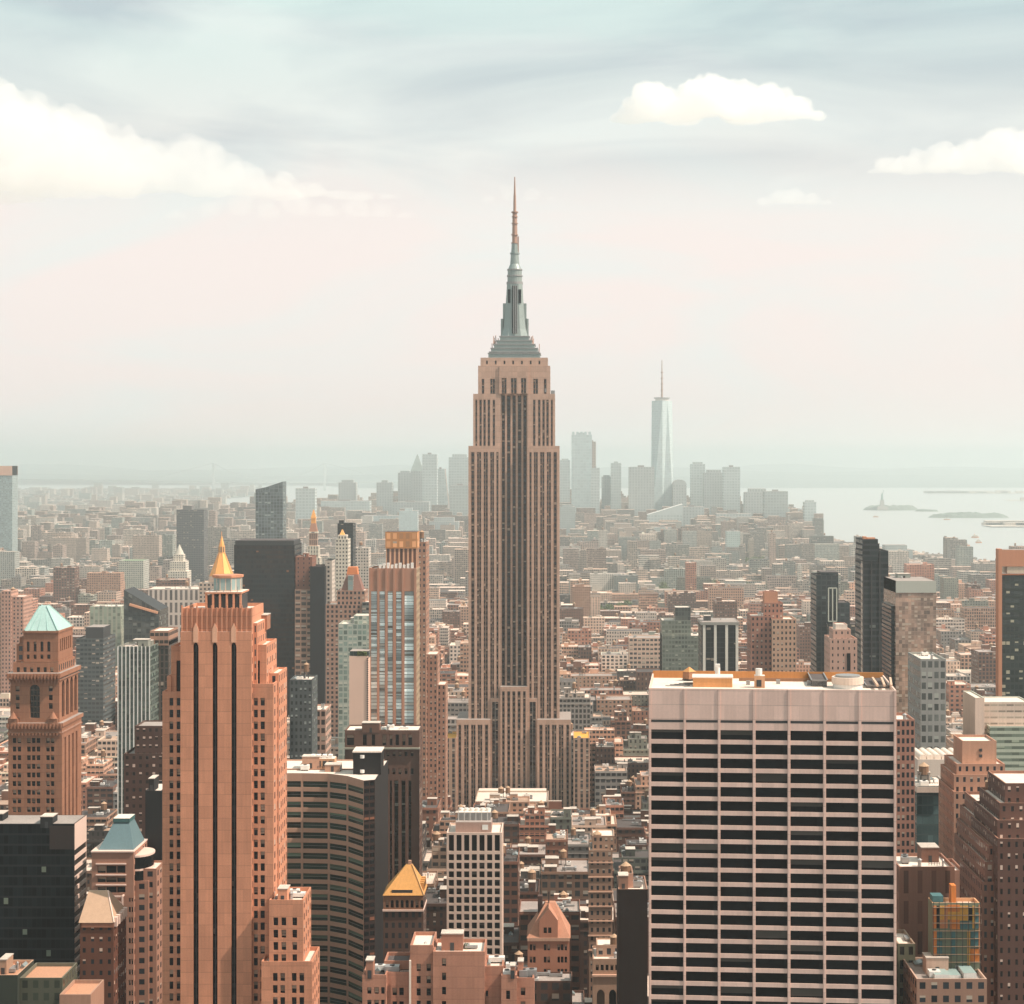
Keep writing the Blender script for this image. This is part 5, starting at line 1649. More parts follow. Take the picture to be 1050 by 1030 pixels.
T.block(wx(177, d), wx(187, d), d + 6, d + 20, wz(576, d), wz(569, d), par=0)
m = MB()
m.cyl(wx(182, d), d + 13, 6.5, 4.5, wz(569, d), wz(565, d), plain("white_ornate_plain", (0.6, 0.55, 0.46)), 12)
m.cyl(wx(182, d), d + 13, 4.0, 0.4, wz(565, d), wz(559, d), plain("white_ornate_plain", None), 12)
m.build("dome", T.root)
T.done()
T = Tower("white_colonnade_block", "broad white block with rows of tall columned windows beside the gold-tipped tower", "building", 152, 204, 604, 1950, 40, F("white_columns", (0.64, 0.54, 0.47), glass=(0.12, 0.1, 0.09), wf=0.5, hf=0.8, lit=0), bay=5, flo=13, nick="the white colonnaded block", col=(0.64, 0.54, 0.47)).done(5, 1, 6)
T = Tower("green_roof_hall", "low block with a square pale green roof far beyond the copper-roofed tower", "building", 122, 147, 575, 3300, 46, F("pale_far", (0.5, 0.48, 0.42)), nick="the pale-green-roofed block", roof=plain("turf_green", (0.22, 0.34, 0.18), 0.9, amt=0.15), col=(0.5, 0.48, 0.42)).done()
T = Tower("pink_housing_slab", "pinkish brown housing slab with two shafts near the frame edge", "apartment block", -6, 24, 612, 1700, 30, F("pink_housing", (0.48, 0.27, 0.2), wf=0.4, hf=0.5), nick="the pink housing slab", col=(0.48, 0.27, 0.2))
T.block(wx(2, 1700), wx(12, 1700), 1698, 1720, 0, wz(606, 1700))
T.done(2, 1, 2)
T = Tower("dark_low_block", "dark glass block with a boxed black top behind the copper-roofed tower", "office block", 78, 106, 655, 1500, 40, F("dark_low_glass", (0.09, 0.10, 0.10), glass=(0.04, 0.05, 0.05), wf=0.8, hf=0.5, lit=0.1), nick="the dark boxed block", col=(0.1, 0.1, 0.1), roof=ROOF_GREY)
T.block(wx(86, 1500), wx(104, 1500), 1506, 1530, T.Z - 1, wz(644, 1500), mat=DARKSTEEL, par=0)
T.done(4, 0, 7)
T = Tower("olive_slab", "olive green curtain-walled slab with vertical bands beyond the copper-roofed tower", "office block", 92, 124, 622, 2000, 34, F("olive_bands", (0.36, 0.36, 0.28), glass=(0.22, 0.26, 0.2), wf=0.6, hf=0.9, lit=0), nick="the olive slab", col=(0.38, 0.37, 0.3), bay=5).done(4, 0, 6)

# right of the tall spired skyscraper
d = 1500.0
T = Tower("green_stepped_block", "green-grey glass block stepping up to a dark boxed top", "office block", 679, 728, 652, d, 34, F("green_grey_glass", (0.17, 0.19, 0.16), glass=(0.08, 0.10, 0.085), wf=0.75, hf=0.6, lit=0.2, blind=(0.28, 0.3, 0.24), tint=(0.15, 0.17, 0.14)), nick="the green stepped block", col=(0.2, 0.21, 0.18), bay=2.6)
T.block(wx(679, d), wx(709, d), d + 6, d + 34, 0, wz(637, d), mat=T.mat, par=0.6)
T.block(wx(693, d), wx(709, d), d + 10, d + 30, 0, wz(624, d), mat=F("dark_green_box", (0.08, 0.09, 0.085), glass=(0.06, 0.07, 0.065), wf=0.8, hf=0.8, lit=0), par=0.6)
T.done(4, 0, 2)
d = 1300.0
T = Tower("black_striped_tower", "short black tower with bright white vertical stripes", "office tower", 719.5, 757, 638, d, 34, F("black_stripe_wall", (0.03, 0.035, 0.035), glass=(0.012, 0.016, 0.018), wf=0.9, hf=0.8, lit=0.04, refl=0.2), nick="the black white-striped tower", col=(0.1, 0.1, 0.1), roof=ROOF_GREY)
for i, u in enumerate((722, 733.4, 745, 755.6)):
    m = MB()
    m.box(wx(u, d) - 0.9, wx(u, d) + 0.9, d - 1.2, d - 0.01, 0, wz(641, d), plain("fin_white", (0.7, 0.66, 0.58), 0.6), bay=0, flo=0)
    m.build("fin", T.root)
m = MB()
m.box(T.X0 - 0.6, T.X1 + 0.6, d - 1.6, d + 34.5, T.Z - 2, T.Z, plain("fascia_grey", (0.30, 0.29, 0.26), 0.7), ROOF_GREY, bay=0, flo=0, bottom=True)
m.build("cornice", T.root)
T.done(4, 0, 2)
d = 1200.0
T = Tower("stepped_brick_tower", "red brown brick tower with twin shoulders and a domed brick top hut", "apartment tower", 770, 792, 632, d, 26, F("brick_tower_wall", (0.33, 0.16, 0.115), wf=0.4, hf=0.5, lit=0.2), nick="the domed red brick tower", col=(0.33, 0.16, 0.115), bay=2.6)
T.block(wx(791, d), wx(816, d), d - 3, d + 22, 0, wz(635, d - 3), mat=F("brick_tower_tan", (0.48, 0.3, 0.21), wf=0.42, hf=0.5, lit=0.2), col=(0.48, 0.3, 0.21))
T.block(wx(784, d), wx(804, d), d + 6, d + 20, 0, wz(619, d), mat=F("brick_tower_wall", None))
T.block(wx(785, d), wx(799, d), d + 8, d + 18, 0, wz(608, d), mat=plain("brick_hut", (0.5, 0.24, 0.15)))
T.done(2, 0, 3)
# dark towers to the right
d = 1100.0
LW2 = plain("lit_band", (0.62, 0.5, 0.42), 0.7)
T = Tower("black_ribbed_tower", "tall dark tower with slanting white bands on its sunlit flank and an orange-tipped top", "skyscraper", 885, 911, 565, d, 30, F("black_ribbed", (0.035, 0.04, 0.042), glass=(0.018, 0.024, 0.026), wf=0.95, hf=0.62, lit=0.06, blind=(0.14, 0.15, 0.14), refl=0.25), nick="the tall dark ribbed tower", col=(0.05, 0.05, 0.05), bay=4, roof=ROOF_GREY)
T.block(wx(884, d), wx(900, d), d - 1, d + 24, T.Z - 6, wz(553, d), mat=F("black_ribbed", None), par=1)
T.w.poly([(wx(879, d + 30), d + 30, 0), (wx(884.4, d - 1), d - 1, 0), (wx(884.4, d - 1), d - 1, wz(560, d)), (wx(879, d + 30), d + 30, wz(560, d))], F("white_flank", (0.62, 0.5, 0.42), glass=(0.05, 0.05, 0.05), wf=1.0, hf=0.45, lit=0), [(0, 0), (1, 0), (1, 52), (0, 52)])  # banded flank, its sunlit look put into the pale wall colour
T.flat([(wx(879, d + 30), d + 30, wz(560, d)), (wx(884.4, d - 1), d - 1, wz(560, d)), (wx(884.4, d + 30), d + 30, wz(560, d))], ROOF_GREY)
for u0, u1, ya, yb in ((886, 889, 553, 550.6), (890, 898, 553, 551.6), (884.5, 886, 560, 555)):
    m = MB()
    m.box(wx(u0, d), wx(u1, d), d + 2, d + 8, wz(ya, d) - 1, wz(yb, d), plain("rust_cap", (0.6, 0.28, 0.16), 0.8), bay=0, flo=0)
    m.build("roof_hut", T.root)
for z in range(0, 3):
    m = MB()
    m.box(wx(885 + 8.6 * z, d) - 0.35, wx(885 + 8.6 * z, d) + 0.35, d - 0.5, d - 0.01, 0, T.Z, DARKSTEEL, bay=0, flo=0)
    m.build("rib", T.root)
T.done(2, 0, 5)
d = 1300.0
T = Tower("framed_dark_tower", "dark glass tower carrying a thin white rectangular frame on its face", "tower", 837, 858, 590, d, 30, F("slate_glass", (0.035, 0.045, 0.048), glass=(0.022, 0.03, 0.032), wf=0.8, hf=0.7, lit=0.06, blind=(0.1, 0.12, 0.12)), nick="the white-framed dark tower", col=(0.05, 0.05, 0.05), roof=ROOF_TAR)
T.block(wx(843, d), wx(861, d), d + 6, d + 26, 0, wz(587, d + 6), mat=T.mat, par=0)
T.block(wx(856, d), wx(871, d), d - 2, d + 22, 0, wz(618, d), mat=T.mat, par=0.5)
T.block(wx(847, d), wx(880, d), d - 8, d + 12, 0, wz(639, d), mat=F("slate_glass_b", (0.06, 0.06, 0.055), glass=(0.03, 0.032, 0.03), wf=0.7, hf=0.6, lit=0.15), par=0.6)
m = MB()
a, b2, za, zb = wx(849, d), wx(857.4, d), wz(637, d), wz(603, d)
for p, q in (((a, za), (a, zb)), ((b2, za), (b2, zb)), ((a, zb), (b2, zb)), ((a, za), (b2, za)), (((a + b2) / 2, za), ((a + b2) / 2, zb))):
    m.bar((p[0], d - 2.6, p[1]), (q[0], d - 2.6, q[1]), 0.7, plain("frame_cream", (0.55, 0.55, 0.46), 0.7))
m.build("facade_frame", T.root)
T.done()
d = 1000.0
T = Tower("pink_brick_block", "pinkish brick block with a tall dark slot window and white roof hut", "building", 851, 879, 655, d, 22, F("pink_brick_wall", (0.52, 0.32, 0.25), wf=0.25, hf=0.4, lit=0.2), nick="the pink brick block", col=(0.52, 0.32, 0.25), bay=3)
T.block(wx(855, d), wx(873, d), d + 2, d + 18, 0, wz(646, d), par=0.5)
T.block(wx(858, d), wx(870, d), d + 4, d + 15, 0, wz(641, d), mat=plain("white_hut", (0.68, 0.58, 0.5)), par=0.4)
m = MB()
m.box(wx(868.4, d), wx(872, d), d - 0.3, d - 0.01, wz(688, d), wz(670, d), DARKGLASS, bay=0, flo=0, bottom=True)
m.build("tall_window", T.root)
T.done(2, 0, 5)
# mirror tower
d = 900.0
T = Tower("mirror_glass_tower", "slab of mirror glass reflecting brick blocks, with a blank pale green top band", "office tower", 918.5, 960, 596, d, 34, F("mirror_glass", (0.34, 0.23, 0.18), glass=(0.40, 0.25, 0.18), wf=0.94, hf=0.9, lit=0.2, blind=(0.46, 0.36, 0.28), refl=0.6, gr=0.06, tint=(0.12, 0.10, 0.08)), nick="the mirror glass tower", col=(0.35, 0.36, 0.32), bay=1.5, flo=2.0, roof=ROOF_GREY)  # mirrored brick is painted in as brown glass and tint colours
T.block(T.X0, T.X1, d - 0.3, d + 34, wz(608, d), T.Z, mat=plain("pale_green_panel", (0.46, 0.46, 0.40), 0.7, amt=0.05), par=0)
T.block(wx(915, d), wx(919.4, d), d + 3, d + 30, 0, wz(622, d), mat=F("black_ribbed", None), par=0)
T.done(2, 0, 4)
T = Tower("green_grey_annex", "green-grey glass block with projecting bays at the foot of the mirror tower", "office block", 944, 970, 676, 800, 30, F("annex_glass", (0.28, 0.27, 0.25), glass=(0.07, 0.075, 0.07), wf=0.66, hf=0.6, lit=0.25, blind=(0.36, 0.36, 0.32), tint=(0.2, 0.2, 0.18)), nick="the green-grey annex", col=(0.3, 0.3, 0.27), bay=2.4, flo=4.5).done(3, 0, 3)
T = Tower("slim_brick_tower", "slim brown brick tower with a window grid beside the broad pale slab", "apartment tower", 919, 938, 738, 640, 18, F("slim_brick_wall", (0.36, 0.175, 0.125), wf=0.56, hf=0.6, lit=0.2), nick="the slim gridded brick tower", col=(0.36, 0.175, 0.125), bay=1.5, flo=2.9)
T.done(1, 0, 3)
# frame-edge tower at right
d = 900.0
T = Tower("orange_framed_tower", "dark glass tower in an orange brick frame cut off by the frame edge", "tower", 1027, 1080, 590, d, 12, F("edge_dark_glass", (0.04, 0.05, 0.045), glass=(0.025, 0.034, 0.032), wf=0.8, hf=0.62, lit=0.22, blind=(0.42, 0.38, 0.28)), nick="the orange-framed dark tower", col=(0.5, 0.22, 0.14), bay=2.0, flo=3.4)
OF = plain("orange_frame", (0.55, 0.25, 0.15), 0.8, amt=0.1)
X = lambda p: wx(p, d)
m = MB()
m.box(X(1023.4), X(1027), d - 1, d + 5, 0, wz(563, d), OF, bay=0, flo=0)
m.box(X(1027), X(1080), d - 1, d + 5, wz(581, d), wz(564, d), OF, ROOF_GREY, bay=0, flo=0)
m.box(X(1032.4), X(1080), d - 0.6, d + 10, wz(588, d), wz(581, d), plain("cream_panel", (0.6, 0.47, 0.36)), bay=0, flo=0)
m.build("brick_frame", T.root)
T.done()
d = 800.0
T = Tower("green_ribbon_block", "pale green ribbon-windowed block with a white flank and roof box", "office block", 1015, 1075, 745, d, 28, F("green_ribbon", (0.42, 0.45, 0.36), glass=(0.14, 0.17, 0.13), wf=1.0, hf=0.5, lit=0.25, blind=(0.32, 0.36, 0.27)), nick="the pale green ribbon block", col=(0.5, 0.5, 0.42), flo=2.6)
T.block(wx(1000.5, d), wx(1010, d), d + 1, d + 26, 0, wz(716, d), mat=plain("flank_cream", (0.7, 0.52, 0.42)), par=0.5)
T.block(wx(1010, d), wx(1060, d), d + 6, d + 26, 0, wz(722, d), mat=F("ribbon_upper", (0.58, 0.46, 0.38), wf=0.9, hf=0.3, glass=(0.3, 0.25, 0.2), lit=0), par=0.5)
T.done(2, 0, 2)
d = 740.0
T = Tower("vaulted_roof_hall", "low white hall with a row of small barrel vaults on its roof", "building", 941, 992, 779, d, 26, plain("hall_white", (0.68, 0.55, 0.46), 0.8, amt=0.1), nick="the barrel-vaulted white hall", col=(0.66, 0.54, 0.45))
for i in range(6):
    m = MB()
    u0, u1 = wx(945 + 7.6 * i, d), wx(951.8 + 7.6 * i, d)
    r = (u1 - u0) / 2
    for k in range(8):
        t0, t1 = math.pi * k / 8, math.pi * (k + 1) / 8
        P = lambda t: ((u0 + u1) / 2 - r * math.cos(t), T.Z - 1 + r * 0.9 * math.sin(t) + 1.2)
        m.poly([(P(t0)[0], d + 4, P(t0)[1]), (P(t0)[0], d + 22, P(t0)[1]), (P(t1)[0], d + 22, P(t1)[1]), (P(t1)[0], d + 4, P(t1)[1])], plain("vault_white", (0.76, 0.64, 0.54), 0.7))
    m.poly([(P(math.pi * k / 8)[0], d + 4, P(math.pi * k / 8)[1]) for k in range(8, -1, -1)], plain("vault_white", None))
    m.box(u0, u1, d + 4, d + 22, T.Z - 1, T.Z + 0.2, plain("vault_white", None), bay=0, flo=0)
    m.build("barrel_vault", T.root)
T.done()
T = Tower("teal_glass_block", "teal glass block under a pale flat roof between brown brick towers", "office block", 940, 974, 806, 690, 22, F("teal_block", (0.06, 0.09, 0.09), glass=(0.05, 0.085, 0.085), wf=0.92, hf=0.85, lit=0.05, tint=(0.09, 0.14, 0.14), blind=(0.14, 0.2, 0.19)), nick="the teal glass block", col=(0.35, 0.3, 0.26), bay=2)
T.block(wx(939, 690), wx(975, 690), 688, 713, wz(812, 690), wz(806, 690), mat=plain("pale_fascia", (0.66, 0.5, 0.41)), par=0.5)
T.done(6, 1, 9)
# the stepped brown towers
d = 640.0
BS = (0.44, 0.23, 0.155)
BSM = F("stepped_brown", BS, wf=0.36, hf=0.5, lit=0.15)
T = Tower("ziggurat_tower", "stepped salmon brown ziggurat tower crowned by a blank square block", "tower", 978, 1040, 812, d, 26, BSM, nick="the salmon ziggurat tower", col=BS, bay=2.3, flo=3.3)
T.block(wx(980, d), wx(1038, d), d + 3, d + 26, 0, wz(796, d), par=0.6)
T.block(wx(984, d), wx(1034, d), d + 5, d + 26, 0, wz(786, d), par=0.6)
T.block(wx(992.5, d), wx(1028, d), d + 9, d + 24, 0, wz(764, d), mat=plain("salmon_plain", (0.50, 0.27, 0.18)), par=0.8)
for yy in (772, 778):
    m = MB()
    m.box(wx(1010, d), wx(1013, d), d + 8.7, d + 8.99, wz(yy + 3, d), wz(yy, d), DARKSTEEL, bay=0, flo=0)
    m.build("window", T.root)
T.done(3, 0, 5)
T = Tower("brown_stepped_block", "dark brown brick block stepping down in front of the salmon ziggurat", "building", 1004, 1034, 824, 600, 22, F("stepped_dark", (0.24, 0.115, 0.08), wf=0.4, hf=0.5, lit=0.15), nick="the brown stepped block", col=(0.26, 0.125, 0.085), bay=2.4)
for x0, yt in ((999, 838), (995.6, 852), (993, 868)):
    T.block(wx(x0, 600), wx(1034, 600), 598 - (1004 - x0) * 0.4, 622, 0, wz(yt, 600), par=0.6)
T.done(3, 1, 6)
d = 520.0
DB = (0.11, 0.055, 0.042)
DBM = F("dark_terrace", DB, glass=(0.012, 0.01, 0.01), wf=0.32, hf=0.45, lit=0.22, blind=(0.6, 0.45, 0.37))
T = Tower("terraced_dark_tower", "very dark brown terraced tower whose side steps down in pale-edged ledges", "tower", 1023, 1085, 860, d, 34, DBM, nick="the dark terraced tower", col=(0.30, 0.15, 0.10), bay=2.2, flo=3.2)
for x0, x1, yt, yo in ((1041, 1085, 811, 12), (1032, 1085, 829, 8), (1026, 1085, 844, 4)):
    T.block(wx(x0, d), wx(x1, d), d + yo, d + 34, 0, wz(yt, d), par=0.8)
for x0, yt, yo in ((1019, 872, -2), (1014, 888, -3), (1010.5, 908, -4)):
    T.block(wx(x0, d), wx(1024, d), d + 8 + yo, d + 34, 0, wz(yt, d), mat=F("terrace_flank", (0.25, 0.12, 0.085), wf=0.4, hf=0.5, lit=0.2), par=0.8)
T.done(3, 1, 4)
d = 560.0
T = Tower("brown_hall_block", "plain brown block with tall blind bays and pale roof in the lower corner", "building", 922, 979, 889, d, 20, F("blind_bays", (0.33, 0.165, 0.115), glass=(0.17, 0.085, 0.06), wf=0.35, hf=0.75, lit=0, gr=0.8, refl=0.1), nick="the blind-bayed brown block", col=(0.33, 0.165, 0.115), bay=4, flo=9, roof=ROOF_PALE)
T.block(wx(976, d), wx(991, d), d + 3, d + 20, 0, wz(895, d), mat=plain("pink_plain", (0.46, 0.27, 0.2)))
T.done(6, 0, 5)
# painted block
d = 510.0
T = Tower("painted_block", "block painted in orange, yellow and teal panels around its windows", "building", 956, 1004.6, 926, d, 6, plain("olive_panel", (0.17, 0.19, 0.13), 0.8, amt=0.15), nick="the orange and teal painted block", col=(0.55, 0.3, 0.16))
X = lambda p: wx(p, d)
Z = lambda y: wz(y, d)
PAN = {"o": plain("panel_orange", (0.60, 0.19, 0.045), 0.8, amt=0.35), "y": plain("panel_yellow", (0.62, 0.31, 0.06), 0.8, amt=0.35), "t": plain("panel_teal", (0.065, 0.15, 0.155), 0.7, amt=0.3), "b": plain("panel_rust", (0.5, 0.2, 0.09), 0.8, amt=0.12), "d": DARKGLASS}
for x0, x1, ya, yb, c in ((956.5, 960, 929, 952, "o"), (960, 963.6, 929, 952, "d"), (963.6, 968, 929, 943, "y"), (963.6, 968, 943, 952, "b"), (968, 971.6, 929, 952, "b"), (971.6, 984, 928, 935, "o"), (971.6, 984, 935, 943, "y"), (974, 984, 943, 953, "o"), (984, 992.6, 929, 944, "y"), (984.6, 992, 945, 952.6, "t"), (993, 997, 930, 944, "d"), (997, 999.6, 929, 952, "y"), (999.8, 1003.6, 936, 952, "t"), (993, 996.6, 945, 952.6, "t"), (957, 960.4, 955, 994, "o"), (960.6, 966, 955, 962, "t"), (960.6, 966, 965, 978, "t"), (975.6, 979.4, 955, 980, "t"), (992, 994.6, 955, 990, "y"), (995.4, 1003, 955, 971, "t"), (994.8, 1004, 973, 986, "o"), (1003.4, 1004.6, 928, 980, "b")):
    m = MB()
    m.box(X(x0), X(x1), d - 0.22, d - 0.01, Z(yb), Z(ya), PAN[c], bay=0, flo=0, bottom=True)
    m.build("painted_panel", T.root)
for i in range(9):
    m = MB()
    u = X(956.4 + 6.0 * i)
    m.box(u - 0.07, u + 0.07, d - 1.0, d - 0.86, 0, Z(924), DARKSTEEL, bay=0, flo=0)
    m.build("scaffold_post", T.root)
for i in range(10):
    m = MB()
    z = Z(930 + 8.0 * i)
    m.box(X(956), X(1005), d - 1.05, d - 0.24, z - 0.05, z, plain("scaffold_board", (0.25, 0.17, 0.11), 0.9), bay=0, flo=0, bottom=True)
    m.build("scaffold_board", T.root)
m = MB()
m.box(X(957), X(968), d + 1, d + 5, T.Z - 1, T.Z + 1.6, PAN["t"], bay=0, flo=0)
m.build("roof_hut", T.root)
m = MB()
m.box(X(977), X(982), d + 2, d + 5, T.Z - 1, T.Z + 4.2, PAN["o"], bay=0, flo=0)
m.build("chimney", T.root)
T.done()
T = Tower("green_corner_block", "small grey-green brick block with arched dark windows beside the broad pale slab", "building", 920.5, 938.5, 968, 520, 16, F("green_corner_wall", (0.15, 0.145, 0.095), glass=(0.012, 0.014, 0.012), wf=0.5, hf=0.6, lit=0.1), nick="the grey-green corner block", col=(0.28, 0.2, 0.14), bay=2.2, flo=3.8).done(2, 0, 7)
T = Tower("cream_roofed_shop", "low block with cream roofs and skylights along the lower edge", "building", 940, 1012, 1004, 500, 22, F("low_cream", (0.3, 0.17, 0.12), wf=0.5, hf=0.5), nick="the low skylit block", col=(0.5, 0.33, 0.25), roof=ROOF_GREY)
for x0, x1, yo, h in ((960, 975, 2, 1.6), (976, 988, 3, 1.2), (990, 1003, 2, 2.0)):
    m = MB()
    m.box(wx(x0, 500), wx(x1, 500), 500 + yo, 508 + yo, T.Z - 1, T.Z - 1 + h, WHITEMETAL, plain("skylight_teal", (0.30, 0.40, 0.38), 0.3), bay=0, flo=0)
    m.build("skylight", T.root)
T.done(6, 0, 9)
# left lower corner
T = Tower("corner_low_block", "low dark green block with a pale corner roof below the black glass tower", "building", -5, 18, 1000, 520, 16, plain("corner_dark", (0.03, 0.035, 0.025)), nick="the low corner block", roof=plain("corner_roof", (0.5, 0.26, 0.16)), col=(0.5, 0.3, 0.2))
T.block(wx(18, 520), wx(62, 520), 522, 538, 0, wz(1003, 522), mat=F("corner_green", (0.075, 0.075, 0.05), glass=(0.03, 0.035, 0.025), wf=0.5, hf=0.6, lit=0.1), col=(0.15, 0.14, 0.1))
T.block(wx(62, 520), wx(94, 520), 519, 534, 0, wz(1020, 519), mat=plain("corner_tan", (0.35, 0.19, 0.13)), col=(0.4, 0.24, 0.17))
T.done(5, 0, 2)
# between the gabled block and the slab
T = Tower("arched_loggia_block", "carved tan block with a row of pointed arches under a flat balustraded roof", "building", 608, 649, 984, 640, 18, plain("carved_tan", (0.42, 0.26, 0.18), 0.85), build=False, nick="the carved arched block", col=(0.42, 0.26, 0.18), bay=2.6)
d = 640.0
X = lambda p: wx(p, d)
Z = lambda y: wz(y, d)
win = Windows(T.root, PANE)
ops = px_open(608, d, [(612, 620), (624.5, 632), (636, 644)])
CTM = plain("carved_tan", None)
holes(T.w, (X(608), d), (1, 0), cuts(X(649) - X(608), ops), vcuts(0, Z(1001), [(Z(1060), Z(1015))]), 0.9, CTM, win)
for a, b in ops:
    arch(T.w, (X(608), d), (1, 0), a, b, Z(1015), CTM, point=1.5)
ops = px_open(608, d, [(611 + 5 * i, 614 + 5 * i) for i in range(7)])
holes(T.w, (X(608), d + 0.6), (1, 0), cuts(X(649) - X(608), ops), vcuts(Z(1001), Z(984), [(Z(996), Z(990))]), 0.5, CTM, win)
win.done()
T.block(X(608), X(649), d + 0.6, d + 18, 0, Z(984), faces="rbl", par=0.7, mat=CTM)
T.block(X(612), X(646), d + 6, d + 16, Z(984) - 1, Z(974), mat=F("carved_attic", (0.4, 0.25, 0.18)), par=0.5)
m = MB()
m.box(X(607.4), X(649.6), d - 0.6, d + 0.55, Z(1001.6), Z(999.6), plain("cornice_pale", None), bay=0, flo=0, bottom=True)
m.build("cornice", T.root)
T.done(4, 1, 3)
T = Tower("ledged_tan_block", "narrow tan block with ledges at every floor and a recessed upper storey", "building", 604, 628, 872, 790, 22, F("ledged_tan", (0.30, 0.185, 0.13), wf=0.42, hf=0.5, lit=0.2), nick="the narrow ledged tan block", col=(0.42, 0.27, 0.19), bay=2.6)
d = 790.0
for i in range(7):
    m = MB()
    z = wz(884 + 15 * i, d)
    m.box(T.X0 - 0.4, T.X1 + 0.4, d - 0.5, d - 0.01, z - 0.5, z, plain("cornice_pale", None), bay=0, flo=0, bottom=True)
    m.build("ledge", T.root)
T.block(T.X0 + 1.5, T.X1 + 1, d + 5, d + 20, T.Z - 1, T.Z + 5, par=0.6)
T.done(3, 1, 5)
T = Tower("brown_blank_slab", "plain dark brown windowless slab hard against the broad pale slab", "building", 634, 664, 912, 610, 20, plain("blank_brown", (0.022, 0.013, 0.010), 0.85), nick="the blank dark brown slab", col=(0.3, 0.17, 0.12))
T.block(wx(636, 610), wx(650, 610), 616, 628, T.Z - 1, wz(896, 616), mat=plain("pink_plain", None))
T.done(6, 1, 14)
# flanks of the tall spired skyscraper
for (x0, x1, lab) in ((450, 468, "pale block with an orange-yellow roof on the gold tower side of the spired skyscraper"), (588, 605, "pale block with an orange-yellow roof between the spired skyscraper and the broad pale slab")):
    T = Tower("yellow_roof_block", lab, "building", x0, x1, 757, 1290, 34, F("pale_strip_wall", (0.46, 0.29, 0.21), wf=0.45, hf=0.6, span=(0.2, 0.13, 0.1)), nick="the yellow-roofed block", col=(0.48, 0.31, 0.22), roof=plain("yellow_roof", (0.72, 0.36, 0.06), 0.8, amt=0.25), par=0.6, bay=3.6).done(2, 0, x0)
T = Tower("podium_block", "low wide block with a pale green roof edge at the spired skyscraper's foot", "building", 487, 562, 822, 1230, 40, F("podium_wall", (0.45, 0.3, 0.22), wf=0.5, hf=0.6), nick="the green-edged podium", col=(0.5, 0.36, 0.27), roof=ROOF_PALE)
T.block(wx(490, 1268), wx(560, 1268), 1268, 1285, 0, wz(813, 1268), mat=plain("podium_green", (0.34, 0.42, 0.35), 0.8), par=0)
T.done(9, 2, 6)
# ------------------------------------------------------------------ water, land, islands, far shore
def sheet(name, rows_, z, mat, step=400.0, nx=10, bump=None):
    """land as a strip mesh between a left and a right shore given at distances"""
    b = MB()
    ds = []
    d = rows_[0][0]
    while d < rows_[-1][0]:
        ds.append(d)
        d += step
    ds.append(rows_[-1][0])
    L = np.interp(ds, [r[0] for r in rows_], [r[1] for r in rows_])
    R = np.interp(ds, [r[0] for r in rows_], [r[2] for r in rows_])
    f = bump or (lambda x, y: 0.0)
    for i in range(len(ds) - 1):
        for j in range(nx):
            q = lambda a, t: (L[a] + (R[a] - L[a]) * t / nx, ds[a])
            p = [q(i, j), q(i, j + 1), q(i + 1, j + 1), q(i + 1, j)]
            b.poly([(*k, z + f(*k)) for k in p], mat)
    o = b.build(name)
    o["kind"] = "structure"
    return o


d_ = ND("harbour_water")
bump = d_.n("ShaderNodeBump")
bump.inputs["Strength"].default_value = 0.25
bump.inputs["Distance"].default_value = 2.0
d_.t.links.new(d_.noise(0.03, 5, d_.pos((1, 0.35, 1))), bump.inputs["Height"])
d_.t.links.new(bump.outputs[0], d_.b.inputs["Normal"])
WATER = d_.fin((0.42, 0.44, 0.42), 0.3, 0.0, 0.6)  # base colour lightened to stand in for sun glitter
ASPHALT = plain("asphalt", (0.055, 0.052, 0.05), 0.9, amt=0.3)
FARLAND = plain("far_land", (0.20, 0.22, 0.20), 0.95, amt=0.5)
sheet("water", [(-800, -26000, 26000), (50000, -26000, 26000)], -3.0, WATER, 2000, 26)
MAN = [(-700, -3000, 2600), (1000, -3000, 1900), (3000, -2700, 1450), (4300, -2400, 1130), (4700, -2250, 1000), (5300, -2100, 900), (6000, -1840, 820), (6500, -1500, 740), (7000, -1150, 640), (7400, -700, 420), (7650, -300, 100)]
sheet("city_ground", MAN, 0.0, ASPHALT, 250, 12)
BKN = [(7900, -5200, -2000), (8300, -5400, -1500), (8900, -5800, -1250), (9600, -6000, -1420), (10300, -6200, -1950), (11500, -6600, -2050), (12600, -7000, -2350), (14500, -7600, -2300), (16500, -8200, -2550), (17300, -8600, -3100)]
sheet("far_shore", BKN, 0.0, FARLAND, 400, 10)
sheet("hills", [(18600, -2150, 900), (19300, -2300, 9000), (21000, -2600, 9500), (22000, -9500, 11000), (34000, -14000, 15000)], 0.0, plain("hill_woods", (0.12, 0.17, 0.16), 0.95, amt=0.4), 500, 40,
      lambda x, y: max(0.0, (y - 19000) / 1000) ** 0.5 * 58 * (0.6 + 0.8 * mnoise.noise((x / 2600, y / 2600, 3.1))) if y > 19100 else 0.0)
PIER = plain("pier_concrete", (0.62, 0.55, 0.47), 0.9, amt=0.2)
for nm, rows_ in (("pier", [(15200, 2850, 5200), (15900, 3300, 5400)]), ("pier", [(12300, 2880, 3700), (12600, 2900, 3800)]), ("pier", [(7300, 1640, 2500), (7480, 1560, 2500), (7560, 1900, 2500)])):
    o = sheet(nm, rows_, 0.6, PIER, 200, 6)


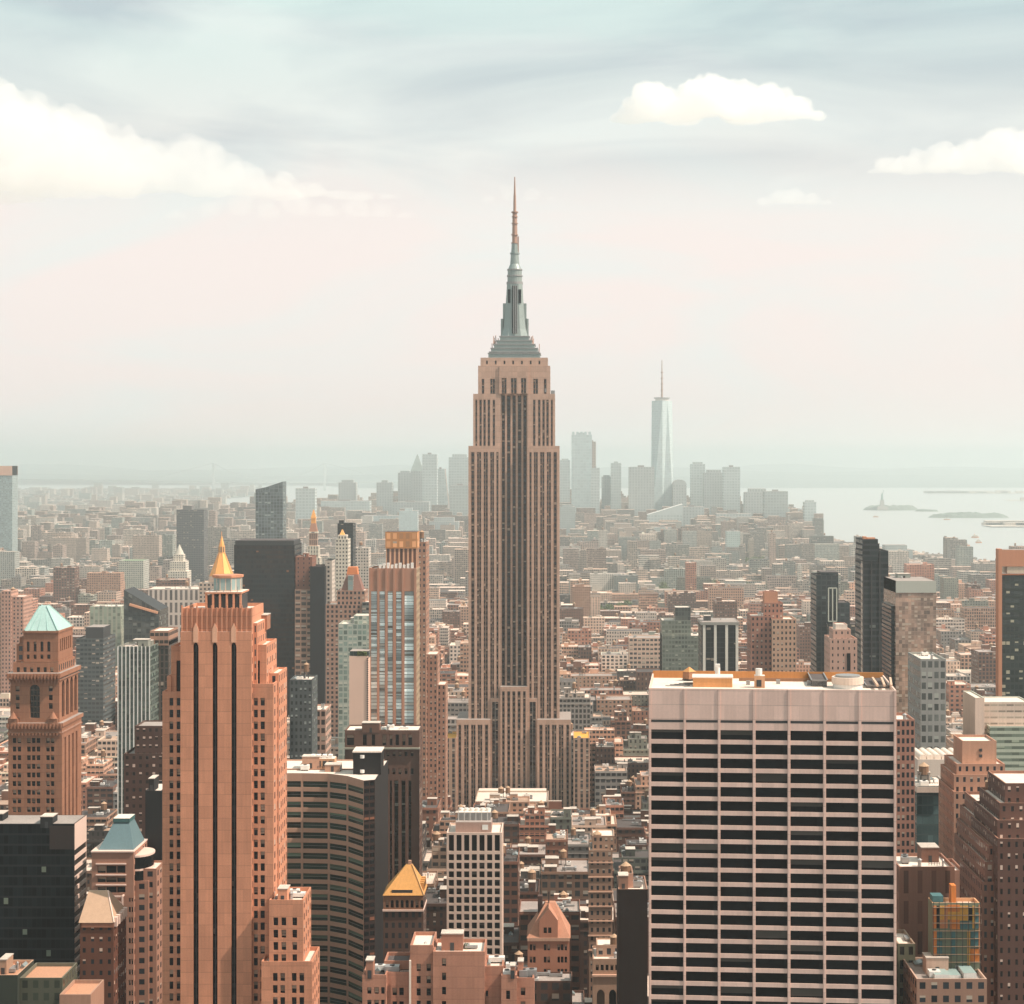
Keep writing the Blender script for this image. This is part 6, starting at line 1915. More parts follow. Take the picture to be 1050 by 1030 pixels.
def mound(name, cx, cy, rx, ry, h, seed, mat):
    b = MB()
    n, m = 44, 8
    for i in range(n):
        for j in range(m):
            P = lambda a, r: (cx + rx * math.cos(a) * r, cy + ry * math.sin(a) * r)
            def pt(a, k):
                r = k / m
                x, y = P(a, r)
                e = 0.0 if k == m else h * min(1.0, (1 - r) * 5) * (0.55 + 0.55 * mnoise.noise((x / 28 + seed, y / 28, 0.3))) + 2.0
                return (x, y, e - (3.0 if k == m else 0.0))
            a0, a1 = 2 * math.pi * i / n, 2 * math.pi * (i + 1) / n
            if j == 0:
                b.poly([pt(a0, 0), pt(a0, 1), pt(a1, 1)], mat)
            else:
                b.poly([pt(a0, j), pt(a0, j + 1), pt(a1, j + 1), pt(a1, j)], mat)
    o = b.build(name)
    o["kind"] = "structure"


WOOD = plain("island_trees", (0.16, 0.20, 0.17), 0.95, amt=0.5)
mound("island", wx(915, 9950), 9990, 150, 60, 26, 1.0, WOOD)
mound("island", wx(951, 9700), 9720, 60, 30, 9, 4.0, WOOD)
mound("island", wx(996, 8560), 8620, 185, 62, 22, 7.0, WOOD)

# the statue on its pedestal
d = 9940.0
t = thing("statue", "tiny robed statue with a raised torch on a tall pedestal, on the wooded harbour island", "statue", (wx(904.5, d), d, 0))
cx = wx(904.5, d)
STN = plain("statue_stone", (0.32, 0.30, 0.27))
VERD = plain("statue_green", (0.20, 0.30, 0.27))
m = MB()
q = lambda r: [(cx - r, d - r), (cx + r, d - r), (cx + r, d + r), (cx - r, d + r)]
m.frustum(q(30), q(26), 0, 18, STN)
m.frustum(q(12), q(8.5), 18, 52, STN)
m.build("pedestal", t)
m = MB()
m.cyl(cx, d, 7, 5.0, 52, 72, VERD, 10)
m.cyl(cx, d, 5.0, 4.2, 72, 82, VERD, 10)
m.cyl(cx, d, 2.2, 2.6, 82, 87, VERD, 10)
m.cyl(cx, d, 2.8, 1.2, 87, 90, VERD, 10)
m.bar((cx + 3.6, d, 80), (cx + 6.5, d, 99), 2.2, VERD)
m.cyl(cx + 6.5, d, 1.6, 2.2, 98, 102, VERD, 8)
m.bar((cx - 4, d, 79), (cx - 5, d - 2, 70), 2.4, VERD)
m.build("figure", t)


def boat(label, px, py, L, cat="boat", deck=2):
    d = (EYE + 3) * FPX / (py - HY)
    x = wx(px, d)
    t = thing("ferry_boat", label, cat, (x, d, -3), "boats out on the harbour")
    W = L * 0.24
    m = MB()
    hull = [(x - L / 2, d - W / 2), (x + L * 0.3, d - W / 2), (x + L / 2, d), (x + L * 0.3, d + W / 2), (x - L / 2, d + W / 2)]
    m.frustum([(x + (p - x) * 0.94, d + (r - d) * 0.8) for p, r in hull], hull, -3.2, 0.5, plain("hull_orange", (0.55, 0.24, 0.12), 0.6))
    m.build("hull", t)
    m = MB()
    for k in range(deck):
        s = 0.74 - 0.16 * k
        m.box(x - L * 0.46 * s - 1, x + L * 0.42 * s, d - W * 0.4, d + W * 0.4, 0.5 + 2.8 * k, 3.3 + 2.8 * k, F("boat_cabin", (0.75, 0.68, 0.58), glass=(0.05, 0.06, 0.06), wf=0.6, hf=0.4, lit=0), bay=2.5, flo=2.8)
    m.build("cabin", t)
    m = MB()
    m.cyl(x - L * 0.1, d, L * 0.035, L * 0.03, 0.5 + 2.8 * deck, 4.5 + 2.8 * deck, plain("hull_orange", None), 8)
    m.build("funnel", t)


boat("long pale ferry with an orange hull sailing close to the near harbour shore", 989, 560, 34)
boat("small ferry turning just past the long pale ferry on the harbour", 1003.5, 557, 20)
boat("ferry farther out, alone in line with the painted block, beyond the two near ferries", 1000, 551.6, 26)
boat("tiny boat in open water before the statue island", 898, 530.6, 26, deck=1)
boat("tiny boat below the second wooded island", 971, 533.4, 30, deck=1)

# suspension bridge far beyond the harbour
d = 17000.0
t = thing("suspension_bridge", "hazy suspension bridge with two tall portal towers on the horizon", "bridge", (wx(276, d), d, 0))
GR = plain("bridge_grey", (0.55, 0.60, 0.59))  # paled so the bridge fades: haze painted into its colour
xa, xb = wx(219, d), wx(333, d)
for x in (xa, xb):
    m = MB()
    for s in (-1, 1):
        m.box(x - 9, x + 9, d + s * 18 - 6, d + s * 18 + 6, -4, 245, GR, bay=0, flo=0)
    for z in (75, 150, 232):
        m.box(x - 7, x + 7, d - 12, d + 12, z, z + 13, GR, bay=0, flo=0, bottom=True)
    m.build("bridge_tower", t)
m = MB()
m.box(xa - 700, xb + 700, d - 15, d + 15, 68, 76, GR, bay=0, flo=0, bottom=True)
m.build("deck", t)
for s in (-1, 1):
    m = MB()
    pts = [(xa - 650, 74)] + [(xa + (xb - xa) * k / 16, 90 + 155 * (2 * k / 16 - 1) ** 2) for k in range(17)] + [(xb + 650, 74)]
    for p, q2 in zip(pts, pts[1:]):
        m.bar((p[0], d + s * 16, p[1]), (q2[0], d + s * 16, q2[1]), 4, GR)
    m.build("cable", t)
# low girder bridge at the river
d = 6150.0
t = thing("girder_bridge", "long low pale bridge crossing the river at the far edge of the low-rise district", "bridge", (wx(122, d), d, 0))
m = MB()
m.box(wx(60, d), wx(184, d), d - 12, d + 12, 30, 38, plain("bridge_pale", (0.55, 0.53, 0.47)), bay=0, flo=0, bottom=True)
m.build("deck", t)
for i in range(9):
    m = MB()
    x = wx(64 + 14.5 * i, d)
    m.box(x - 4, x + 4, d - 9, d + 9, -3, 30, plain("bridge_pale", None), bay=0, flo=0)
    m.build("pier", t)

# ------------------------------------------------------------------ the hazy skyline at the island's tip
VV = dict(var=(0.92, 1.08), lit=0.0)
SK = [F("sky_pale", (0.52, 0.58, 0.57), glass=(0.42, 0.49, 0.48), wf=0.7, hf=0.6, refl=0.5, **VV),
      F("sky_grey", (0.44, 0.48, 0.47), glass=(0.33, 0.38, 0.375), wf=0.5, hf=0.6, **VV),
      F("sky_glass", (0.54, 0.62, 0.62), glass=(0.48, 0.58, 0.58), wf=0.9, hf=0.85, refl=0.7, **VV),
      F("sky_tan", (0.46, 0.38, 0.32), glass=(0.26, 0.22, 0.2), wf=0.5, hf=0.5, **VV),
      F("sky_dark", (0.40, 0.45, 0.44), glass=(0.33, 0.38, 0.37), wf=0.7, hf=0.6, **VV)]  # skyline tones paled towards mint, extra haze fade painted into the walls
# label, x0, x1, top, distance, depth, material, kind of top
SKY = [
    ("pale tower half hidden at the edge of the tallest skyscraper's shaft", 574, 584.5, 472, 6500, 50, 0, "step"),
    ("tall pale blue glass tower with a notched crown standing clear of its neighbours", 586, 607, 446, 6200, 50, 2, "notch"),
    ("thin peach-toned shaft peeping out behind the notched blue glass tower", 604, 611, 453, 6500, 40, 3, "flat"),
    ("low pale block tucked against the notched blue glass tower", 606, 615, 480, 6100, 40, 0, "flat"),
    ("pale stepped block between the notched glass tower and the slim capped shaft", 617, 627, 489, 6300, 50, 1, "step"),
    ("slim grey shaft with a small cap left of the broad flat-topped block", 626.5, 637, 475, 6200, 45, 0, "cap"),
    ("broad flat-topped grey block beside the tapering glass spire tower", 645, 671, 479, 6100, 60, 1, "flat"),
    ("squat dark block behind the tapering spire tower's base", 671, 689, 541, 5000, 50, 4, "flat"),
    ("round-topped tower hugging the far side of the tapering spire tower", 690, 704, 497, 6200, 50, 1, "round"),
    ("slim flat tower with a small crown past the tapering spire tower", 708.5, 723, 476, 6400, 50, 0, "step"),
    ("mid-height grey tower wedged between two taller flat towers near the harbour", 722, 743, 485, 6300, 60, 1, "step"),
    ("flat-topped gridded tower, last tall one before the harbour opens", 742, 759, 479, 6200, 50, 0, "flat"),
    ("wide grey block with a raised flat plant storey on the waterfront", 764, 790, 505, 6100, 60, 1, "step"),
    ("wide gridded block joined to the waterfront block with the plant storey", 784, 808, 504, 5900, 60, 4, "flat"),
    ("block with a sloping stepped side falling to the waterfront", 808, 822, 522, 6100, 60, 1, "slope"),
    ("pair-topped slim waterfront tower standing alone by the water", 825, 837, 515, 5800, 40, 0, "step"),
    ("short stepped tower beside the lone slim waterfront tower", 837, 845, 534, 5750, 40, 1, "step"),
    ("brown brick block with stepped shoulders before the skyline", 626, 652, 541, 4900, 60, 3, "step"),
    ("dark block at the foot of the brown stepped block", 590, 598, 560, 4500, 40, 4, "flat"),
    ("slate tower hidden partly by the tallest skyscraper's flank", 574, 590, 520, 5200, 50, 4, "step"),
    ("grey wide block in front of the round-topped tower", 697, 722, 520, 5600, 60, 1, "flat"),
    ("pale slanting-roofed block under the tapering spire tower", 664, 700, 528, 5500, 60, 0, "slant"),
    ("long grey block filling the gap below the gridded towers", 735, 770, 527, 5700, 60, 1, "flat"),
    ("small grey tower with pale fins among the far low blocks", 745, 759, 545, 4600, 40, 0, "flat"),
    ("dark waterfront block below the wide gridded pair", 788, 826, 561, 4700, 50, 4, "flat"),
    ("white block with square windows far beyond the low rooftops", 772, 812, 574, 4300, 40, 2, "flat"),
    ("grey block with pale courses beyond the white square-windowed block", 812, 850, 566, 4600, 40, 1, "flat"),
    ("tall flat-topped tower with one sloped shoulder, left part of the hazy skyline", 386, 402, 495, 6400, 50, 1, "cap"),
    ("stepped pale tower rising above a broad hazy block", 347, 365, 495, 6500, 50, 1, "step"),
    ("broad hazy block carrying the stepped pale tower behind it", 329, 379, 514, 6200, 60, 0, "flat"),
    ("narrow slab with twin pale edges past the orange-capped campanile", 303, 323, 501, 5600, 40, 0, "flat"),
    ("tall hazy tower with a shouldered top beside the pyramid-topped one", 408, 422, 485, 6500, 50, 1, "step"),
    ("pyramid-topped hazy tower with a sharp point", 421, 434, 483, 6400, 45, 1, "pyramid"),
    ("tallest flat hazy tower between the pyramid-topped one and the skyscraper's shaft", 433, 448, 466, 6300, 50, 0, "flat"),
    ("hazy tower stepping down from the tallest flat one", 447, 456, 481, 6400, 50, 0, "slope"),
    ("two-tiered hazy tower pressed against the tallest skyscraper's shaft", 460, 482, 469, 6500, 50, 0, "step"),
    ("darker hazy block in front of the two-tiered tower", 461, 483, 498, 5900, 50, 4, "flat"),
    ("white columned tower top peeping above the low hazy blocks", 409, 428, 524, 4600, 40, 2, "cap"),
    ("hazy low block below the pyramid-topped tower", 402, 440, 515, 6000, 60, 1, "flat"),
    ("hazy block under the shouldered tower by the blue-strip tower's crown", 372, 412, 529, 5600, 60, 0, "flat"),
    ("low broad hazy block left of the campanile", 276, 306, 540, 5700, 60, 1, "flat"),
    ("grey hazy blocky tower before the skyscraper's shaft, lower than its neighbours", 440, 470, 535, 5200, 50, 1, "step"),
    ("broad dark stepped block at the harbour edge beyond the dark ribbed tower", 903, 936, 564, 4600, 60, 4, "step"),
    ("long low warehouse with a pinkish roof on the waterfront", 912, 945, 578, 4300, 60, 3, "flat"),
    ("wide brown waterfront block behind the mirror glass tower", 943, 992, 581, 4200, 50, 3, "step"),
    ("dark squat block with a raised box on the waterfront", 978, 1000, 580, 4300, 50, 4, "cap"),
]
for lab, x0, x1, yt, d, dep, mi, kind in SKY:
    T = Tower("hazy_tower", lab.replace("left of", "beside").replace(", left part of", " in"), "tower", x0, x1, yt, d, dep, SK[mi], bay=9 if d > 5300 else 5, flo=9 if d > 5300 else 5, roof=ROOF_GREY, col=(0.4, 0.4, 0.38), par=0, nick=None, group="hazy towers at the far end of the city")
    W = T.X1 - T.X0
    if kind in ("step", "cap", "notch"):
        e = 0.16 if kind == "step" else 0.3
        T.block(T.X0 + W * e, T.X1 - W * e, d + 8, d + dep - 8, T.Z, T.Z + W * (0.14 if kind != "notch" else 0.1), par=0)
        if kind == "notch":
            for k in range(5):
                T.block(T.X0 + W * (k / 5 + 0.03), T.X0 + W * (k / 5 + 0.15), d, d + dep, T.Z, T.Z + 10, par=0)
    elif kind == "pyramid":
        m = MB()
        b4 = [(T.X0, d), (T.X1, d), (T.X1, d + dep), (T.X0, d + dep)]
        c4 = [((T.X0 + T.X1) / 2 + a, d + dep / 2 + b) for a, b in ((-1, -1), (1, -1), (1, 1), (-1, 1))]
        m.frustum(b4, c4, T.Z, wz(466, d), plain("hazy_roof", (0.3, 0.36, 0.34)))
        m.build("pyramid_roof", T.root)
    elif kind in ("slope", "slant", "mansard"):
        m = MB()
        h = W * (0.45 if kind == "mansard" else 0.3)
        if kind == "mansard":
            m.frustum([(T.X0, d), (T.X1, d), (T.X1, d + dep), (T.X0, d + dep)], [(T.X0 + W * .3, d + 15), (T.X1 - W * .3, d + 15), (T.X1 - W * .3, d + dep - 15), (T.X0 + W * .3, d + dep - 15)], T.Z, T.Z + h, SK[mi], bay=6, flo=6)
        else:
            hi, lo = (T.Z, T.Z - h) if kind == "slope" else (T.Z, T.Z + h)
            m.poly([(T.X1, d, 0), (T.X1 + W * .8, d, 0), (T.X1, d, T.Z)], SK[mi], [(0, 0), (4, 0), (0, 8)]) if kind == "slope" else m.poly([(T.X0, d, T.Z), (T.X1, d, T.Z), (T.X1, d, T.Z + h)], SK[mi])
            if kind == "slope":
                m.poly([(T.X1, d, T.Z), (T.X1 + W * .8, d, 0), (T.X1 + W * .8, d + dep, 0), (T.X1, d + dep, T.Z)], ROOF_GREY)
            else:
                m.poly([(T.X0, d, T.Z), (T.X1, d, T.Z + h), (T.X1, d + dep, T.Z + h), (T.X0, d + dep, T.Z)], WHITEMETAL)
        m.build("sloped_roof", T.root)
    elif kind == "round":
        m = MB()
        n = 12
        for i in range(n):
            t0, t1 = math.pi * i / n, math.pi * (i + 1) / n
            P = lambda t, y: ((T.X0 + T.X1) / 2 - W / 2 * math.cos(t), y, T.Z + W * 0.35 * math.sin(t))
            m.poly([P(t0, d), P(t1, d), P(t1, d + dep), P(t0, d + dep)], ROOF_GREY)
        m.poly([P(math.pi * i / n, d) for i in range(n, -1, -1)], SK[mi])
        m.build("rounded_roof", T.root)
    T.done()
    # the far blocks' own rooftop plant
    m = MB()
    m.box(T.X0 + W * .35, T.X0 + W * .6, d + 12, d + 24, T.Z, T.Z + 5, STEEL, bay=0, flo=0)
    m.build("roof_plant", T.root)

# tapering glass tower with a spire
d = 6250.0
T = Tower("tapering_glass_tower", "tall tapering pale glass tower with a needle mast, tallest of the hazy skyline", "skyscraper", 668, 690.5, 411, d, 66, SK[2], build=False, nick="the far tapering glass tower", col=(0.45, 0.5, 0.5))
a, b2 = T.X0, T.X1
cx, cy, h = (a + b2) / 2, d + 33, (b2 - a) / 2
sq = [(cx + h * p, cy + h * q) for p, q in ((-1, -1), (0, -1), (1, -1), (1, 0), (1, 1), (0, 1), (-1, 1), (-1, 0))]
tq = [(cx + h * 0.93 * p, cy + h * 0.93 * q) for p, q in ((-.55, -.55), (0, -1.0), (.55, -.55), (1.0, 0), (.55, .55), (0, 1.0), (-.55, .55), (-1.0, 0))]
zb, zt = 55.0, wz(411, d)
T.w.frustum(sq, sq, 0, zb, SK[2], bay=8, flo=8)
for i in range(8):
    j = (i + 1) % 8
    T.w.poly([(*sq[i], zb), (*sq[j], zb), (*tq[j], zt), (*tq[i], zt)], SK[2], [(0, 0), (5, 0), (5, 50), (0, 50)])
T.flat([(*p, zt) for p in tq], ROOF_GREY)
m = MB()
m.cyl(cx, cy, h * 0.62, h * 0.62, zt, zt + 8, WHITEMETAL, 16)
m.cyl(cx, cy, h * 0.74, h * 0.74, zt + 8, zt + 11, STEEL, 16)
m.build("crown", T.root)
m = MB()
m.cyl(cx, cy, 3.4, 2.6, zt + 8, wz(392, d), ANTENNA, 8)
m.cyl(cx, cy, 2.4, 1.0, wz(392, d), wz(369, d), ANTENNA, 8)
for y in (400, 394, 388, 382):
    m.cyl(cx, cy, 4.4, 4.4, wz(y, d), wz(y, d) + 2.5, ANTENNA, 8)
m.build("mast", T.root)
T.done()
# ------------------------------------------------------------------ the low city: streets of lots
rnd = random.Random(20)
PAL = [("brick red", (0.42, 0.19, 0.125), 26), ("tan", (0.52, 0.30, 0.205), 23), ("cream", (0.64, 0.45, 0.345), 14), ("dark brown", (0.18, 0.09, 0.062), 18), ("grey", (0.28, 0.25, 0.225), 9), ("white", (0.70, 0.57, 0.48), 9), ("grey-green", (0.22, 0.23, 0.19), 5), ("charcoal", (0.07, 0.06, 0.055), 4)]
RPAL = [("pale", (0.70, 0.54, 0.44), 34), ("grey", (0.32, 0.265, 0.235), 24), ("black", (0.09, 0.075, 0.07), 24), ("tan", (0.46, 0.31, 0.225), 20)]


NEARPAL = [(a, b, c * (2.2 if a in ('dark brown', 'charcoal') else 0.5 if a in ('white', 'cream') else 1)) for a, b, c in PAL]  # weighted to dark walls, standing in for shaded near streets


FARPAL = [(a, tuple(0.5 * q + 0.5 * w_ for q, w_ in zip(b, (0.40, 0.45, 0.42))), c) for a, b, c in PAL]  # half mixed with pale mint: distant haze put into the wall colours
PARK = [(wx(672, 3480), wx(775, 3480), 3290, 3640), (wx(582, 3000), wx(650, 3000), 2900, 3110), (wx(690, 4450), wx(800, 4450), 4300, 4580), (wx(90, 3300), wx(160, 3300), 3200, 3420)]


NEARROOF = [(a, b, c * {'pale': 0.8, 'black': 1.5}.get(a, 1)) for a, b, c in RPAL]


def pick(p):
    t = rnd.uniform(0, sum(q[2] for q in p))
    for q in p:
        t -= q[2]
        if t <= 0:
            return q
    return p[-1]


AV = [-3900 + 190 * i for i in range(14)] + [-1180, -960, -760, -560, -420, -280, -135, 150, 430, 710, 990, 1270, 1550, 1830]


def limit(d, x):
    y = np.interp(d, [600, 700, 900, 1100, 1240, 1300, 1600, 2200, 3300, 5000, 7500], [945, 925, 868, 828, 815, 770, 700, 640, 586, 536, 496])
    if 462 < x < 612 and d < 1300:
        y = max(y, 828)
    if x > 840 and d > 3600:
        return 15.0
    if x > 905 and d < 900:
        y = max(y, 880)
    return EYE - (y - HY) * d / FPX


LOTS = []
for ai in range(len(AV) - 1):
    dy = 618.0
    while dy < 7450:
        sh = 0.0 if dy < 2300 else 90.0 * mnoise.noise((dy / 420.0, ai * 0.02, 5.0)) + 40 * math.sin(math.floor(dy / 560) * 2.4)
        xa, xb = AV[ai] + 9 + sh, AV[ai + 1] - 9 + sh
        L = np.interp(dy, [r[0] for r in MAN], [r[1] for r in MAN])
        R = np.interp(dy, [r[0] for r in MAN], [r[2] for r in MAN])
        for row in range(2):
            y0 = dy + row * 32
            if wx(-80, y0) > xb or wx(1130, y0) < xa:
                continue
            x = xa
            while x < xb - 6:
                wid = rnd.uniform(9, 28) if y0 < 1300 else (rnd.uniform(12, 44) if y0 < 2600 else rnd.uniform(16, 58))
                wid = min(wid, xb - x)
                x0, x1 = x, x + wid - 0.15
                x += wid
                if x0 < L + 20 or x1 > R - 20:
                    continue
                sx = CX + (x0 + x1) / 2 * FPX / y0
                if sx < -60 or sx > 1110 or rnd.random() < (0.05 if y0 < 4000 else 0.12):
                    continue
                r = rnd.random()
                if y0 < 1250:
                    h = rnd.uniform(28, 62) if r < 0.85 else rnd.uniform(60, 95)
                elif y0 < 2200:
                    h = rnd.uniform(20, 58) if r < 0.82 else rnd.uniform(55, 95)
                elif y0 < 4400:
                    h = rnd.uniform(13, 34) if r < 0.84 else rnd.uniform(34, 85)
                else:
                    h = rnd.uniform(18, 48) if r < (0.76 if y0 < 5300 else 0.42) else rnd.uniform(45, 150)
                over = 30 * y0 / FPX if 1400 < y0 < 4600 and rnd.random() < 0.08 else 0
                h = min(h + over * 0.6, (max(8, limit(y0, sx)) + over) * rnd.uniform(0.5 if y0 < 1250 else 0.75, 1.0))
                dep = 31.8 if row == 0 else rnd.uniform(24, 31)
                y1 = y0 + rnd.uniform(-0.5, 0) + dep
                if any(x0 < q[1] and x1 > q[0] and y0 < q[3] and y1 > q[2] for q in PARK):
                    continue
                if any(x0 < f[1] + 2 and x1 > f[0] - 2 and y0 < f[3] + 2 and y1 > f[2] - 2 for f in FOOT):
                    continue
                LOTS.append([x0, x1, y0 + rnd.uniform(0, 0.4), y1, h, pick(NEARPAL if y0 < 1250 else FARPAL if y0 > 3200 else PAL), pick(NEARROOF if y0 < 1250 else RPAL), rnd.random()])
        dy += 80.0

# how much of each lot the picture shows: nearest first into a coarse mask
S = 1.0
mask = np.zeros((1030, 1050), bool)
items = [(f[2], f, None) for f in FOOT] + [(l[2], None, i) for i, l in enumerate(LOTS)]
items.sort(key=lambda q: q[0])
seen = [0] * len(LOTS)
for d, f, i in items:
    x0, x1, y0, y1, h = f[:5] if f else LOTS[i][:5]
    u0, u1 = CX + x0 * FPX / d, CX + x1 * FPX / d
    vt, vb = HY + (EYE - h) * FPX / (y1 if h < EYE else d), HY + EYE * FPX / d
    a, b, c, e = int(max(0, u0)), int(min(1050, u1 + 1)), int(max(0, vt)), int(min(1030, vb + 1))
    if a >= b or c >= e:
        continue
    sub = mask[c:e, a:b]
    if i is not None:
        seen[i] = int((~sub).sum())
    sub[:] = True
order = sorted(range(len(LOTS)), key=lambda i: -seen[i])
SINGLE = set(i for i in order[:280] if seen[i] > 12)


def lot_shell(b, rb, l, par):
    x0, x1, y0, y1, h, pc, rc, v = l
    k = (0.8 + 0.4 * v) * (0.46 if y0 < 1000 else 0.7 if y0 < 1250 else 1.0)  # near walls dimmed: street shade put into their colour
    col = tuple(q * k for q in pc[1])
    bay = 2.6 + 1.6 * ((v * 7.3) % 1)
    fl = 3.4 + 0.9 * ((v * 3.7) % 1)
    n = max(1, round(h / fl))
    for p, q in (((x0, y0), (x1, y0)), ((x1, y0), (x1, y1)), ((x1, y1), (x0, y1)), ((x0, y1), (x0, y0))):
        m = max(1, round(math.dist(p, q) / bay))
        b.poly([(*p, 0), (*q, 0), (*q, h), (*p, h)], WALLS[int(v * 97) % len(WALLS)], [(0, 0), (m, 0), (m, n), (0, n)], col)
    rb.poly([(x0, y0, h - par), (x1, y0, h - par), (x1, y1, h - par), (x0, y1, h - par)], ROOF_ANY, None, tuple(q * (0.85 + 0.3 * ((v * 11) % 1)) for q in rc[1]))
    if par > 0:
        b.ring(x0, x1, y0, y1, h - par, h, 0.35, BRICK_ANY, tuple(min(0.8, q * 1.25) for q in col))
    return col


WALLS = [WALL_ANY,
         facade("wall_any_wide", None, glass=(0.03, 0.03, 0.032), wf=0.72, hf=0.5, lit=0.25, amt=0.25),
         facade("wall_any_slim", None, glass=(0.03, 0.028, 0.028), wf=0.36, hf=0.56, lit=0.3, amt=0.25),
         facade("wall_any_loft", None, glass=(0.035, 0.035, 0.035), wf=0.62, hf=0.66, lit=0.2, amt=0.25)]

NICKS = [(CX + (f[0] + f[1]) / 2 * FPX / f[2], f[2], CX + f[0] * FPX / f[2], CX + f[1] * FPX / f[2], f[5]) for f in FOOT if f[5]]
LABELS = {}
ORD = ["", ", second going back", ", third going back", ", fourth going back", ", fifth going back", ", sixth going back", ", seventh going back", ", eighth going back", ", ninth going back", ", tenth going back"]


def describe(l, tank):
    x0, x1, y0, y1, h, pc, rc, v = l
    s0, s1 = CX + x0 * FPX / y0, CX + x1 * FPX / y0
    sx = (s0 + s1) / 2
    form = ("wide " if x1 - x0 > 21 else "narrow " if x1 - x0 < 12.5 else "") + ("tall block" if h > 52 else "loft block" if h > 32 else "low block")
    front = [n for n in NICKS if n[1] > y0 and n[2] - 4 < sx < n[3] + 4]
    back = [n for n in NICKS if n[1] < y0 and n[2] - 4 < sx < n[3] + 4]
    if back:
        rel = "behind " + max(back, key=lambda n: n[1])[4]
    elif front and min(n[1] for n in front) - y0 < 900:
        rel = "in front of " + min(front, key=lambda n: n[1])[4]
    else:
        near = sorted(NICKS, key=lambda n: abs(n[0] - sx) + abs(n[1] - y0) * 0.03)
        rel = "beside " + near[0][4]
    t = pc[0] + " " + form + ", " + rc[0] + " roof" + (", one water tank" if tank else "") + ", " + rel
    return t


singles = sorted(SINGLE, key=lambda i: LOTS[i][2])
for i in singles:
    l = LOTS[i]
    x0, x1, y0, y1, h, pc, rc, v = l
    near = y0 < 1500
    tank = (v * 17.3) % 1 < (0.27 if h > 22 else 0.12)
    t = describe(l, tank)
    n = LABELS.get(t, 0)
    LABELS[t] = n + 1
    lab = t + (ORD[n] if n < len(ORD) else ORD[-1])
    if len(lab.replace(",", "").split()) > 16:
        lab = lab.replace(", one water tank", "").replace("in front of", "before")
        if lab in LABELS:
            lab = lab.replace(" roof,", " roof with tank,")
        LABELS[lab] = 1
    nm = "low_rise_building" if h <= 32 else "loft_building" if h <= 52 else "high_rise_building"
    root = thing(nm, lab, "building", ((x0 + x1) / 2, (y0 + y1) / 2, 0), "blocks of the low city")
    b, rb = MB(), MB()
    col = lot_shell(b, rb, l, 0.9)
    if near:
        # cornice and string course
        c2 = tuple(min(0.75, q * 1.3) for q in col)
        b.box(x0 - 0.02, x1 + 0.02, y0 - 0.5, y0 - 0.02, h - 1.3, h - 0.5, BRICK_ANY, bay=0, flo=0, col=c2, bottom=True)
        if v > 0.4:
            b.box(x0, x1, y0 - 0.3, y0 - 0.02, h - 5.2, h - 4.8, BRICK_ANY, bay=0, flo=0, col=c2, bottom=True)
    setback = near and v > 0.72 and x1 - x0 > 12
    if setback:
        e = 0.18 * (x1 - x0)
        h2 = min(h + rnd.uniform(4, 11), max(h, limit(y0, CX + x0 * FPX / y0)) + 3)
        l2 = [x0 + e, x1 - e, y0 + 4, y1 - 8, h2, pc, rc, v]
        lot_shell(b, rb, l2, 0.7)
    b.build("wall", root)
    rf = rb.build("roof", root)
    ORG[rf.name] = ORG[root.name]
    r2 = random.Random(i)
    if setback:
        roof_clutter(rf, x0 + e, x1 - e, y0 + 4, y1 - 8, h2 - 0.7, r2, 3, 1 if tank else 0, col)
        roof_clutter(rf, x0, x1, y1 - 8, y1, h - 0.9, r2, 2, 0, col)
    else:
        roof_clutter(rf, x0, x1, y0, y1, h - 0.9, r2, (8 if near else 3), 1 if tank else 0, col)

# everything smaller: one mass
b = MB()
for i, l in enumerate(LOTS):
    if i in SINGLE:
        continue
    x0, x1, y0, y1, h, pc, rc, v = l
    col = lot_shell(b, b, l, 0.8 if y0 < 2400 else 0)
    if y0 < 5200:
        r2 = random.Random(i)
        for k in range(2 if y0 < 3000 else 1):
            a, c, g = r2.uniform(1.4, 4.5), r2.uniform(1.4, 4), r2.uniform(2.2, 5)
            px, py = r2.uniform(x0 + a, max(x0 + a, x1 - a)), r2.uniform(y0 + c, y1 - c)
            kk = r2.uniform(0.6, 1.5)
            b.box(px - a, px + a, py - c, py + c, h - 0.8, h + g, BRICK_ANY, ROOF_ANY, bay=0, flo=0, col=tuple(min(0.75, q * kk) for q in col), tcol=(0.6, 0.5, 0.42))
        if r2.random() < 0.28 and y0 < 3200:
            px, py = r2.uniform(x0 + 3, x1 - 3), r2.uniform(y0 + 4, y1 - 4)
            b.cyl(px, py, 2, 2, h + 1.5, h + 5.5, TANK_WOOD, 6)
            b.cyl(px, py, 2.1, 0.1, h + 5.5, h + 7, TANK_ROOF, 6)
o = b.build("low_city")
o["kind"] = "stuff"

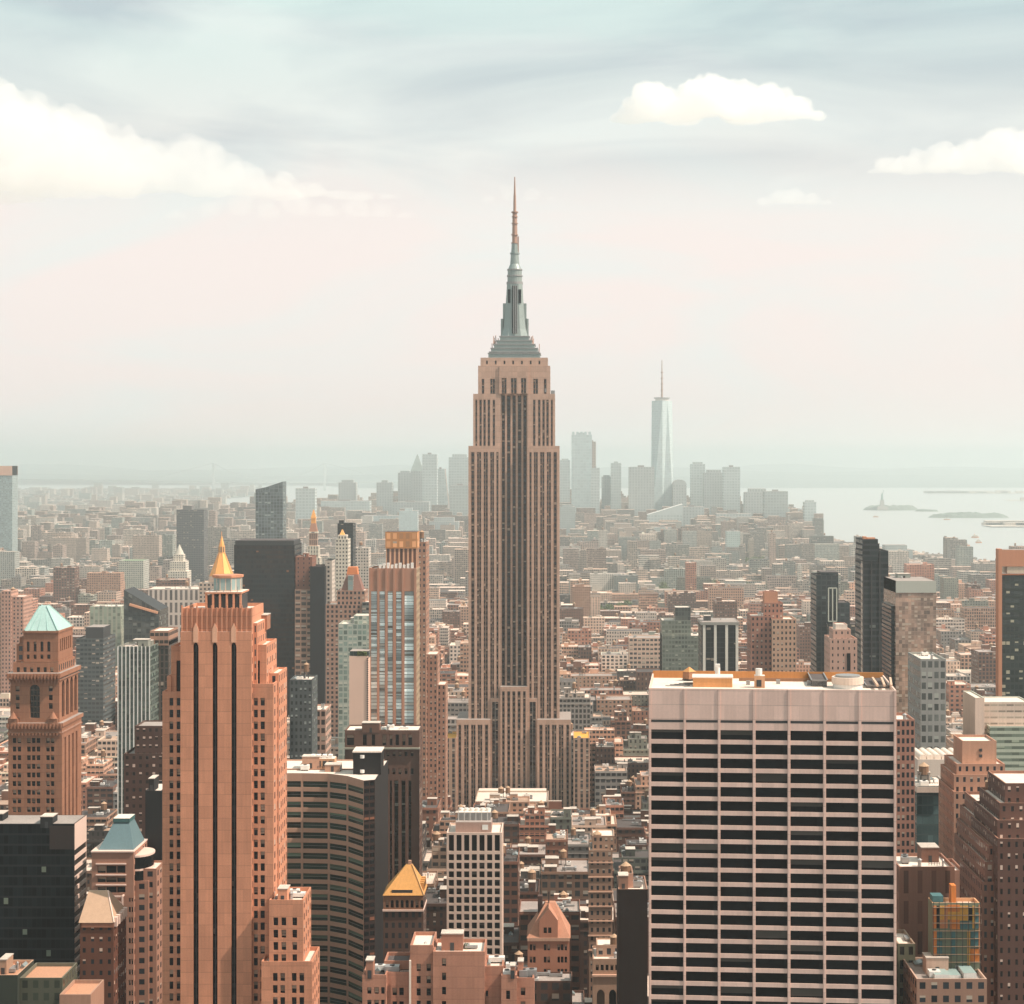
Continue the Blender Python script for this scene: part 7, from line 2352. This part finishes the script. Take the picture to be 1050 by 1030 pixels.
# the far shore's low blocks
b = MB()
r2 = random.Random(77)
ds = [r[0] for r in BKN]
for k in range(2600):
    d = 7950 + 9000 * r2.random() ** 1.4
    L, R = np.interp(d, ds, [r[1] for r in BKN]), np.interp(d, ds, [r[2] for r in BKN])
    x = r2.uniform(max(L, wx(-30, d)), R - 40) if R - 40 > max(L, wx(-30, d)) else None
    if x is None:
        continue
    wd, dp = r2.uniform(25, 80), r2.uniform(25, 60)
    h = r2.uniform(8, 26) if r2.random() < 0.94 else r2.uniform(30, 75)
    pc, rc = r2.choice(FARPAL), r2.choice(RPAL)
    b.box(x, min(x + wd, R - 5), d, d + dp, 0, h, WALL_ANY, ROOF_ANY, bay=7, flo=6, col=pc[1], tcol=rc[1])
for k in range(60):
    d = r2.choice((15350, 15500, 12400, 7420, 7480))
    x0 = {15350: 2900, 15500: 3200, 12400: 2950, 7420: 1700, 7480: 1640}[d] + r2.random() ** 2 * 900
    b.box(x0, x0 + r2.uniform(40, 160), d, d + 40, 0.6, r2.uniform(8, 22), WALL_ANY, ROOF_ANY, bay=9, flo=7, col=(0.6, 0.5, 0.42), tcol=(0.75, 0.66, 0.58))
o = b.build("far_shore_city")
o["kind"] = "stuff"

# ------------------------------------------------------------------ trees in the gaps
LEAF = plain("leaf_green", (0.11, 0.15, 0.05), 0.9, amt=0.5)
BARK = plain("bark", (0.10, 0.075, 0.055), 0.9)


def tree(x, y, h, seed, label, group, z=0.0):
    r = random.Random(seed)
    t = thing("leafy_tree", label, "tree", (x, y, z), group)
    m = MB()
    m.cyl(x, y, 0.03 * h, 0.016 * h, z, z + 0.5 * h, BARK, 7)
    tips = []
    for k in range(5):
        a = 2 * math.pi * k / 5 + r.random()
        q = (x + math.cos(a) * 0.24 * h, y + math.sin(a) * 0.24 * h, z + h * r.uniform(0.5, 0.75))
        m.bar((x, y, z + 0.36 * h), q, 0.018 * h, BARK)
        tips.append(q)
    m.build("trunk", t)
    m = MB()
    tips.append((x, y, z + 0.82 * h))
    for k in range(340):
        c = Vector(r.choice(tips)) + Vector((r.gauss(0, 0.1), r.gauss(0, 0.1), r.gauss(0, 0.08))) * h
        n = Vector((r.uniform(-1, 1), r.uniform(-1, 1), r.uniform(-0.2, 1))).normalized()
        s = h * r.uniform(0.03, 0.06)
        u = n.orthogonal().normalized() * s
        v = n.cross(u)
        m.poly([c + u, c + v, c - u, c - v], LEAF)
    m.build("crown", t)


LAWN = plain("park_lawn", (0.13, 0.17, 0.07), 0.95, amt=0.4)
r3 = random.Random(6)
WHERE = ["far park beyond the broad pale slab", "green gap past the tallest skyscraper's shaft", "long green strip below the hazy skyline", "far green square beyond the copper-roofed tower"]
for k, (xa, xb, ya, yb) in enumerate(PARK):
    m = MB()
    m.poly([(xa, ya, 0.05), (xb, ya, 0.05), (xb, yb, 0.05), (xa, yb, 0.05)], LAWN)
    m.build("park_lawn")["kind"] = "structure"
    for q in range((46, 18, 44, 26)[k]):
        tree(r3.uniform(xa, xb), r3.uniform(ya, yb), r3.uniform(15, 24), 100 * k + q, "small leafy green tree in the " + WHERE[k], "trees of the " + WHERE[k])
for k, (px, py) in enumerate(((440, 708), (444, 714), (441, 722), (447, 719))):
    d = 1640 + 14 * k
    tree(wx(px, d), d, EYE - (py - HY) * d / FPX, 900 + k, "bright green tree between blocks beside the tallest skyscraper", "trees beside the tallest skyscraper")
